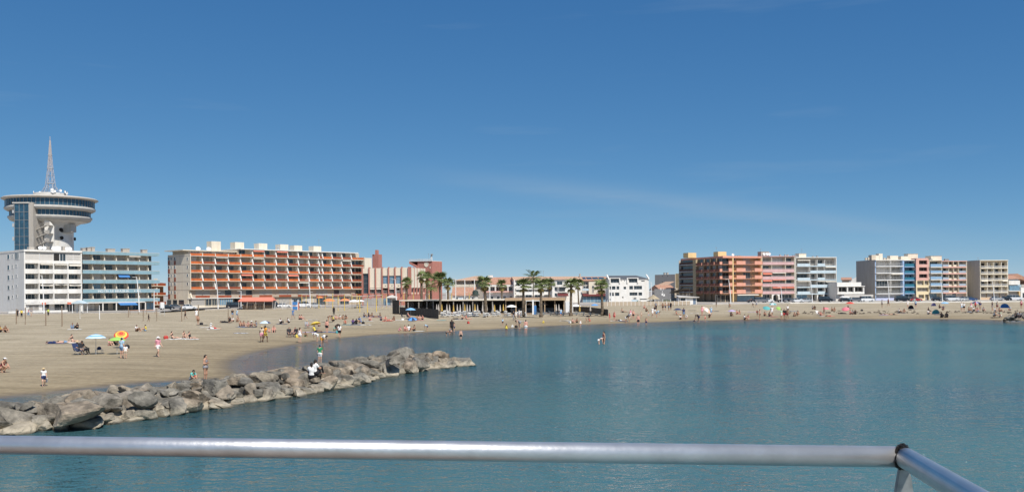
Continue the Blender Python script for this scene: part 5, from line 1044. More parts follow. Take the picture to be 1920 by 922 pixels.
def palm(label, px, by, cy, Y=None, bz=.8, rad=1.0, pin=False, dry=10, lean=0, tr=.2, green=30):
    g = hit(px, by, bz) if Y is None else at(px, by, Y)
    if Y is not None: g.z = PZ if Y > 225 else .9
    top = at(px + lean, cy, g.y); h = top.z - g.z; r = random.Random(int(px * 7)); T = thing('palm_tree', label, 'palm tree', tuple(g), r.uniform(0, 6), 'palm trees along the beach')
    rz = T.rotation_euler.z; lx = (top.x - g.x); lx, ly = lx * math.cos(-rz), lx * math.sin(-rz)
    b = MB(); n = 16; pts = []; rs = []
    for i in range(n + 1):
        u = i / n; pts.append((lx * u * u, ly * u * u, h * u - .1)); rs.append(tr * (1.25 - .35 * u) * (1.0 + (.09 if i % 2 else -.03)) + (.10 if u < .07 else 0))
    b.tube(pts, rs, 10); b.build('trunk', BARK, T)
    c = Vector((lx, ly, h - .1)); cr = MB(); cr.lathe([(.02, -.5), (tr * 1.5, -.3), (tr * 1.7, 0), (.05, .35)], 8); crown = cr.build('crown', BARK, T, tuple(c))
    for i in range(green):
        el = r.uniform(-.35, 1.25); az = i * 2.399 + r.uniform(-.2, .2); s = rad * r.uniform(.95, 1.25)
        obj('frond', r.choice(FP if pin else FG), crown, (0, 0, .1), (el, 0, az), (s, s, s))
    for i in range(dry):
        el = r.uniform(-1.25, -.55); az = i * 2.399 + r.uniform(-.3, .3); s = rad * r.uniform(.7, .95)
        obj('dry_frond', r.choice(FD), crown, (0, 0, -.25), (el, 0, az), (s, s, s))
    return T
palm('fan palm beside the beach club fence in front of the cream building', 762, 592, 530, Y=205, rad=1.0, dry=8, tr=.22)
palm('tall palm with grey dead skirt right of the casino', 790.5, 575, 519, Y=246, rad=1.25, dry=16, green=20, tr=.3)
palm('tall palm with dead skirt and slanting pole, left of the feather palm', 801, 575, 520, Y=250, rad=1.25, dry=14, green=22, tr=.28)
palm('short feather palm between the skirted palms and the club palms', 808, 575, 538, Y=240, rad=.9, pin=True, dry=0, green=24, tr=.25)
palm('dark green fan palm at the left end of the sunbathing row', 826, 590, 523.5, lean=-2, rad=1.3, dry=4, tr=.22, green=36)
palm('pale fan palm just right of the dark one by the club roof', 840, 588, 531, rad=1.1, dry=7, tr=.26)
palm('large fan palm with thick trunk in front of the round kiosk', 911, 592.5, 531, lean=-3, rad=1.25, dry=8, tr=.27)
palm('fan palm with yellow lower fronds above the club roof', 941.5, 586, 534, rad=1.0, dry=12, tr=.2, lean=-1)
palm('fan palm in front of the white stepped house, bush at its foot', 981.5, 593, 535, rad=1.15, dry=5, tr=.24)
palm('slender distant palm rising over the tiled roofs', 1000, 572, 522.5, Y=330, rad=1.5, pin=True, dry=4, green=26, tr=.16)
palm('fan palm with golden skirt beside the blue shower panel', 1014.5, 593.5, 534, rad=1.1, dry=12, tr=.24)
palm('fan palm leaning over the club roof end', 1029.5, 584, 532.5, rad=1.15, dry=6, tr=.18, lean=1)
palm('left palm of the pair by the white club wall', 1070.5, 591, 535, lean=.5, rad=1.2, dry=6, tr=.25)
palm('right palm of the pair by the white club wall', 1085, 578, 532.5, Y=None, bz=.9, rad=1.35, dry=4, tr=.18, lean=-2)
palm('rightmost fan palm, standing alone by the low dark fence', 1129.5, 590.5, 537, lean=-2, rad=1.2, dry=10, tr=.24)
palm('palm crown showing at the left edge behind the low white house', 3, 575, 521, Y=282, rad=1.7, pin=True, dry=4, tr=.3)
# ================================================================ BEACH CLUB
GZ = .85
f = Fac('beach_club', 'open fronted beach club with flat roof and dark interior behind the palms', 746, 199, 1060, 197, base=GZ, cat='beach bar')
zc = f.z(800, 562); xm = f.x(947)
f.box('roof', -.2, xm, -.3, 13, zc - .22, zc, CREAM); f.box('tiled_roof', xm, f.L, -.6, 13, zc - .1, zc + .28, mat('tan_roof', (.42, .29, .19), var=.2)); f.box('fascia', xm, f.L, -.68, -.601, zc - .3, zc + .1, mat('pale_wood', (.48, .35, .22), var=.2, scale=5))
f.box('deck', -.2, f.L + 1, -3.5, 13, -.3, .12, WOOD); f.box('back_wall', 0, f.L, 9, 9.2, .12, zc - .22, DWOOD)
for px in (751, 765, 785, 800, 812, 826, 850, 868, 886, 905, 923, 948, 967, 985, 1003, 1021, 1040, 1057): x = f.x(px); f.box('post', x - .1, x + .1, -.1, .1, .12, zc - .23, mat('grey_wood', (.30, .27, .23)) if px < 940 else mat('pale_wood', (.48, .35, .22)))
for a, b_, h, m_ in ((20, 30, 1.1, DWOOD), (31, 45, 1.0, GPLAST), (5, 16, 1.6, DWOOD)): f.box('bar_counter', a * f.L / 46, b_ * f.L / 46, 4, 4.8, .13, h + .13, m_)
f.box('side_wall', f.L - .2, f.L, -.2, 9, .12, zc - .22, GREYW); f.box('white_screen', f.L + .05, f.L + 1.6, -.4, -.3, -.2, zc - .5, WPAINT)
for px, w_ in ((755, 8), (770, 10), (792, 9), (858, 12), (880, 9)):   # hanging decorations / wall panels at the back
    x = f.x(px); f.box('wall_panel', x, x + w_ * .12, 8.8, 8.95, .3, 2.6, mat('grey_mural', (.22, .21, .20), var=.6, scale=3))
rgc = random.Random(12)
for px in range(832, 1056, 14): 
    x = f.x(px + rgc.uniform(-3, 3)); o = f.box('table', x, x + .9, 1.2, 2.0, .80, .85, rgc.choice((WOOD, PLASTIC))); box('leg', o, .4, .5, .35, .45, -.68, 0, FRAMED)
# dark slatted fence of the club
def club_fence(label, pts, h, name='fence'):
    P = [hit(a, b_, z) for a, b_, z in pts]; T = thing(name, label, 'fence', tuple(P[0]))
    for p, q_ in zip(P[:-1], P[1:]):
        d = (q_ - p); L = d.xy.length; n = max(1, round(L / 1.9)); az = math.atan2(d.y, d.x)
        for i in range(n):
            c = p + d * (i / n) - P[0]; hh = h
            obj('panel', boxm(L / n - .04, .06, hh, DWOOD), T, tuple(c), (0, 0, az)); obj('post', boxm(.09, .09, hh + .08, DWOOD), T, (c.x, c.y - .05, c.z), (0, 0, az))
    return T
club_fence('tall dark wooden screen at the left corner of the beach club', [(736, 590, .75), (748.5, 590.5, .75)], 3.25)
o = club_fence('low dark wooden fence running from the tall screen towards the sea', [(749.5, 590.7, .75), (784, 593.5, .72), (822, 597.5, .7)], 1.75)
# faint white hand lettering on the tall screen: unreadable strokes
sc = thing('screen_lettering', 'faint white scribbled lettering on the tall dark screen', 'lettering', tuple(hit(736, 590, .75)))
lb = MB(); 
for k in range(26):
    u = k / 26; lb.box(.18 + u * 1.05, .21 + u * 1.05, -.035, -.012, 1.25 + .10 * math.sin(k * 2.1) + u * .12, 1.32 + .13 * math.sin(k * 2.1 + .7) + u * .12 + (.22 if k % 7 == 0 else 0))
lb.build('strokes', mat('faded_white', (.42, .42, .41)), sc)
club_fence('low dark wooden fence at the right end of the loungers', [(1075, 584, .85), (1105, 586, .8), (1140, 592, .75)], 1.25)
# kiosk
k0 = at(891.5, 575, 252); K = thing('kiosk', 'round dark green domed kiosk column behind the club roof', 'kiosk', (k0.x, k0.y, PZ)); zk = at(891, 543, 252).z - PZ
b = MB(); b.lathe([(.75, 0), (.75, zk - 1.4)], 20); b.build('drum', LGREY, K); b = MB(); b.lathe([(1.15, zk - 1.5), (1.2, zk - 1.3), (.8, zk - 1.15), (.85, zk - .6), (.5, zk - .15), (.02, zk)], 20); b.build('dome', mat('dark_green_paint', (.03, .045, .04)), K, smooth=True)
ORD0 = ['leftmost', 'second', 'third', 'fourth', 'fifth', 'sixth', 'seventh', 'eighth', 'ninth', 'tenth', 'eleventh', 'twelfth', 'thirteenth', 'fourteenth', 'fifteenth', 'sixteenth', 'rightmost']
# ---- furniture prototypes
def mset(fn):
    return fn
def lounger_meshes(m):
    fr = MB(); fr.box(-.33, .33, 0, 1.9, .28, .36); fr.box(-.3, -.24, .15, .21, 0, .28); fr.box(.24, .3, .15, .21, 0, .28); fr.box(-.3, -.24, 1.6, 1.66, 0, .28); fr.box(.24, .3, 1.6, 1.66, 0, .28)
    bk = MB(); bk.add([(-.31, 1.2, .37), (.31, 1.2, .37), (.31, 1.95, .82), (-.31, 1.95, .82), (-.31, 1.22, .31), (.31, 1.22, .31), (.31, 1.98, .76), (-.31, 1.98, .76)], [(0, 1, 2, 3), (7, 6, 5, 4), (0, 4, 5, 1), (1, 5, 6, 2), (2, 6, 7, 3), (3, 7, 4, 0)])
    return fr.me('frame', m), bk.me('backrest', m)
LW = lounger_meshes(PLASTIC); LG = lounger_meshes(GPLAST)
TOWC = {c: mat('towel_' + c, v, rough=.95, var=.15) for c, v in dict(white=(.7, .69, .66), blue=(.10, .22, .45), orange=(.62, .20, .06), pink=(.55, .22, .25), navy=(.03, .05, .13), red=(.5, .06, .05), teal=(.08, .33, .36), black=(.03, .03, .035), grey=(.3, .3, .31), yellow=(.68, .52, .1), green=(.15, .35, .12), lilac=(.45, .36, .52), peach=(.72, .42, .32)).items()}
def lounger(px, py, kind, label, group, az, tow=None, z=None):
    p = ground(px, py); me = LW if kind == 'w' else LG
    T = thing('sun_lounger', label, 'sun lounger', tuple(p), az, group); obj('frame', me[0], T); obj('backrest', me[1], T)
    if tow: box('mattress', T, -.3, .3, .05, 1.2, .362, .42, TOWC[tow])
rl_ = random.Random(8)
for i in range(17):
    px = 832 + i * 9.6 + rl_.uniform(-2, 2)
    for j, py in enumerate((589.3, 591.4, 593.4)):
        if rl_.random() < .12: continue
        lounger(px, py + rl_.uniform(-.6, .6), 'w', '%s white sun lounger from the left in the %s row by the club' % (ORD0[i], ('rear', 'middle', 'front')[j]), 'white loungers in front of the beach club', R(180 + rl_.uniform(-35, 35)), rl_.choice((None, 'orange', 'white', 'blue', None)) if px < 900 else None)
for i in range(9):
    px = 1020 + i * 12.5
    for j, py in enumerate((589, 591.3)):
        if j == 0 and i > 6: continue
        lounger(px + rl_.uniform(-2, 2), py + rl_.uniform(-.5, .5), 'g', '%s grey sun lounger from the left in the %s row' % (ORD0[i], ('rear', 'front')[j]), 'grey loungers right of the blue panel', R(90 + rl_.uniform(-12, 12)), rl_.choice((None, 'grey', 'grey')))
def closed_parasol(px, py, col, label, h=2.25):
    p = ground(px, py); T = thing('closed_parasol', label, 'parasol', tuple(p), 0, 'folded parasols at the beach club')
    b = MB(); b.tube([(0, 0, 0), (0, 0, h)], .03, 6); b.build('pole', FRAMED, T)
    b = MB(); n = 10; V = []; 
    for i, (r_, z) in enumerate(((.17, h * .36), (.18, h * .42), (.14, h * .6), (.07, h * .88), (.02, h))):
        for k in range(n): a = 2 * math.pi * k / n; rr_ = r_ * (1 + .22 * (k % 2)); V.append((rr_ * math.cos(a), rr_ * math.sin(a), z))
    b.add(V, [(i * n + k, i * n + (k + 1) % n, (i + 1) * n + (k + 1) % n, (i + 1) * n + k) for i in range(4) for k in range(n)] + [tuple(range(n))[::-1]])
    b.build('folded_canopy', dict(white=mat('parasol_ecru', (.50, .45, .40), rough=.9), yellow=mat('parasol_yellow', (.55, .36, .09), rough=.9))[col], T)
for ip, (px, c) in enumerate(((819, 'white'), (822.5, 'white'), (828.5, 'yellow'), (838, 'white'), (843, 'white'), (850.5, 'yellow'), (857.5, 'white'), (863, 'white'), (871.5, 'yellow'), (876, 'white'), (881, 'white'), (890.5, 'yellow'), (895.5, 'white'), (905, 'white'), (913, 'white'), (924.5, 'white'), (927.5, 'yellow'), (938, 'white'), (944, 'yellow'), (1043, 'white'), (1048, 'white'), (1087, 'yellow'), (1107, 'white'))):
    closed_parasol(px, 590.2 + rl_.uniform(-.9, 1.0), c, 'folded %s parasol among the %s loungers, %s from the left' % ('ecru' if c == 'white' else 'yellow', 'white' if px < 1000 else 'grey', (ORD0[:16] + ['seventeenth', 'eighteenth', 'nineteenth', 'twentieth', 'twenty-first', 'twenty-second', 'rightmost'])[ip]))
# ---- open parasols
PCOL = {k: mat('parasol_' + k, v, rough=.85, var=.06) for k, v in dict(sky=(.22, .45, .68), pale=(.55, .68, .78), green=(.30, .52, .12), red=(.62, .07, .05), orange=(.78, .24, .07), gold=(.80, .58, .10), navy=(.03, .05, .12), white=(.76, .75, .73), blue=(.10, .30, .62), lilac=(.42, .34, .52), pink=(.74, .20, .24), teal=(.10, .38, .38), peach=(.76, .46, .34), black=(.03, .03, .04)).items()}
def parasol(px, py, cols, w_, label, h=2.0, tilt=(0, 0), py_is_top=None, style='gore', closed=False, group='open beach parasols'):
    p = ground(px, py); T = thing('beach_parasol', label, 'parasol', tuple(p), 0, group)
    r = w_ / 2; b = MB(); b.tube([(0, 0, -.1), (math.sin(tilt[1]) * 0, 0, h * .55)], .022, 6); b.build('pole', STEEL, T)
    hd = Matrix.Rotation(tilt[0], 3, 'X') @ Matrix.Rotation(tilt[1], 3, 'Y'); top = Vector((0, 0, h * .55)) + hd @ Vector((0, 0, h * .45))
    b = MB(); b.tube([(0, 0, h * .55), tuple(top)], .02, 6); b.build('upper_pole', STEEL, T)
    n = 16; rings = [(0, 0), (.3, -.05), (.55, -.13), (.8, -.25), (1, -.40)]; V = []; F = []; mi = []
    for i, (u, z) in enumerate(rings):
        for k in range(n): a = 2 * math.pi * k / n; rr_ = r * u * (1 if k % 2 == 0 else .96); V.append(tuple(top + hd @ Vector((rr_ * math.cos(a), rr_ * math.sin(a), z * r * 1.05 + (.02 if k % 2 and i == 4 else 0)))))
    for i in range(4):
        for k in range(n): F.append((i * n + k, i * n + (k + 1) % n, (i + 1) * n + (k + 1) % n, (i + 1) * n + k)); mi.append(((k // 2) if style == 'gore' else i) % len(cols))
    o = obj('canopy', mesh('canopy', V, F, [PCOL[c] for c in cols], mi), T)
    b = MB()
    for k in range(0, n, 2): b.tube([tuple(top + hd @ Vector((0, 0, -.05))), V[4 * n + k]], .008, 3)
    b.build('ribs', STEEL, o)
    return T
parasol(180, 664, ('sky', 'pale'), 1.75, 'blue and pale striped parasol over the low table near the breakwater', 1.8, style='ring')
parasol(219.5, 664, ('green',), 1.5, 'lime green parasol beside the striped blue one', 1.55)
parasol(228, 652, ('red', 'orange', 'gold', 'red', 'blue'), 1.4, 'rainbow ringed parasol tilted behind the green one', 1.65, tilt=(R(38), R(12)), style='ring')
parasol(497.5, 613.5, ('pale', 'pale', 'pale', 'navy'), 1.75, 'pale blue and navy parasol behind the couple in orange', 1.0)
parasol(592, 616, ('gold',), 1.6, 'yellow parasol set low on the sand right of the chairs', 1.05, tilt=(R(-10), R(-12)))
parasol(770, 598, ('sky',), 2.0, 'sky blue parasol in front of the dark club fence', 2.1)
parasol(773, 602.5, ('navy', 'blue'), 1.8, 'navy parasol lying tipped below the sky blue one', .75, tilt=(R(15), 0))
parasol(617, 577, ('orange',), 4.0, 'large orange parasol left of the pair behind the sports cage', 3.0, group='terrace parasols'); parasol(647, 577, ('orange',), 3.8, 'large orange parasol right of the pair behind the sports cage', 3.0, group='terrace parasols')
parasol(600, 575, ('orange',), 2.6, 'small orange parasol left of the large orange pair', 3.6, group='terrace parasols')
parasol(664, 578, ('white',), 3.4, 'white terrace parasol beside the orange pair', 2.7, group='terrace parasols'); parasol(675, 577, ('white',), 3.0, 'white terrace parasol nearest the casino arches', 2.6, group='terrace parasols')
parasol(959, 588.5, ('white',), 2.4, 'wide white parasol among the white loungers', 2.0); parasol(995.5, 587, ('gold', 'white'), 2.2, 'yellow and white parasol left of the blue panel', 2.3); parasol(1018.5, 586, ('white',), 2.5, 'white parasol just right of the blue panel', 2.3)
parasol(1080, 587, ('white',), 2.4, 'white parasol between the pair of palms', 2.0); parasol(1115, 581, ('blue',), 1.9, 'blue parasol beyond the low dark fence', 1.5)
parasol(1270.8, 589.5, ('navy',), 1.9, 'navy parasol over a sitting person left of the far bathers', 1.35)
parasol(1323.5, 590.5, ('peach', 'white'), 2.2, 'peach parasol carried tilted on the far beach', 1.5, tilt=(R(20), R(35)))
parasol(1372, 591.5, ('lilac',), 1.7, 'lilac parasol on the sand below the orange corner block', 1.2); parasol(1437, 585.5, ('teal',), 1.6, 'small teal parasol below the rose block', 1.3, tilt=(R(30), 0)); parasol(1449, 579.5, ('teal', 'pale'), 2.1, 'teal and pale parasol near the wall below the rose block', 1.5)
parasol(1459, 584.5, ('green',), 1.0, 'tiny green parasol right of the teal ones', 1.1, tilt=(R(50), 0)); parasol(1548, 588, ('pink',), 1.6, 'faded pink parasol below the pale blue block', 1.3)
parasol(1593.5, 577, ('red',), 2.2, 'red parasol below the white pavilion', 1.5); parasol(1585.5, 583, ('pink',), 1.7, 'bright pink parasol tipped towards the sea below the pavilion', .8, tilt=(R(25), R(-15)))
parasol(1771.5, 574.5, ('sky',), 2.0, 'light blue parasol near the wall below the pink banded block', 1.2); parasol(1830, 577.5, ('navy', 'lilac'), 2.3, 'dark purple parasol above the crowd at the right', 1.6)
b0 = at(1225, 573, 284); T = thing('straw_parasol', 'straw thatched parasol behind the beige fence', 'parasol', (b0.x, b0.y, PZ)); b = MB(); b.lathe([(2.1, 1.7), (1.3, 2.3), (.1, 3.1)], 14); b.build('thatch', mat('straw', (.40, .33, .22), var=.3, bump=.5), T); b = MB(); b.tube([(0, 0, 0), (0, 0, 2.9)], .07, 6); b.build('pole', WOOD, T)
# ---- pop-up tents
def tent(px, py, m_, label, s=1.0):
    p = ground(px, py); T = thing('beach_tent', label, 'tent', tuple(p), rl_.uniform(-.5, .5)); b = MB(); V = []; n = 10
    for i in range(5):
        ph = i / 4 * math.pi / 2
        for k in range(n + 1): a = math.pi * k / n; V.append((1.05 * s * math.cos(a) * math.cos(ph * .98), .2 + 1.0 * s * math.sin(a) * math.cos(ph * .98) * .9, 1.15 * s * math.sin(ph)))
    b.add(V, [(i * (n + 1) + k, i * (n + 1) + k + 1, (i + 1) * (n + 1) + k + 1, (i + 1) * (n + 1) + k) for i in range(4) for k in range(n)]); b.build('shell', m_, T)
    b = MB(); b.box(-1.0 * s, 1.0 * s, -.5, .9 * s, .0, .03); b.build('groundsheet', TOWC['navy'], T)
tent(1756.5, 588.5, PCOL['teal'], 'teal pop-up tent near the two people in black', .8); tent(1752.5, 573.5, PCOL['lilac'], 'purple pop-up tent close to the promenade wall', .75); tent(1884, 577, PCOL['blue'], 'bright blue pop-up tent at the right of the crowd', .9); tent(1710, 579, PCOL['black'], 'black pop-up tent below the salmon block', .75)
# ================================================================ STREET FURNITURE
def lamp(px, ty, by, label, lean=0, Y=None):
    g = at(px, by, Y); g.z = PZ; top = at(px + lean, ty, Y); h = top.z - g.z; T = thing('street_lamp', label, 'street lamp', tuple(g), 0, 'white promenade lamps'); b = MB(); dx = top.x - g.x
    b.tube([(dx * u * u, 0, h * u) for u in (0, .25, .5, .75, 1)], [.16, .14, .12, .10, .08], 8); b.build('mast', WPAINT, T)
    s = -1 if lean <= 0 else 1; b = MB(); b.box(min(0, s * 1.1), max(0, s * 1.1), -.12, .12, -.06, .06); b.build('lantern', LGREY, T, (dx, 0, h - .05)); b = MB(); b.box(0, .9, -.1, .1, -.05, .05); b.build('lower_lantern', LGREY, T, (dx * .3, 0, h * .55))
for px, ty, by, ln, Y, lb in ((82.5, 516, 585, -4, 226, 'tall white lamp in front of the white balcony building'), (261, 519, 583, -5, 236, 'tall white lamp in front of the turquoise hotel'), (289, 545, 582, 0, 244, 'short white lamp at the right end of the turquoise hotel'), (409, 522, 579, -4, 272, 'tall white lamp before the left half of the honeycomb block'), (452, 545, 579, 0, 274, 'short white lamp left of the red awning stall'), (582, 524, 577, -3, 282, 'tall white lamp before the right half of the honeycomb block'), (743, 523, 575, -2, 285, 'white lamp in front of the casino'), (798, 531, 575, 4, 262, 'slanting white lamp leaning beside the skirted palm'),
    (837, 522, 575, 0, 250, 'white mast right of the dark green palm'), (854.5, 522, 575, 0, 262, 'white mast left of the grey house'), (871.5, 524, 575, 0, 262, 'white mast before the grey house'), (889.5, 523, 575, 0, 262, 'white mast right of the grey house'), (918.5, 527, 575, 0, 258, 'thin white mast beside the thick palm'), (1146, 533, 572, 0, 284, 'thin white lamp in front of the white villa'), (1222, 529, 572, -1, 330, 'white pole between villa and tiled house'),
    (1370, 523, 567, -4, 290, 'white lamp leaning before the orange corner block'), (1466, 537, 567, -2, 303, 'white lamp before the rose block'), (1523, 526, 567, -3, 303, 'white lamp before the pale blue block'), (1667, 525, 567, -3, 303, 'white lamp before the metal railed block'), (1767, 523, 566, -4, 302, 'white lamp before the pink banded block'), (1864, 526, 566, -4, 302, 'white lamp before the last cream block')): lamp(px, ty, by, lb, ln, Y)
def post(px, ty, by, m_, label, group, r_=.09, name='wooden_post', cap=False):
    p = ground(px, by); h = at(px, ty, p.y).z - p.z; T = thing(name, label, 'post', tuple(p), 0, group); b = MB(); b.tube([(0, 0, -.2), (0, 0, h * .5), (rng.uniform(-.05, .05), 0, h)], [r_, r_ * .95, r_ * .85], 8); b.build('shaft', m_, T); b = MB(); b.tube([(0, 0, h * .9), (0, 0, h * .92)], r_ * 1.3, 8); b.build('band', FRAMED, T); return T
for i, (px, ty, by) in enumerate(((30.7, 579, 607), (47.6, 576, 608), (86, 576, 610), (116.4, 573, 611.5), (241, 575, 594.5), (268.6, 580, 601.5), (294, 578, 602), (340.8, 571, 602.5), (372, 571, 603), (428, 573, 600.5), (1367, 566, 577))):
    post(px, ty, by, WOOD, '%s brown wooden post standing in the sand' % ('leftmost', 'second', 'third', 'thick fourth', 'fifth', 'sixth', 'seventh', 'eighth', 'ninth', 'tenth', 'far right')[i], 'wooden net posts on the beach')
for i, (px, ty, by) in enumerate(((150, 571, 597), (186.7, 572, 598.5))): post(px, ty, by, WPAINT, 'white post on the sand, %s of the two' % ('left', 'right')[i], 'white posts before the hotels', .07, 'white_post')
ORD = ['leftmost', 'second', 'third', 'fourth', 'fifth', 'sixth', 'seventh', 'eighth', 'ninth', 'tenth', 'eleventh', 'twelfth', 'thirteenth', 'fourteenth', 'fifteenth', 'sixteenth', 'seventeenth', 'eighteenth', 'nineteenth', 'rightmost']
YG = 'yellow posts of the sports cage'
cage = [(566, 552, 578), (574, 553, 578), (585, 552, 578), (598, 551, 578), (610, 551, 578), (624, 550, 578), (634, 553, 582), (646, 552, 582), (660, 552, 578), (669.5, 550, 578), (674.6, 553, 585), (689, 554, 586), (706, 553, 584), (716.5, 551, 577), (724.5, 552, 577), (757, 548, 570), (775, 549, 570), (805, 548, 572), (847, 549, 570), (880, 549, 570)]
for i, (px, ty, by) in enumerate(cage): post(px, ty, by if by > 575 else 577.5, YPOLE, '%s yellow post of the sports cage counting from the left' % ORD[i], YG, .11, 'yellow_post')
T = thing('sports_cage_beams', 'pale horizontal beams and cables of the beach sports cage', 'sports cage', tuple(ground(566, 578)))
b = MB(); b0 = ground(566, 578)
for (p0, y0, p1, y1, by) in ((566, 552.5, 624, 552, 578), (598, 553, 669, 552, 578), (674.6, 555, 716, 553, 582), (634, 563, 674, 563, 582)):
    Y = ground(p0, by).y; b.tube([at(p0, y0, Y) - b0, at(p1, y1, ground(p1, by).y) - b0], .05, 5)
b.build('beams', WPAINT, T)
b = MB()
for k in range(7):
    Y = ground(600, 578).y; y = 556 + k * 3; b.tube([at(566, y, Y) - b0, at(724, y - .5, Y) - b0], .012, 3)
for k in range(40):
    Y = ground(600, 578).y; b.tube([at(566 + k * 4, 553, Y) - b0, at(566 + k * 4, 577, Y) - b0], .010, 3)
b.build('net', STEEL, T, kind='stuff')
# swings and climbing frames of wood
for i, (px, by, hh) in enumerate(((470, 580.5, 12), (487, 581, 12), (523, 580, 15), (543, 579.5, 15))):
    p = ground(px, by); h = at(px, by - hh, p.y).z - p.z; T = thing('swing_frame', ('wooden A-frame swing, left one by the red awning stall', 'wooden A-frame swing, right one by the red awning stall', 'tall pale swing frame left of the blue climbing frame', 'tall pale swing frame touching the blue climbing frame')[i], 'swing', tuple(p), 0, 'playground frames')
    for s in (-1, 1):
        for d in (-1, 1): b = MB(); b.tube([(s * 1.2, d * .7, 0), (s * 1.05, 0, h)], .06, 6); b.build('leg', WOOD if i < 2 else LGREY, T)
    b = MB(); b.tube([(-1.1, 0, h), (1.1, 0, h)], .06, 6); b.build('crossbar', WOOD if i < 2 else LGREY, T)
    for d in (-.25, .25): b = MB(); b.tube([(d, 0, h), (d, 0, .5)], .015, 4); b.build('rope', FRAMED, T)
    box('swing_seat', T, -.28, .28, -.1, .1, .47, .5, FRAMED)
p = ground(553, 581); T = thing('climbing_frame', 'blue and red playground climbing tower', 'climbing frame', tuple(p))
for s in (-.8, .8):
    for d in (0, 1.2): box('post', T, s - .07, s + .07, d - .07, d + .07, 0, 2.9, WPAINT)
box('panel', T, -.7, .7, -.05, .05, .1, 1.0, AWNB); box('panel', T, -.7, .7, -.05, .05, 1.4, 2.3, AWNB); box('platform', T, -.75, .75, .06, 1.14, 1.15, 1.25, AWNR); box('ladder', T, .9, .95, 0, 1.2, 0, 2.2, AWNR)
# red-roofed stall
p = ground(478, 580); T = thing('awning_stall', 'market stall under a long faded red awning roof', 'stall', (p.x, p.y + 3, PZ)); Ls = 66 / FPX * p.y
b = MB(); zr_ = at(478, 557, p.y + 3).z - PZ; b.add([(-Ls / 2, -2.2, zr_ - 1.0), (Ls / 2, -2.2, zr_ - 1.0), (Ls / 2 - .6, 0, zr_), (-Ls / 2 + .6, 0, zr_), (Ls / 2, 2.2, zr_ - 1.0), (-Ls / 2, 2.2, zr_ - 1.0), (-Ls / 2, -2.2, zr_ - 1.3), (Ls / 2, -2.2, zr_ - 1.3)], [(0, 1, 2, 3), (3, 2, 4, 5), (1, 4, 2), (0, 3, 5), (0, 6, 7, 1)]); b.build('awning_roof', AWNR, T)
for i in range(5): box('post', T, -Ls / 2 + .1 + i * (Ls - .3) / 4, -Ls / 2 + .2 + i * (Ls - .3) / 4, -2.1, -2.0, 0, zr_ - 1.1, LGREY)
box('counter', T, -Ls / 2 + .8, Ls / 2 - .8, -.5, .5, 0, 1.0, WOOD); box('back_panel', T, -Ls / 2 + .3, Ls / 2 - .3, 1.9, 2.0, 0, zr_ - 1.2, GPLAST)
# gazebo in front of the hotel, low exercise bars
p = at(150, 585, 228); T = thing('gazebo', 'small gazebo with pale gabled roof in front of the white building', 'gazebo', (p.x, p.y, PZ))
for s in (-1.3, 1.3):
    for d in (-1.2, 1.2): box('post', T, s - .06, s + .06, d - .06, d + .06, 0, 2.3, WPAINT)
b = MB(); b.prism([(-1.6, 2.3), (1.6, 2.3), (0, 3.1)], 'y', -1.5, 1.5); b.build('roof', PALEBLUE, T)
p = ground(262, 589); T = thing('exercise_bars', 'low orange brown exercise bars on the sand before the turquoise hotel', 'exercise bars', tuple(p))
for i in range(4): box('upright', T, -2.4 + i * 2.0, -2.3 + i * 2.0, 0, .1, 0, 1.0, WOOD)
box('bar', T, -2.4, 3.7, .02, .08, .92, 1.0, mat('orange_paint', (.5, .16, .05)))
p = ground(304, 592); T = thing('notice_board', 'white notice board on two thin legs at the edge of the sand', 'sign', tuple(p)); box('board', T, -.35, .45, 0, .05, 1.7, 3.0, WPAINT); box('leg', T, -.5, -.43, 0, .05, 0, 3.0, STEEL); box('leg', T, .48, .55, 0, .05, 0, 3.0, STEEL); box('crossbar', T, -.43, .48, .01, .04, .5, .58, STEEL)
p = ground(1003.5, 591.5); T = thing('shower_panel', 'white frame with upright blue panel between the palms', 'shower', tuple(p)); box('panel', T, -.25, .25, 0, .1, .2, 2.1, AWNB); box('white_panel', T, -.6, -.26, 0, .1, .2, 3.3, WPAINT); box('frame_post', T, -1.9, -1.8, 0, .1, 0, 3.0, LGREY); box('frame_post', T, .9, 1.0, 0, .1, 0, 3.0, LGREY); box('frame_beam', T, -1.9, 1.0, -.02, .12, 3.0, 3.15, WPAINT)
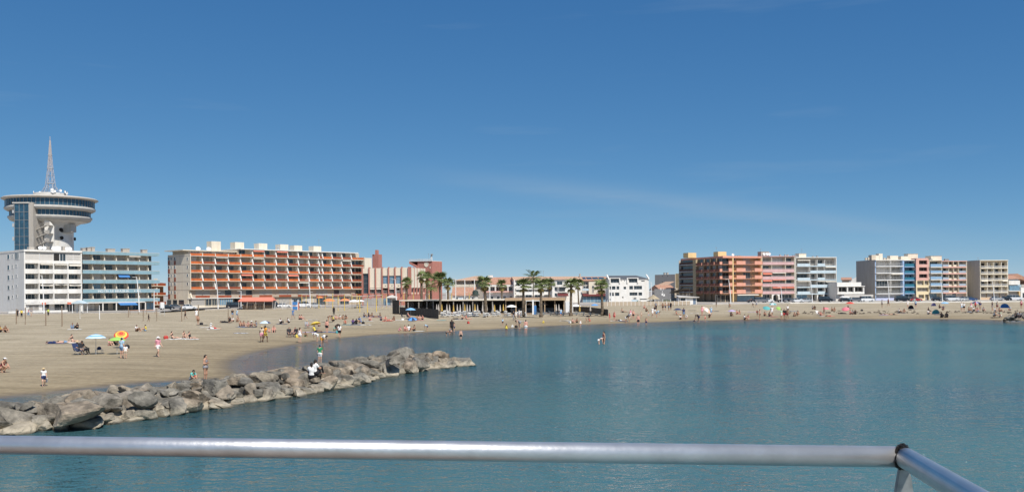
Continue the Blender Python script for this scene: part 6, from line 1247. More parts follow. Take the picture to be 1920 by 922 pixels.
# ================================================================ CARS
CARCOL = dict(white=(.72, .72, .72), black=(.015, .015, .018), grey=(.17, .17, .18), silver=(.42, .43, .44), red=(.35, .03, .03), blue=(.04, .08, .2), beige=(.45, .42, .36))
TYRE = mat('tyre', (.02, .02, .02), rough=.9); CHROME = mat('lamp_glass', (.6, .6, .58), rough=.15); REDL = mat('tail_lamp', (.35, .02, .02), rough=.2)
def car_meshes(van):
    L, H, W = (4.7, 1.95, 1.85) if van else (4.2, 1.46, 1.75)
    if van: prof = [(-2.35, .3), (-2.35, 1.0), (-2.25, 1.15), (2.0, 1.15), (2.3, 1.0), (2.35, .55), (2.3, .3)]; cab = [(-2.25, 1.15), (-2.2, 1.85), (-2.0, 1.93), (.9, 1.93), (1.15, 1.85), (1.75, 1.15)]
    else: prof = [(-2.08, .28), (-2.1, .72), (-2.0, .92), (-1.75, .95), (.95, .95), (1.75, .82), (2.05, .66), (2.1, .45), (2.05, .28)]; cab = [(-1.85, .95), (-1.35, 1.38), (-1.0, 1.45), (.05, 1.45), (.35, 1.38), (1.05, .95)]
    def loft(pr, w0, w1, zt):
        V = []; n = len(pr)
        for s in (-1, 1):
            for x, z in pr: t = max(0, min(1, (z - zt[0]) / (zt[1] - zt[0]))); V.append((x, s * (w0 + (w1 - w0) * t), z))
        return V, [tuple(range(n))[::-1], tuple(range(n, 2 * n))] + [(i, (i + 1) % n, n + (i + 1) % n, n + i) for i in range(n)]
    b = MB(); b.add(*loft(prof, W / 2, W / 2 - .06, (.3, 1.1))); g = MB(); g.add(*loft(cab, W / 2 - .09, W / 2 - .28, (.95, H)))
    r = MB(); z = H - .01; xs_ = [p for p in cab if p[1] > H - .12]; r.box(min(p[0] for p in xs_) - .03, max(p[0] for p in xs_) + .03, -W / 2 + .27, W / 2 - .27, z - .03, z + .025)
    for s in (-1, 1):
        for x0, x1 in ((.0, .08), (-1.0, -.92)): r.add([(x0, s * (W / 2 - .085), .95), (x1, s * (W / 2 - .085), .95), (x1, s * (W / 2 - .27), H), (x0, s * (W / 2 - .27), H)], [(0, 1, 2, 3), (3, 2, 1, 0)])
    wm = MB(); wm.tube([(0, -.1, 0), (0, .1, 0)], .315, 14); rm = MB(); rm.tube([(0, -.108, 0), (0, .108, 0)], .19, 10)
    return b, g, r, wm, rm, L, W
CM = {}
def car(px, Y, col, label, van=False, az=0, z=PZ):
    k = (van, col)
    if k not in CM:
        b, g, r, wm, rm, L, W = car_meshes(van); pm = mat('car_paint_' + col, CARCOL[col], rough=.25, var=.03, spec=.6); CM[k] = (b.me('body', pm), g.me('glasshouse', GLASS), r.me('roof', pm), wm.me('wheel', TYRE), rm.me('rim', STEEL), L, W)
    b, g, r, wm, rm, L, W = CM[k]; p = at(px, 545, Y); T = thing('parked_car', label, 'car', (p.x, p.y, z), az, 'cars parked along the seafront')
    obj('body', b, T); obj('glasshouse', g, T); obj('roof', r, T)
    for x in (-L * .31, L * .32):
        for s in (-1, 1): wh = obj('wheel', wm, T, (x, s * (W / 2 - .1), .315)); obj('rim', rm, wh)
    for s in (-1, 1): box('headlight', T, L / 2 - .12, L / 2 - .03, s * .6 - .15, s * .6 + .15, .62, .74, CHROME); box('tail_light', T, -L / 2 - .01, -L / 2 + .08, s * .65 - .12, s * .65 + .12, .7, .88, REDL)
AZ = math.atan2(.79, .61)
for px, Y, c, v, az, lb in ((312, 262, 'black', False, .6, 'black car parked left of the honeycomb block corner'), (330, 268, 'grey', False, .6, 'grey car behind the white hatchback near the block corner'), (354, 268, 'white', False, .5, 'white hatchback in front of the honeycomb block corner'), (439, 276, 'black', True, .2, 'long black van beside the red awning stall'), (511, 284, 'black', True, .3, 'dark van right of the red awning stall'), (533, 283, 'white', False, .2, 'white car left of the blue climbing frame'), (569, 286, 'white', True, .2, 'white van behind the first yellow posts'), (590, 287, 'silver', False, .2, 'silver car behind the yellow posts')): car(px, Y, c, lb, v, az)
for i, (px, c, v, lb) in enumerate(((1412, 'black', False, 'black car by the orange terrace tables'), (1427, 'grey', True, 'dark off-roader at the corner of the rose block'), (1439, 'white', False, 'white car left of the arched entrance'), (1468, 'black', False, 'black car right of the arched entrance'), (1480, 'grey', False, 'grey car before the rose block end'), (1494, 'white', False, 'white car at the left of the pale blue block'), (1511, 'silver', False, 'silver car before the pale blue block'), (1547, 'black', True, 'dark vehicle at the right of the pale blue block'), (1585, 'black', False, 'black car before the pavilion tent roof'), (1604, 'grey', False, 'dark grey car before the pavilion veranda'), (1625, 'white', True, 'white van beside the pavilion'), (1691, 'black', True, 'black van before the blue glass block'), (1703, 'beige', False, 'beige car before the blue glass block'), (1716, 'red', False, 'red car at the foot of the salmon block'), (1759, 'black', False, 'black car before the clear glass balconies'), (1771, 'grey', False, 'grey car at the left of the pink banded block'), (1783, 'white', True, 'white van before the pink banded block'), (1796, 'white', False, 'white car before the pink banded block'), (1807, 'silver', False, 'silver car at the right of the pink banded block'), (1819, 'blue', False, 'dark blue car before the blank grey wall'), (1869, 'silver', False, 'silver car before the last cream block'), (1883, 'black', False, 'black car at the right of the last cream block'), (1902, 'white', True, 'white van before the small house at the right'))):
    car(px, 309, c, lb, v, R(rl_.uniform(-6, 6)) + (math.pi if i % 3 == 0 else 0))
# bushes behind the fence, driftwood line on the far beach
def bush(px, by, Y, rx, label):
    p = at(px, by, Y); T = thing('shrub', label, 'shrub', (p.x, p.y, PZ)); b = MB(); r = random.Random(int(px))
    for k in range(260):
        d = Vector((r.gauss(0, 1), r.gauss(0, .7), abs(r.gauss(0, .8)))).normalized() * r.uniform(.5, 1); c = Vector((d.x * rx, d.y * rx * .7, d.z * rx * .75)); a = Vector((r.uniform(-1, 1), r.uniform(-1, 1), r.uniform(-1, 1))).normalized() * .16; e = a.cross(Vector((r.uniform(-1, 1), 1, r.uniform(-1, 1)))).normalized() * .1; b.add([c - a, c + e, c + a, c - e], [(0, 1, 2, 3)])
    b.build('foliage', mat('shrub_leaf', (.07, .11, .03), var=.4, scale=3), T); b = MB(); b.tube([(0, 0, 0), (.1, 0, rx * .5)], .08, 5); b.build('stem', BARK, T)
bush(1197, 568, 287, 1.7, 'green shrub behind the fence left of the straw parasol'); bush(1220, 568, 286, 2.0, 'round green shrub left of the straw parasol top'); bush(838, 575, 300, 2.4, 'dark shrub behind the club roof'); bush(866, 572, 300, 2.0, 'shrub before the grey house'); bush(1250, 570, 287, 2.2, 'bare grey shrub before the graffiti wall')
db = MB(); r = random.Random(77)
for k in range(150):
    px = r.uniform(1470, 1925); py = 586.5 - (px - 1470) / 455 * 1.5 + r.gauss(0, 1.4); p = ground(px, py); a = r.uniform(0, 3.1); l = r.uniform(.2, .9); d = Vector((math.cos(a), math.sin(a), 0)) * l
    db.tube([p + Vector((0, 0, .03)), p + d * .5 + Vector((0, 0, .1)), p + d + Vector((0, 0, .04))], [.05, .09, .04], 4)
db.build('driftwood_line', mat('driftwood', (.10, .08, .06), var=.4, scale=4), None, kind='stuff', label='dark line of driftwood and weed across the far sand')
# ================================================================ PEOPLE
def snets(fn, lo, hi, h):
    """surface nets of fn(P) over the box lo..hi with cell size h"""
    ax = [np.arange(lo[i], hi[i] + h, h) for i in range(3)]; G = np.stack(np.meshgrid(*ax, indexing='ij'), -1); S = fn(G.reshape(-1, 3)).reshape(G.shape[:3])
    nx, ny, nz = S.shape; ins = S < 0
    c = np.zeros((nx - 1, ny - 1, nz - 1), int)
    corners = [(i, j, k) for i in (0, 1) for j in (0, 1) for k in (0, 1)]
    for i, j, k in corners: c += ins[i:nx - 1 + i, j:ny - 1 + j, k:nz - 1 + k]
    act = (c > 0) & (c < 8); idx = -np.ones(act.shape, int); idx[act] = np.arange(act.sum()); cells = np.argwhere(act)
    acc = np.zeros((len(cells), 3)); cnt = np.zeros(len(cells))
    for a in corners:
        for d in range(3):
            if a[d]: continue
            b = list(a); b[d] = 1
            pa = cells + np.array(a); pb = cells + np.array(b); sa = S[tuple(pa.T)]; sb = S[tuple(pb.T)]; cr = (sa < 0) != (sb < 0)
            t = np.where(cr, sa / np.where(cr, sa - sb, 1), 0); p = pa + (pb - pa) * t[:, None]; acc[cr] += p[cr]; cnt[cr] += 1
    V = acc / cnt[:, None] * h + np.array(lo); F = []
    for d in range(3):
        e1, e2 = (d + 1) % 3, (d + 2) % 3; sl = [slice(None)] * 3; a = ins[tuple(slice(0, -1) if q == d else slice(None) for q in range(3))]; b = ins[tuple(slice(1, None) if q == d else slice(None) for q in range(3))]
        for p in np.argwhere(a != b):
            if p[e1] == 0 or p[e2] == 0 or p[e1] >= S.shape[e1] - 1 or p[e2] >= S.shape[e2] - 1: continue
            q = []
            for o1, o2 in ((-1, -1), (0, -1), (0, 0), (-1, 0)):
                r_ = p.copy(); r_[e1] += o1; r_[e2] += o2; q.append(idx[tuple(r_)])
            if min(q) < 0: continue
            F.append(tuple(q) if a[tuple(p)] else tuple(q[::-1]))
    return V, F
def capd(P, a, b, ra, rb, flat=None):
    a = np.array(a, float); b = np.array(b, float); ab = b - a; L2 = max(ab @ ab, 1e-9); Q = P - a
    if flat is not None: Q = Q + .45 * (Q @ flat)[:, None] * flat
    t = np.clip(Q @ ab / L2, 0, 1); return np.linalg.norm(Q - t[:, None] * ab, axis=1) - (ra + (rb - ra) * t), t
# poses: joints in metres for a 1.70 m adult facing -Y
def base_pose():
    return dict(pel=(0, 0, .93), wai=(0, 0, 1.09), che=(0, 0, 1.29), nec=(0, .01, 1.44), hed=(0, -.02, 1.585), sh=((-.17, 0, 1.39), (.17, 0, 1.39)), el=((-.225, .03, 1.11), (.225, .03, 1.11)), wr=((-.25, -.04, .86), (.25, -.04, .86)), ha=((-.25, -.07, .775), (.25, -.07, .775)),
                hp=((-.09, 0, .90), (.09, 0, .90)), kn=((-.10, -.01, .49), (.10, -.01, .49)), an=((-.105, .02, .08), (.105, .02, .08)), to=((-.12, -.14, .03), (.12, -.14, .03)), flat=(0, 1, 0), up=(0, 0, 1), fwd=(0, -1, 0))
POSES = {}
def P(name, **k): d = base_pose(); d.update(k); POSES[name] = d
P('stand')
P('walk', kn=((-.10, -.17, .51), (.10, .07, .50)), an=((-.10, -.16, .09), (.10, .34, .17)), to=((-.11, -.31, .05), (.11, .24, .06)), el=((-.22, .12, 1.12), (.22, -.06, 1.12)), wr=((-.24, .10, .88), (.24, -.22, .92)), ha=((-.24, .06, .80), (.24, -.29, .86)))
P('cross', el=((-.235, -.03, 1.14), (.235, -.03, 1.14)), wr=((-.03, -.19, 1.16), (.03, -.22, 1.20)), ha=((.07, -.17, 1.19), (-.07, -.20, 1.23)))
P('reach', el=((-.25, -.14, 1.20), (.25, -.14, 1.20)), wr=((-.20, -.38, 1.16), (.20, -.36, 1.26)), ha=((-.19, -.46, 1.18), (.19, -.44, 1.30)))
P('bend', pel=(0, .05, .88), wai=(0, -.08, .98), che=(0, -.26, 1.06), nec=(0, -.41, 1.06), hed=(0, -.55, 1.02), sh=((-.17, -.36, 1.05), (.17, -.36, 1.05)), el=((-.2, -.42, .78), (.2, -.42, .78)), wr=((-.15, -.46, .55), (.15, -.46, .55)), ha=((-.13, -.47, .46), (.13, -.47, .46)), hp=((-.09, .05, .86), (.09, .05, .86)), kn=((-.1, 0, .47), (.1, .02, .47)), flat=(0, .4, .9), up=(0, -.9, .25), fwd=(0, -.3, -.95))
P('sit', pel=(0, .05, .12), wai=(0, .1, .27), che=(0, .1, .47), nec=(0, .06, .63), hed=(0, .01, .775), sh=((-.17, .07, .57), (.17, .07, .57)), el=((-.25, -.08, .37), (.25, -.08, .37)), wr=((-.13, -.28, .40), (.13, -.28, .40)), ha=((-.05, -.33, .40), (.05, -.33, .40)), hp=((-.1, .03, .12), (.1, .03, .12)), kn=((-.15, -.33, .42), (.15, -.33, .42)), an=((-.12, -.55, .07), (.12, -.55, .07)), to=((-.13, -.70, .03), (.13, -.70, .03)))
P('sitfwd', pel=(0, .05, .12), wai=(0, .14, .27), che=(0, .22, .46), nec=(0, .24, .62), hed=(0, .20, .765), sh=((-.17, .24, .57), (.17, .24, .57)), el=((-.25, .38, .33), (.25, .38, .33)), wr=((-.24, .42, .09), (.24, .42, .09)), ha=((-.26, .48, .03), (.26, .48, .03)), hp=((-.1, 0, .11), (.1, 0, .11)), kn=((-.11, -.40, .17), (.14, -.40, .20)), an=((-.11, -.82, .07), (.14, -.82, .07)), to=((-.14, -.88, .16), (.17, -.88, .16)))
P('lie', pel=(0, 0, .12), wai=(0, .16, .11), che=(0, .36, .12), nec=(0, .52, .13), hed=(0, .67, .14), sh=((-.17, .46, .12), (.17, .46, .12)), el=((-.30, .62, .08), (.30, .62, .08)), wr=((-.17, .78, .06), (.17, .78, .06)), ha=((-.09, .82, .05), (.09, .82, .05)), hp=((-.09, -.03, .11), (.09, -.03, .11)), kn=((-.11, -.44, .08), (.11, -.44, .09)), an=((-.12, -.84, .07), (.12, -.84, .07)), to=((-.13, -.97, .03), (.13, -.97, .03)), flat=(0, 0, 1), up=(0, 1, 0), fwd=(0, 0, -1))
P('crouch', pel=(0, .1, .30), wai=(0, .03, .45), che=(0, -.08, .62), nec=(0, -.14, .77), hed=(0, -.2, .91), sh=((-.17, -.12, .72), (.17, -.12, .72)), el=((-.24, -.26, .50), (.24, -.26, .50)), wr=((-.13, -.44, .36), (.13, -.44, .36)), ha=((-.09, -.50, .29), (.09, -.50, .29)), hp=((-.1, .08, .29), (.1, .08, .29)), kn=((-.16, -.27, .42), (.16, -.27, .42)), an=((-.12, -.02, .08), (.12, -.02, .08)), to=((-.13, -.17, .03), (.13, -.17, .03)))
P('chair', pel=(0, .05, .40), wai=(0, .12, .55), che=(0, .18, .75), nec=(0, .18, .91), hed=(0, .14, 1.05), sh=((-.17, .18, .86), (.17, .18, .86)), el=((-.27, .02, .64), (.27, .02, .64)), wr=((-.2, -.18, .60), (.2, -.18, .60)), ha=((-.17, -.26, .58), (.17, -.26, .58)), hp=((-.1, .02, .38), (.1, .02, .38)), kn=((-.12, -.40, .46), (.12, -.40, .46)), an=((-.12, -.50, .08), (.12, -.50, .08)), to=((-.13, -.64, .03), (.13, -.64, .03)))
BODY = {}
def body(pose, fem):
    key = (pose, fem)
    if key in BODY: return BODY[key]
    J = POSES[pose]; fl = np.array(J['flat'], float); fl /= np.linalg.norm(fl); v3 = lambda n: np.array(J[n], float)
    hipw = 1.08 if fem else .96; shw = .90 if fem else 1.04
    bones = [('pel', v3('pel'), v3('wai'), .145 * hipw, .118 * (.94 if fem else 1.06), fl), ('che', v3('wai'), v3('che'), .118 * (.94 if fem else 1.06), .142 * (1 if fem else 1.06), fl), ('sho', v3('che'), v3('nec'), .13, .062, fl), ('nec', v3('nec'), v3('hed'), .05, .05, None)]
    for s in (0, 1):
        g = lambda n: np.array(J[n][s], float); c = v3('nec'); sh = c + (g('sh') - c) * np.array([shw, 1, 1])
        bones += [('cla', (c + sh) / 2, sh, .055, .056, None), ('ua', sh, g('el'), .054, .040, None), ('fa', g('el'), g('wr'), .040, .027, None), ('hand', g('wr'), g('ha'), .030, .030, None),
                  ('hip', v3('pel'), g('hp') * np.array([hipw, 1, 1]), .12, .098 * hipw, None), ('th', g('hp') * np.array([hipw, 1, 1]), g('kn'), .096 * hipw, .058, None), ('shin', g('kn'), g('an'), .060, .037, None), ('foot', g('an') + np.array([0, 0, -.03]), g('to'), .040, .030, None)]
    up = np.array(J['up'], float); up /= np.linalg.norm(up); fw = np.array(J['fwd'], float); fw -= up * (fw @ up); fw /= np.linalg.norm(fw); sd = np.cross(fw, up); hc = v3('hed')
    def headd(P_):
        Q = P_ - hc; x, y, z = Q @ sd, Q @ fw, Q @ up; d = (np.sqrt((x / .075) ** 2 + (y / .093) ** 2 + (z / .118) ** 2) - 1) * .085
        n = np.sqrt((x / .016) ** 2 + ((y - .094) / .024) ** 2 + ((z + .01) / .028) ** 2) - 1; d = np.minimum(d, n * .016)
        for q in (-1, 1): d = np.minimum(d, (np.sqrt(((x - q * .077) / .014) ** 2 + (y / .024) ** 2 + (z / .034) ** 2) - 1) * .014)
        j = (np.sqrt((x / .05) ** 2 + ((y - .04) / .055) ** 2 + ((z + .085) / .05) ** 2) - 1) * .05; return np.minimum(d, j)
    def sd_all(P_):
        k = .028; acc = np.exp(-headd(P_) / k)
        for _, a, b, ra, rb, f_ in bones: acc += np.exp(-capd(P_, a, b, ra, rb, f_)[0] / k)
        return -k * np.log(np.maximum(acc, 1e-30)) + .006
    allp = np.array([b[1] for b in bones] + [b[2] for b in bones] + [hc]); lo = allp.min(0) - .2; hi = allp.max(0) + .2
    V, F = snets(sd_all, lo, hi, .024)
    # region of each vertex
    best = headd(V); reg = np.array(['head'] * len(V), dtype='<U5'); tt = np.zeros(len(V))
    for n, a, b, ra, rb, f_ in bones:
        d, t = capd(V, a, b, ra, rb, f_); m_ = d < best; best[m_] = d[m_]; reg[m_] = n; tt[m_] = t[m_]
    # normals
    e = 1e-3; Nn = np.stack([sd_all(V + np.eye(3)[i] * e) - sd_all(V - np.eye(3)[i] * e) for i in range(3)], -1); Nn /= np.maximum(np.linalg.norm(Nn, axis=1), 1e-9)[:, None]
    b = MB(); b.add(V, F, 0)
    for s in (0, 1):     # five fingers on each hand, toes of the hand curled slightly
        w_, h_ = np.array(J['wr'][s], float), np.array(J['ha'][s], float); d = (h_ - w_) / np.linalg.norm(h_ - w_); sx = np.array([1., 0, 0]) * (1 if s else -1); sx = sx - d * (sx @ d); nn = np.linalg.norm(sx); sx = sx / nn if nn > .1 else np.array([0, 0, 1.]); pn = np.cross(d, sx)
        for i, (o, ln) in enumerate(((-.024, .055), (-.008, .07), (.008, .066), (.022, .052))):
            r0 = h_ + pn * o; b.tube([r0, r0 + d * ln * .6, r0 + d * ln - sx * .018], [.0095, .0085, .006], 5)
        r0 = w_ + d * .03 + pn * -.028; b.tube([r0, r0 + d * .03 - pn * .02, r0 + d * .06 - pn * .022], [.011, .009, .007], 5)
    me = b.me('body', None if False else (), smooth=True)
    eye = MB()
    for q in (-1, 1):
        c = hc + sd * q * .03 + fw * .084 + up * .012; eye.add([c + sd * .011, c + up * .007, c - sd * .011, c - up * .007], [(0, 1, 2, 3)]); c = c + fw * .003
    mo = hc + fw * .090 - up * .058; eye.add([mo + sd * .022, mo + up * .005, mo - sd * .022, mo - up * .006], [(0, 1, 2, 3)])
    sets = {}
    def shell(name, mask, off):
        keep = [f_ for f_ in F if all(mask[i] for i in f_)]
        if not keep: return
        us = sorted({i for f_ in keep for i in f_}); mp_ = {i: k for k, i in enumerate(us)}; W = V[us] + Nn[us] * off; sets[name] = mesh(name, W, [[mp_[i] for i in f_] for f_ in keep], (), smooth=True)
    isr = lambda *n: np.isin(reg, n)
    tor = isr('pel', 'che') | (isr('sho') & (tt < .62)) | isr('cla')
    shell('tshirt', (tor & ~(isr('pel') & (tt < .12))) | (isr('ua') & (tt < .62)) | isr('hip') & (V @ up > (J['pel'][2] if pose not in ('lie',) else 9)), .016)
    shell('vest', (isr('che') | (isr('pel') & (tt > .1)) | (isr('sho') & (tt < .45))), .014)
    shell('bikini_top', (isr('che') & (tt > .62)) | (isr('sho') & (tt < .12)), .012)
    shell('briefs', (isr('pel') & (tt < .25)) | isr('hip') | (isr('th') & (tt < .10)), .012)
    shell('shorts', (isr('pel') & (tt < .35)) | isr('hip') | (isr('th') & (tt < .60)), .02)
    shell('trousers', (isr('pel') & (tt < .35)) | isr('hip') | isr('th') | (isr('shin') & (tt < .93)), .018)
    shell('dress', (isr('che') | isr('pel') | isr('hip') | (isr('sho') & (tt < .5)) | (isr('th') & (tt < .45))), .028)
    def hfn(rx, long):
        def fn(P_):
            Q = P_ - hc; x, y, z = Q @ sd, Q @ fw, Q @ up; d = (np.sqrt((x / (.086 + rx)) ** 2 + ((y + .012) / (.10 + rx)) ** 2 + ((z - .012) / (.122 + rx)) ** 2) - 1) * .09
            cut = np.maximum(y - .045 - np.maximum(z - .05, 0) * .9, -z - .075 + np.maximum(-y, 0) * .0); d = np.maximum(d, cut)
            if long: dd, _ = capd(P_, hc - fw * .065 + up * .02, hc - fw * .10 - up * .30, .072, .045); d = np.minimum(d, dd)
            return d
        return fn
    for nm, lg in (('short', False), ('long', True)):
        a, f_ = snets(hfn(.006, lg), hc - .42, hc + .30, .022); sets['hair_' + nm] = mesh('hair', a, f_, (), smooth=True)
    def frame(o, prof, n=14):
        m_ = MB(); m_.lathe(prof, n); return [hc + sd * p[0] + fw * p[1] + up * (p[2] + o) for p in m_.v], m_.f
    a, f_ = frame(.045, [(.20, -.01), (.19, .012), (.098, .03), (.095, .075), (.06, .105), (.005, .11)]); sets['sunhat'] = mesh('hat', a, f_, (), smooth=True)
    m_ = MB(); m_.lathe([(.092, 0), (.09, .05), (.06, .085), (.005, .095)], 12); n0 = len(m_.v); m_.add([(-.07, .06, .0), (.07, .06, .0), (.055, .17, -.01), (-.055, .17, -.01), (-.07, .06, .012), (.07, .06, .012), (.055, .17, .002), (-.055, .17, .002)], [(0, 1, 2, 3), (7, 6, 5, 4), (0, 4, 5, 1), (1, 5, 6, 2), (2, 6, 7, 3), (3, 7, 4, 0)])
    sets['cap'] = mesh('hat', [hc + sd * p[0] + fw * p[1] + up * (p[2] + .035) for p in m_.v], m_.f, (), smooth=False)
    sets['face'] = eye.me('face', ())
    me.materials.append(None)
    for q in sets.values():
        if len(q.materials) == 0: q.materials.append(None)
    BODY[key] = (me, sets); return BODY[key]
CW = dict(white=(.76, .75, .73), black=(.022, .022, .025), navy=(.03, .045, .12), blue=(.08, .24, .55), red=(.55, .05, .05), pink=(.68, .30, .36), orange=(.75, .33, .05), yellow=(.75, .60, .10), green=(.04, .27, .12), teal=(.13, .47, .42), grey=(.26, .26, .28), brown=(.19, .10, .06), lightblue=(.38, .55, .68), purple=(.2, .1, .3), beige=(.55, .46, .36), floral=(.50, .40, .42), denim=(.18, .28, .42), maroon=(.22, .04, .05), lime=(.55, .68, .12), palegreen=(.45, .58, .42))
HC = dict(dark=(.020, .015, .012), brown=(.07, .04, .022), blond=(.34, .23, .10), grey=(.33, .32, .31))
SK = {'a': (.56, .345, .25), 'b': (.45, .26, .175), 'c': (.27, .15, .095), 'd': (.12, .065, .042), 'r': (.60, .31, .235)}
CLOTH = {k: mat('cloth_' + k, v, rough=.9, var=.1, scale=9) for k, v in CW.items()}; HAIRM = {k: mat('hair_' + k, v, rough=.6) for k, v in HC.items()}; SKM = {k: mat('skin_' + k, v, rough=.6, var=.05) for k, v in SK.items()}; STRAW = mat('straw_hat', (.55, .42, .24), rough=.9); FACEM = mat('face_marks', (.07, .03, .025), rough=.6)
GARN = dict(t='t-shirt', v='vest', b='bikini top', d='dress', n='')
BOTN = dict(s='shorts', b='bathing briefs', t='trousers', n='')
POSEN = dict(stand='standing', walk='walking', cross='with folded arms', reach='reaching out', bend='bending', sit='sitting', sitfwd='lounging', lie='lying', crouch='crouching', chair='seated')
def slot(o, m_): o.material_slots[0].link = 'OBJECT'; o.material_slots[0].material = m_
PEOPLE_N = []
def person(px, py, pose, ang, size, skin, top, bot, head, where, fem=None, z=None, lift=0, sink=0, label=None):
    p = ground(px, py) if z is None else hit(px, py, z); fem = fem if fem is not None else head[0] == 'H'
    p.z -= sink; p.z += lift
    tk, tcol = (top.split(':') + [''])[:2]; bk, bcol = (bot.split(':') + [''])[:2]; hk, hcol = (head.split(':') + [''])[:2]
    kid = size < .8; w1 = 'child' if kid else 'person'
    wear = []
    if tk != 'n': wear.append(f'{tcol} {GARN[tk]}')
    if bk != 'n' and tk != 'd': wear.append(f'{bcol} {BOTN[bk]}')
    hn = {'c': f'{hcol} cap', 's': f'{hcol} sun hat'}.get(hk)
    lb = label or (f"{w1} {POSEN[pose]} in " + ' and '.join(wear + ([hn] if hn and len(wear) < 2 else [])) + ' ' + where)
    if len(lb.split()) > 16 and len(wear) > 1: lb = f'{w1} {POSEN[pose]} in {wear[0]} {where}'
    if len(lb.split()) > 16: lb = f'{w1} in {wear[0]} {where}'
    T = thing('person', lb, 'person', tuple(p), R(ang), 'people on the beach', (size,) * 3)
    me, S = body(pose, fem); o = obj('body', me, T); slot(o, SKM[skin])
    f_ = obj('face', S['face'], o); slot(f_, FACEM)
    def part(nm, key, m_):
        if key in S: q = obj(nm, S[key], T); slot(q, m_)
    if tk == 't': part('shirt', 'tshirt', CLOTH[tcol])
    if tk == 'v': part('vest', 'vest', CLOTH[tcol])
    if tk == 'b': part('bikini_top', 'bikini_top', CLOTH[tcol])
    if tk == 'd': part('dress', 'dress', CLOTH[tcol])
    if bk == 's': part('shorts', 'shorts', CLOTH[bcol])
    if bk == 'b': part('bathing_briefs', 'briefs', CLOTH[bcol])
    if bk == 't': part('trousers', 'trousers', CLOTH[bcol])
    if hk in 'hH': part('hair', 'hair_long' if hk == 'H' else 'hair_short', HAIRM[hcol])
    elif hk == 'c': part('hair', 'hair_short', HAIRM['dark']); part('hat', 'cap', CLOTH[hcol])
    elif hk == 's': part('hair', 'hair_short', HAIRM['brown']); part('hat', 'sunhat', STRAW if hcol == 'straw' else CLOTH[hcol])
    PEOPLE_N.append(lb); return T
def towel(px, py, col, label, ang=0, L=1.8):
    p = ground(px, py); b = MB(); V = []; r = random.Random(int(px * 3 + py)); n = 8
    for i in range(n + 1):
        for j in range(4): V.append(((j / 3 - .5) * .85 + r.uniform(-.03, .03), (i / n - .5) * L, .025 + r.uniform(0, .05)))
    F = [(i * 4 + j, i * 4 + j + 1, i * 4 + j + 5, i * 4 + j + 4) for i in range(n) for j in range(3)]; me = mesh('towel', V, F, (TOWC[col],)); so_ = obj('towel', me, None, tuple(p), (0, 0, R(ang)), label=label, category='towel', group='towels on the sand'); md = so_.modifiers.new('s', 'SOLIDIFY'); md.thickness = .02
def bag(px, py, col, label, s=1.0, name='beach_bag'):
    p = ground(px, py); T = thing(name, label, 'bag', tuple(p), rl_.uniform(0, 3), 'bags on the sand'); b = MB(); b.add([(-.22, -.12, 0), (.22, -.12, 0), (.22, .12, 0), (-.22, .12, 0), (-.25, -.14, .2), (.25, -.14, .2), (.25, .14, .2), (-.25, .14, .2), (-.2, -.06, .36), (.2, -.06, .36), (.2, .06, .36), (-.2, .06, .36)], [(3, 2, 1, 0), (0, 1, 5, 4), (1, 2, 6, 5), (2, 3, 7, 6), (3, 0, 4, 7), (4, 5, 9, 8), (5, 6, 10, 9), (6, 7, 11, 10), (7, 4, 8, 11), (8, 9, 10, 11)]); b.build('body', TOWC[col], T); b = MB(); b.tube([(-.12, 0, .35), (-.08, 0, .5), (.08, 0, .5), (.12, 0, .35)], .015, 5); b.build('handle', TOWC[col], T); T.scale = (s,) * 3
def chair(px, py, ang, col, label):
    p = ground(px, py); T = thing('beach_chair', label, 'chair', tuple(p), R(ang), 'folding chairs on the sand'); b = MB(); b.box(-.27, .27, -.35, .18, .33, .37); b.build('seat', TOWC[col], T)
    b = MB(); b.add([(-.27, .18, .35), (.27, .18, .35), (.27, .42, .98), (-.27, .42, .98), (-.27, .21, .33), (.27, .21, .33), (.27, .45, .96), (-.27, .45, .96)], [(0, 1, 2, 3), (7, 6, 5, 4), (0, 4, 5, 1), (1, 5, 6, 2), (2, 6, 7, 3), (3, 7, 4, 0)]); b.build('backrest', TOWC[col], T)
    for s in (-.28, .28):
        b = MB(); b.tube([(s, -.36, 0), (s, .2, .55)], .014, 5); b.build('leg', FRAMED, T); b = MB(); b.tube([(s, .3, 0), (s, -.33, .55)], .014, 5); b.build('leg', FRAMED, T); box('armrest', T, s - .03, s + .03, -.35, .25, .55, .58, FRAMED)
# ---------------------------------------------------------------- who is where (measured from the photograph)
E = person
E(82, 724, 'walk', 30, .66, 'a', 't:white', 's:navy', 's:straw', 'carrying a pail near the breakwater')
E(385.5, 714, 'cross', 75, 1.0, 'b', 'b:grey', 'b:grey', 'H:dark', 'near the rocks, facing the sea')
E(360, 716, 'crouch', 60, .78, 'b', 't:teal', 's:grey', 'c:black', 'with a red bucket beside the woman with folded arms')
E(296.5, 668.5, 'walk', 60, 1.0, 'a', 't:pink', 's:white', 's:white', 'alone right of the parasols')
E(228.5, 671, 'stand', 160, 1.0, 'a', 't:lightblue', 's:denim', 'c:blue', 'in front of the green parasol')
E(235.5, 671.8, 'stand', 200, .66, 'a', 't:white', 's:beige', 'c:blue', 'beside the adult at the green parasol')
E(147, 664, 'chair', 70, 1.0, 'a', 't:blue', 's:navy', 's:straw', 'left of the striped parasol')
E(156.5, 663.5, 'chair', 75, 1.0, 'c', 't:black', 't:black', 'c:black', 'under the striped parasol')
E(205.8, 647.5, 'sit', 60, .85, 'a', 'b:pink', 'b:pink', 'h:brown', 'behind the green parasol', fem=True)
E(218, 647, 'sit', -40, 1.0, 'c', 't:brown', 't:black', 'h:dark', 'in the shade of the rainbow parasol')
E(101, 643.5, 'lie', 95, 1.0, 'a', 't:navy', 's:navy', 'h:dark', 'left of the sitting friend above the chairs')
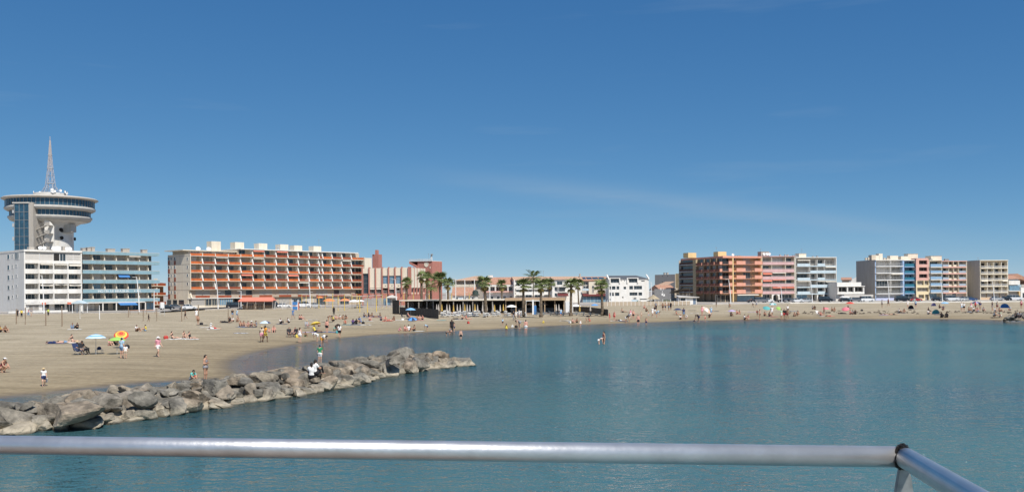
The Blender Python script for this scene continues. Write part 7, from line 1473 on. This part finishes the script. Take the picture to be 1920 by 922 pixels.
E(122, 642.5, 'lie', 95, 1.0, 'a', 'n', 's:denim', 'h:brown', 'just left of the sitting friend')
E(137.5, 641.5, 'sitfwd', 70, 1.0, 'a', 'b:black', 'b:black', 'H:dark', 'on a white towel above the blue chair')
E(136, 616.5, 'sit', 20, 1.0, 'b', 't:grey', 't:denim', 'h:dark', 'left of a pair on a white towel far up the sand')
E(144.5, 616.5, 'sit', -30, 1.0, 'b', 't:black', 't:black', 'h:dark', 'right of a pair on a white towel far up the sand')
E(10.4, 622.5, 'sit', 60, 1.0, 'b', 't:brown', 's:black', 'h:dark', 'at the left edge of the sand')
E(0.5, 622.5, 'sit', 90, 1.0, 'b', 't:yellow', 's:black', 'h:dark', 'cut by the left edge of the picture')
E(4.5, 698, 'crouch', 80, 1.0, 'b', 'v:maroon', 'b:black', 'c:white', 'at the left edge near the water')
E(256.5, 621, 'sit', 70, 1.0, 'b', 't:white', 't:brown', 'h:dark', 'behind the rainbow parasol')
E(272, 620.5, 'sit', -60, 1.0, 'a', 't:yellow', 's:denim', 'h:dark', 'right of the one in white behind the rainbow parasol')
E(278.8, 603, 'walk', 100, .8, 'c', 't:black', 's:black', 'h:dark', 'running by the wooden posts before the turquoise hotel')
E(33, 594, 'stand', 0, 1.0, 'b', 't:black', 't:black', 'h:dark', 'left of two before the white hotel terrace'); E(40.5, 595, 'stand', 20, 1.0, 'b', 't:yellow', 't:black', 'h:dark', 'right of two before the white hotel terrace'); E(59, 593, 'walk', 60, 1.0, 'a', 't:grey', 's:beige', 'h:brown', 'passing the white hotel terrace'); E(90.5, 592.5, 'stand', 0, 1.0, 'b', 't:lime', 't:black', 'h:dark', 'before the white building entrance'); E(53.5, 593, 'walk', -70, .95, 'a', 't:pink', 't:denim', 'H:brown', 'by the white hotel terrace')
E(600, 681, 'stand', 170, .72, 'a', 't:green', 's:white', 'c:blue', 'on top of the breakwater', z=1.02)
E(584.5, 708, 'sit', 190, 1.0, 'b', 't:white', 't:black', 'H:dark', 'seen from behind on the breakwater, the nearer one', z=.72); E(592, 702, 'sit', 150, 1.0, 'b', 't:white', 't:black', 'H:dark', 'on the breakwater just behind the other in white', z=.9)
E(325.5, 635, 'sitfwd', 80, 1.0, 'a', 'b:black', 'b:black', 'H:dark', 'leftmost of three on towels'); E(345.5, 634.3, 'sit', 60, 1.0, 'a', 'b:black', 'b:black', 'H:dark', 'middle of three on towels'); E(358, 635.3, 'sitfwd', 70, 1.0, 'a', 'v:black', 'b:black', 'H:dark', 'rightmost of three on towels')
E(347.5, 598, 'walk', -60, 1.0, 'c', 't:brown', 's:black', 'h:dark', 'left of the ninth wooden post'); E(368.5, 598.5, 'walk', 30, 1.1, 'a', 't:white', 's:white', 'h:dark', 'beside the ninth wooden post'); E(371.5, 608.5, 'stand', 180, .9, 'b', 'n', 's:brown', 'h:brown', 'in front of the ninth wooden post')
E(436, 596, 'walk', 20, 1.0, 'b', 't:black', 's:denim', 'h:dark', 'right of the tenth wooden post'); E(444.5, 597, 'walk', -20, 1.0, 'a', 't:lightblue', 's:denim', 'c:white', 'second right of the tenth wooden post'); E(430.5, 602.8, 'sit', 40, 1.0, 'b', 't:black', 't:black', 'h:dark', 'at the foot of the tenth wooden post'); E(436.5, 603, 'sit', 0, .9, 'a', 't:white', 's:black', 'h:dark', 'right of the one in black by the tenth post'); E(445, 604, 'crouch', 60, 1.0, 'b', 'b:brown', 'b:black', 'H:dark', 'right of the tenth post group'); E(421, 604, 'lie', 80, 1.0, 'c', 't:black', 't:black', 'h:dark', 'left of the tenth wooden post')
E(402, 616.5, 'lie', 110, 1.0, 'a', 't:white', 's:red', 'h:dark', 'alone in the middle of the sand'); E(396, 616.5, 'sit', 120, .95, 'a', 't:white', 's:white', 's:white', 'beside the one lying in the middle of the sand')
for i, (px, c, hd, wh) in enumerate(((451, 'n', 'h:dark', 'first'), (457, 'n', 'H:dark', 'second'), (465, 'b:pink', 'H:brown', 'third'), (471.5, 'b:white', 's:white', 'fourth'), (479.5, 't:grey', 'h:dark', 'fifth'))): E(px, 611.5 + i * .25, 'sit', 30 - i * 25, 1.0 + (.1 if i == 4 else 0), 'b' if i != 2 else 'a', c, 's:navy' if i % 2 else 'b:black', hd, wh + ' from left in the row left of the pale parasol')
E(491, 641.5, 'walk', 190, 1.05, 'd', 't:beige', 's:pink', 's:straw', 'left of the walking couple', fem=True); E(497.5, 641, 'walk', 150, 1.08, 'd', 't:orange', 's:yellow', 'h:dark', 'right of the walking couple')
E(504.8, 623, 'sit', 20, .7, 'a', 'v:pink', 'b:pink', 'h:brown', 'below the pale parasol', fem=True); E(513.5, 622.8, 'sit', 10, 1.05, 'r', 'n', 's:black', 'h:dark', 'right of the child in pink')
E(542.5, 631, 'chair', 20, 1.0, 'a', 'd:black', 'n', 'H:brown', 'left of two by the water'); E(552.5, 631, 'chair', -15, 1.0, 'r', 'v:maroon', 's:black', 'h:dark', 'right of two by the water'); E(562.3, 641.8, 'stand', 170, 1.0, 'a', 'd:white', 'n', 'H:brown', 'at the water edge holding a yellow bag'); E(573, 630.5, 'sit', 40, .68, 'c', 'n', 's:green', 'h:dark', 'right of the folding chairs')
E(604.5, 647, 'bend', 60, 1.1, 'b', 't:white', 's:orange', 'h:dark', 'in the shallow cove', sink=.15); E(595, 639.5, 'bend', -70, .85, 'a', 't:white', 's:white', 's:white', 'facing the bending one in the cove')
E(549.5, 598, 'walk', -30, 1.1, 'b', 't:blue', 's:denim', 'h:dark', 'below the blue climbing frame'); E(526.5, 606.5, 'sit', 60, 1.0, 'b', 't:white', 't:black', 'h:dark', 'left of two under the swing frames'); E(541.5, 606, 'crouch', -60, .9, 'b', 't:white', 't:black', 'h:dark', 'right of two under the swing frames'); E(562, 598.8, 'sit', 90, 1.0, 'r', 'n', 's:black', 'h:dark', 'left of a bare backed pair'); E(565.5, 598.6, 'sit', 110, 1.0, 'r', 'n', 's:navy', 'h:brown', 'right of a bare backed pair')
E(576, 615, 'chair', 30, 1.0, 'r', 'n', 's:pink', 's:straw', 'left of the yellow parasol'); E(598, 612, 'sit', 10, 1.0, 'b', 't:white', 's:black', 'h:dark', 'just behind the yellow parasol'); E(592, 621.8, 'sitfwd', 80, 1.0, 'c', 't:yellow', 's:black', 'h:dark', 'below the yellow parasol'); E(613, 623.5, 'stand', 170, 1.0, 'r', 'n', 's:black', 'h:dark', 'right of the yellow parasol')
E(626, 590.5, 'stand', 0, 1.05, 'd', 't:black', 't:black', 'h:dark', 'alone below the orange terrace parasols')
for px, py, c, wh in ((630, 599, 'b:pink', 'leftmost'), (636.6, 598.5, 't:white', 'second'), (643, 598.5, 'b:black', 'third'), (648.5, 598, 't:black', 'rightmost')): E(px, py, 'sit', rl_.uniform(-60, 60), 1.0, 'a' if c[2] != 'b' else 'b', c, 'b:black', 'H:dark', wh + ' in the group below the one in black')
E(616, 603, 'bend', 80, .95, 'b', 'b:brown', 'b:black', 'H:dark', 'left of the one in the yellow top'); E(625, 603, 'crouch', -40, 1.0, 'b', 't:yellow', 't:black', 'h:dark', 'near the yellow parasol group')
E(647, 607.5, 'sit', 20, 1.0, 'b', 'v:red', 'b:maroon', 'H:dark', 'alone below the large group'); E(662, 607.5, 'sit', 20, 1.0, 'd', 't:purple', 't:navy', 'h:dark', 'left of three with the one in blue'); E(668, 607.5, 'sit', -20, 1.0, 'd', 't:black', 't:black', 'h:dark', 'middle of three with the one in blue'); E(675, 606, 'crouch', -30, 1.1, 'b', 't:blue', 's:blue', 'h:dark', 'right of three near the dark fence')
for px, c, hd, wh in ((683, 't:grey', 'h:dark', 'first'), (691.6, 't:black', 'H:dark', 'second'), (699.6, 'b:brown', 'H:dark', 'third'), (710.6, 'n', 'h:dark', 'fourth')): E(px, 594, 'sitfwd' if px > 695 else 'sit', 80 if px < 705 else -80, 1.0, 'c', c, 's:navy', hd, wh + ' from left of four by the yellow posts')
E(693.5, 600.8, 'sit', 30, .95, 'r', 'b:white', 'b:red', 'H:brown', 'below the row of four'); E(714.7, 600.5, 'sit', 60, 1.0, 'a', 't:navy', 's:navy', 'h:brown', 'left of the red towel group'); E(722.8, 600.8, 'sit', 10, 1.0, 'r', 'b:red', 'b:red', 'H:dark', 'on the red towel'); E(730, 601, 'lie', 90, 1.0, 'r', 'b:red', 'b:red', 'H:dark', 'on the red towel'); E(738.5, 600.8, 'sit', -20, 1.0, 'c', 'b:black', 'b:black', 'H:dark', 'right of the red towel')
E(766, 597, 'chair', 60, 1.0, 'r', 'n', 's:red', 'h:grey', 'under the sky blue parasol'); E(782, 599.6, 'sit', 60, 1.0, 'b', 'b:black', 'b:black', 'H:dark', 'right of the tipped navy parasol'); E(787, 599.4, 'sit', 10, 1.0, 'a', 'b:pink', 'b:pink', 'H:brown', 'middle of three right of the tipped navy parasol'); E(792, 599.2, 'sit', -50, 1.0, 'r', 'v:red', 's:black', 'h:dark', 'rightmost of three by the dark fence')
E(636.6, 633.5, 'walk', 200, 1.0, 'b', 't:white', 's:black', 'H:dark', 'stepping into the cove'); E(631.5, 623, 'bend', 40, 1.0, 'b', 't:black', 's:black', 'H:dark', 'behind the one stepping into the cove'); E(627, 620.5, 'crouch', 40, .66, 'a', 't:teal', 's:teal', 'h:dark', 'left of the bending one by the cove')
E(749, 621.3, 'crouch', 80, .7, 'a', 't:pink', 's:pink', 'h:brown', 'digging by the water'); E(759.5, 620.3, 'sit', 50, .95, 'r', 'b:pink', 'b:pink', 'H:brown', 'left of the group of three by the water'); E(766.5, 620.3, 'sit', 170, 1.0, 'a', 't:white', 't:black', 'h:dark', 'middle of the group of three by the water'); E(776.5, 620.3, 'sit', -60, 1.0, 'b', 'v:brown', 's:black', 'H:dark', 'right of the group of three by the water'); E(801, 619.5, 'bend', -70, .75, 'a', 't:lightblue', 's:navy', 'c:white', 'at the water edge below the dark fence')
E(847.3, 623.8, 'stand', 10, 1.12, 'd', 't:black', 't:black', 'h:dark', 'in the shallows with children', sink=.05); E(837.5, 630, 'bend', 90, .72, 'b', 'n', 's:black', 'h:dark', 'in the shallows left of the one in black', z=0, sink=.15); E(852, 621.5, 'reach', -80, .75, 'a', 'b:pink', 's:navy', 'H:brown', 'right of the one in black'); E(843, 625, 'crouch', 60, .8, 'a', 't:grey', 's:grey', 'h:dark', 'at the feet of the one in black'); E(864, 636, 'stand', 10, .80, 'a', 'n', 's:black', 'h:dark', 'wading below the beach club', z=0, sink=.2)
E(867, 598.6, 'sit', 40, 1.0, 'b', 't:beige', 's:black', 'h:brown', 'left of a pair before the white loungers'); E(876, 598.6, 'sitfwd', 80, 1.0, 'r', 'b:red', 'b:black', 'H:dark', 'right of a pair before the white loungers'); E(857, 598.5, 'lie', 90, 1.0, 'c', 't:black', 's:black', 'h:dark', 'left of the pair before the white loungers')
E(963, 600.5, 'walk', 30, 1.0, 'b', 't:black', 't:grey', 'h:dark', 'left of three strollers before the club'); E(967.5, 600.5, 'walk', 60, 1.0, 'a', 't:white', 't:beige', 's:straw', 'middle of three strollers before the club'); E(973.5, 597, 'stand', -40, 1.0, 'a', 't:white', 's:white', 'h:dark', 'right of three strollers before the club'); E(942.5, 610, 'stand', 20, .66, 'b', 't:lightblue', 's:black', 'h:dark', 'alone on the wet sand'); E(949.7, 623.3, 'stand', 170, .74, 'c', 'd:yellow', 'n', 'H:dark', 'ankle deep below the club', sink=.03); E(974, 616, 'bend', -60, 1.15, 'a', 'd:grey', 'n', 'H:dark', 'left of the bather in white shorts'); E(986, 624, 'stand', 180, 1.08, 'r', 'n', 's:white', 'h:dark', 'bare backed at the water edge', sink=.05)
E(1051.7, 594.6, 'walk', 10, 1.0, 'a', 't:lightblue', 's:blue', 'h:dark', 'before the grey loungers'); E(1074, 605.3, 'sit', 40, .9, 'a', 'b:pink', 'b:black', 'H:dark', 'left of two playing on the wet sand'); E(1081.7, 604.6, 'sit', -60, .9, 'b', 'v:brown', 's:black', 'h:dark', 'right of two playing on the wet sand'); E(1088.3, 613.5, 'stand', 20, .72, 'a', 'v:white', 'b:white', 'h:blond', 'at the edge of the sea', fem=True); E(1099.7, 603.5, 'bend', 70, 1.0, 'b', 't:black', 's:beige', 'h:dark', 'over a child in red'); E(1105.3, 603.3, 'crouch', -60, .75, 'a', 't:red', 's:red', 'h:dark', 'beside the one in black')
E(1132.3, 645, 'stand', -70, 1.05, 'b', 'b:red', 'b:black', 'H:dark', 'knee deep in the open water', z=0, sink=.42, fem=True); E(1123.5, 645, 'bend', 75, .92, 'a', 'b:white', 'b:white', 'H:dark', 'knee deep facing the bather in red', z=0, sink=.38, fem=True)
E(1143, 601.4, 'stand', 60, .85, 'a', 't:red', 's:red', 'h:dark', 'right of the lone right palm'); E(1152, 600.5, 'stand', -30, .95, 'r', 'b:red', 's:red', 'H:brown', 'second right of the lone right palm'); E(1163, 601.5, 'lie', 90, 1.0, 'a', 't:black', 's:white', 'h:dark', 'below the beige fence'); E(1174, 604.5, 'bend', 60, 1.05, 'b', 't:black', 's:white', 'h:dark', 'left of the one in grey at the waterline'); E(1180.3, 604.5, 'walk', 20, 1.05, 'b', 't:grey', 's:beige', 'h:dark', 'at the waterline below the villa'); E(1187.5, 598.5, 'stand', 0, 1.0, 'r', 'n', 's:black', 'h:dark', 'above the one in grey'); E(1182.5, 596.5, 'stand', 40, 1.0, 'a', 't:pink', 's:white', 'H:brown', 'left of the one in black shorts below the villa'); E(1196.7, 610, 'stand', 10, 1.12, 'r', 'n', 's:black', 'h:dark', 'wading below the villa', sink=.15, z=0); E(1211.7, 609, 'stand', -10, .85, 'b', 'n', 's:navy', 'h:dark', 'wading right of the adult below the villa', sink=.2, z=0)
FAR = '''1230 581.5 stand 0 1.1 b t:grey t:black h:dark|tallest of the group at the fence
1242.7 582 stand 20 1.05 c n s:black h:dark|left in the ball game by the fence
1247.5 582 reach 60 1.05 b n s:navy h:dark|second in the ball game by the fence
1254 582 reach -60 1.05 b n s:denim h:brown|third in the ball game by the fence
1257.8 581 stand -40 1.05 c t:black s:black h:dark|right in the ball game by the fence
1212 584 sit 20 1.0 c t:brown s:black h:dark|alone below the fence
1223.6 594.5 walk 40 1.1 a t:white s:white c:white|left in the cluster below the villa corner
1228 590 stand 0 1.05 b t:black s:white h:dark|behind in the cluster below the villa corner
1231.5 595.5 bend 60 1.1 a t:lightblue s:denim h:brown|right in the cluster below the villa corner
1216 595.8 stand 60 .68 a n s:lightblue h:brown|left of the cluster below the villa corner
1202.5 595.5 stand 10 .68 a v:beige b:beige h:brown|left of the smaller children below the villa
1270 590.3 sitfwd 80 1.0 b b:red b:black H:dark|under the navy parasol
1282 596 stand 10 1.1 c t:navy s:denim h:dark|right of the navy parasol
1276 598.5 sit 30 .95 b t:white s:black h:dark|by the water left of the one in navy
1287 598.5 crouch 0 .8 a t:white s:white s:white|by the water right of the one in navy
1309.8 603.8 bend -60 1.12 b t:black s:navy h:dark|at the water edge below the corner block
1301.7 603.8 crouch 60 .7 a n s:navy h:brown|by the bending one below the corner block
1316.5 591.5 stand 30 1.12 r d:pink n H:brown|carrying the peach parasol
1333.5 593 walk 30 1.08 a t:lightblue s:denim c:white|right of the peach parasol
1330 596 crouch 0 .8 c t:black s:black h:dark|below the peach parasol
1371 592.5 sit 20 1.0 c t:black s:black h:dark|under the lilac parasol
1382 589 sit 40 1.0 r b:red b:red H:dark|left of two right of the lilac parasol
1386.5 589 sit -40 1.0 b b:black b:black H:dark|right of two right of the lilac parasol
1396.7 598.8 sit 60 1.05 b t:white s:black h:dark|left of two at the water below the corner block
1402.6 598.3 sit -60 1.0 r v:red s:beige h:brown|right of two at the water below the corner block
1424.4 599 stand 60 1.1 b b:pink b:black H:brown|at the water below the rose block
1420 592 bend 40 1.0 a t:beige s:red h:brown|above the one in the pink top
1434 592 sit 10 1.0 b v:maroon s:black h:dark|below the teal parasol
1447.6 592.5 walk 0 1.12 a t:white s:white h:brown|below the arched entrance
1443 593 sit 60 1.0 b t:black s:black h:dark|left of the walker in white
1465 598.3 stand 30 1.1 b t:palegreen s:white h:dark|first of four at the water below the rose block
1470.5 598 stand 0 1.1 b t:black s:red h:dark|second of four at the water below the rose block
1476 598.3 walk -30 1.12 c n s:maroon h:dark|third of four at the water below the rose block
1477 588 stand 20 1.05 b t:white s:black h:dark|fourth behind the three at the water below the rose block
1489.7 593 sit 0 1.0 b v:black s:black h:dark|left of two below the pale blue block
1494.7 592 crouch 40 1.0 b b:brown b:brown H:dark|right of two below the pale blue block
1524 579.5 sit 40 1.0 b t:grey s:black h:dark|left of two near the wall below the pale blue block
1527.5 580 sit -40 1.05 c t:black s:black h:dark|right of two near the wall below the pale blue block
1534 591 chair 40 1.0 a t:white s:red h:grey|left in the pink parasol camp
1539 592 sit 10 1.0 r v:red b:red H:brown|middle in the pink parasol camp
1545 591 stand 60 1.0 b t:maroon s:black h:dark|right in the pink parasol camp
1556 593.2 lie 90 1.0 r b:red b:red H:dark|below the pink parasol camp
1560 583 sit 30 1.0 b b:black b:black H:dark|left of two above the pink camp
1564.7 583 sit -30 1.0 b b:brown b:black H:dark|right of two above the pink camp
1578.6 587.6 lie 90 1.0 c t:black t:black h:dark|below the bright pink parasol
1594.4 589 sit 40 1.0 r b:red b:red H:dark|first of three below the pavilion
1599 589 sit 0 1.0 b t:grey s:grey h:dark|second of three below the pavilion
1603.5 589 sit -40 1.0 c t:black t:black h:dark|third of three below the pavilion
1592 579 sitfwd 80 1.0 b t:black s:navy h:dark|under the red parasol
1653.8 576.5 stand 60 1.1 c t:grey s:black h:dark|left of two by the wall below the metal railed block
1665.7 574 walk -60 1.1 b t:maroon s:black h:dark|right of two by the wall below the metal railed block
1658.7 590 lie 90 1.0 b b:lightblue b:black H:dark|left of two lying below the metal railed block
1674.6 590 lie 80 1.0 b n s:black h:dark|right of two lying below the metal railed block
1686.4 586 sit 60 1.0 b t:white s:black h:dark|left of two below the blue glass block
1695.4 586 sit -30 1.0 b v:brown s:beige h:dark|right of two below the blue glass block
1702 576.5 stand 20 1.05 a t:white s:white h:brown|by the black tent
1717 577 stand -20 1.05 a t:lightblue s:navy h:dark|right of the black tent
1741 589.2 sit 30 1.05 a t:white s:grey c:black|left of the teal tent
1743 583.5 sitfwd 60 1.0 b t:black s:black h:dark|above the teal tent
1765.6 595 sit 10 1.1 d t:black t:black h:dark|left of two in black at the water
1775 595 sit -20 1.1 d t:black t:black H:dark|right of two in black at the water
1762 577.5 sit 40 1.0 b t:black s:black h:dark|left of two by the purple tent
1768 582 crouch 0 1.0 b t:navy s:black h:dark|below the light blue parasol
1803 583 stand 20 1.1 a t:white s:lightblue h:brown|left of two in white at the crowd
1807.5 583 stand -20 1.05 a t:white s:black H:dark|right of two in white at the crowd
1817 583 sit 40 1.0 b b:black b:black H:dark|first in the crowd below the purple parasol
1821 582 stand 0 1.05 a v:pink s:white H:blond|second in the crowd below the purple parasol
1826 583 sit 20 1.0 b t:white s:navy h:dark|third in the crowd below the purple parasol
1829 581 walk 40 1.05 b t:red s:black h:dark|fourth in the crowd below the purple parasol
1833 583.5 sit -40 1.0 r n s:blue h:dark|fifth in the crowd below the purple parasol
1838 581.5 stand -20 1.05 b t:navy s:beige h:dark|sixth in the crowd below the purple parasol
1844 583 sit 0 1.0 a t:grey s:black h:brown|right of the purple parasol crowd
1860.6 582 stand 40 1.08 b t:black s:grey h:dark|left of the blue tent crowd
1866 583.5 sit 20 1.0 a t:white s:white s:straw|second left of the blue tent
1870 581 walk -50 1.05 b t:beige s:maroon h:dark|third left of the blue tent
1875 584 sit 50 1.0 b b:red b:black H:dark|nearest the blue tent
1893 582 sit -40 1.0 b t:lightblue s:navy h:dark|right of the blue tent
1864.6 594.5 crouch 60 1.05 b v:white s:black h:dark|left of two playing by the far rocks
1875.5 594.5 crouch -60 1.0 a t:palegreen s:white h:brown|right of two playing by the far rocks
1915 578 stand 0 1.1 b v:pink s:maroon h:dark|at the right edge of the sand
1905 596 sit 20 1.0 c t:black t:black h:dark|left of two on the far rocks
1912 595 sit -20 1.0 b t:grey t:black h:dark|right of two on the far rocks
1343 575 stand 60 1.0 c t:black s:black h:dark|by the wall left of the far right post
1411.5 576 walk 80 1.05 b t:white s:black h:dark|left of two strollers below the corner block
1418.5 576 walk -80 1.05 a t:white s:denim H:brown|right of two strollers below the corner block
1367.5 576 crouch 30 1.0 b v:maroon s:white h:dark|beside the far right post
1208 578 sit 30 1.0 r b:red b:red H:dark|near the beige fence left end
1168 585 sitfwd 60 1.0 b n s:black h:dark|under the beige fence middle
1188 589 lie 90 1.0 a b:pink b:pink H:dark|below the beige fence middle
1322 602 stand 40 .7 a n s:red h:brown|small at the waterline left of the sitting two'''
for ln in FAR.split('\n'):
    a, wh = ln.split('|'); px, py, pose, ang, sz, sk, tp, bt, hd = a.split()
    rocky = 'far rocks' in wh and pose == 'sit'
    E(float(px), float(py), pose, float(ang), float(sz) * 1.03, sk, tp, bt, hd, wh, **({'z': .95} if rocky else {}))
# ---------------------------------------------------------------- their things
p = ground(367.5, 711); T = thing('toy_bucket', 'red toy bucket held by the crouching child near the rocks', 'bucket', (p.x - .02, p.y - .15, p.z + .02)); b = MB(); b.lathe([(.005, 0), (.12, 0), (.165, .28), (.15, .28), (.11, .02)], 16); b.build('pail', PCOL['red'], T); b = MB(); b.tube([(-.15, 0, .28), (-.1, 0, .40), (.1, 0, .40), (.15, 0, .28)], .01, 5); b.build('handle', PLASTIC, T)
p = ground(86.5, 723); T = thing('toy_bucket', 'grey net pail in the hand of the child in the straw hat', 'bucket', (p.x, p.y, p.z + .22)); b = MB(); b.lathe([(.005, 0), (.09, 0), (.12, .2), (.11, .2)], 12); b.build('pail', TOWC['grey'], T); b = MB(); b.tube([(-.11, 0, .2), (0, 0, .33), (.11, 0, .2)], .008, 4); b.build('handle', PLASTIC, T)
for px, py, a, c, lb in ((146.5, 664.6, 70, 'navy', 'blue folding chair left of the striped parasol'), (157, 664.2, 75, 'black', 'black folding chair under the striped parasol'), (542.5, 631.4, 20, 'black', 'left folding chair by the cove'), (552.5, 631.4, -15, 'black', 'right folding chair by the cove'), (576, 615.3, 30, 'grey', 'folding chair left of the yellow parasol'), (766, 597.3, 60, 'black', 'folding chair under the sky blue parasol'), (756, 597, 70, 'black', 'empty black folding chair left of the sky blue parasol'), (1534, 591.3, 40, 'white', 'white folding chair in the pink parasol camp')): chair(px, py, a, c, lb)
p = ground(186, 662.5); T = thing('low_table', 'low folding table under the striped parasol with a dark bag on it', 'table', tuple(p)); box('top', T, -.3, .3, -.2, .2, .33, .36, LGREY)
for x in (-.27, .24):
    for y in (-.18, .15): box('leg', T, x, x + .03, y, y + .03, 0, .33, STEEL)
b = MB(); b.lathe([(.01, 0), (.17, .02), (.19, .12), (.11, .24), (.01, .27)], 12); o = b.build('tote', TOWC['navy'], None, tuple(p + Vector((0, 0, .365)))); o['label'] = 'dark bag on the low folding table'; o['category'] = 'bag'
TWL = []
for i, (px, py, c, a) in enumerate(((138, 642.5, 'white', 80), (140, 617.5, 'white', 80), (105, 644, 'navy', 95), (327, 636, 'white', 80), (346, 635, 'white', 85), (359, 636, 'white', 80), (400, 617.5, 'white', 110), (380, 609, 'black', 80), (384, 614, 'white', 90), (424, 604.8, 'black', 80), (453, 612.8, 'blue', 60), (470, 613.2, 'navy', 80), (453, 624.8, 'white', 90), (450.5, 624.4, 'navy', 60), (580, 623, 'lilac', 85), (594, 623, 'navy', 80), (618, 622.5, 'blue', 85), (528, 607.3, 'navy', 80), (586, 599.5, 'white', 80), (613, 604.3, 'black', 80), (652, 608.7, 'teal', 80), (667, 608.8, 'blue', 85), (686, 609, 'white', 70), (688, 595, 'blue', 85), (703, 594.8, 'pink', 85), (690, 601.8, 'white', 80), (726, 602, 'red', 90), (745, 600.5, 'white', 80), (786, 600.5, 'pink', 85), (862, 599.3, 'white', 90), (784, 621, 'white', 80), (828, 600.5, 'teal', 85), (980, 602, 'white', 90), (1058, 601.3, 'white', 90), (1152, 601.5, 'white', 80), (1168, 602, 'navy', 90), (1172, 585.8, 'black', 80), (1298, 582, 'black', 85), (1302, 587.5, 'white', 80), (1340, 583.5, 'navy', 85), (1410, 585, 'lilac', 85), (1450, 593.8, 'pink', 85), (1490, 583.5, 'blue', 85), (1545, 593, 'white', 80), (1580, 588.2, 'black', 90), (1657, 590.7, 'lilac', 90), (1690, 586.8, 'navy', 85), (1760, 590.3, 'navy', 85), (1822, 584.5, 'blue', 80), (1848, 584.5, 'black', 80), (1868, 595.3, 'black', 85))):
    near = 'left part' if px < 330 else 'middle left' if px < 640 else 'club side' if px < 1000 else 'far middle' if px < 1400 else 'far right'
    TWL.append(near); towel(px, py, c, f'{c} towel on the sand, ' + ['first', 'second', 'third', 'fourth', 'fifth', 'sixth', 'seventh', 'eighth', 'ninth', 'tenth', 'eleventh', 'twelfth', 'thirteenth', 'fourteenth', 'fifteenth', 'sixteenth', 'seventeenth', 'eighteenth'][sum(1 for q in TWL if q == near) - 1] + f' from left in the {near} of the beach', a)
for px, py, c, lb in ((311, 635, 'red', 'red beach bag left of the three on towels'), (557.6, 632.5, 'yellow', 'yellow bag right of the folding chairs by the cove'), (633, 624.5, 'teal', 'turquoise bag behind the one stepping into the cove'), (755, 600.5, 'white', 'white cool box left of the tipped navy parasol'), (961, 613.8, 'white', 'white bag on the wet sand below the club'), (968, 613.6, 'black', 'black bag beside the white one on the wet sand'), (1019, 605.5, 'yellow', 'small yellow bag alone on the wet sand'), (878, 606.5, 'red', 'small red ball bag alone below the white loungers'), (377.5, 608.5, 'black', 'black bag beside the ninth wooden post'), (681, 606.8, 'black', 'black bag right of the one in blue'), (238, 653, 'black', 'black bag behind the green parasol'), (1068.5, 605.8, 'white', 'white ball bag left of two playing on the wet sand'), (1616, 583, 'black', 'black bag right of the red parasol')): bag(px, py, c, lb)
dup = {q for q in PEOPLE_N if PEOPLE_N.count(q) > 1}
if dup: print('DUP LABELS', dup)
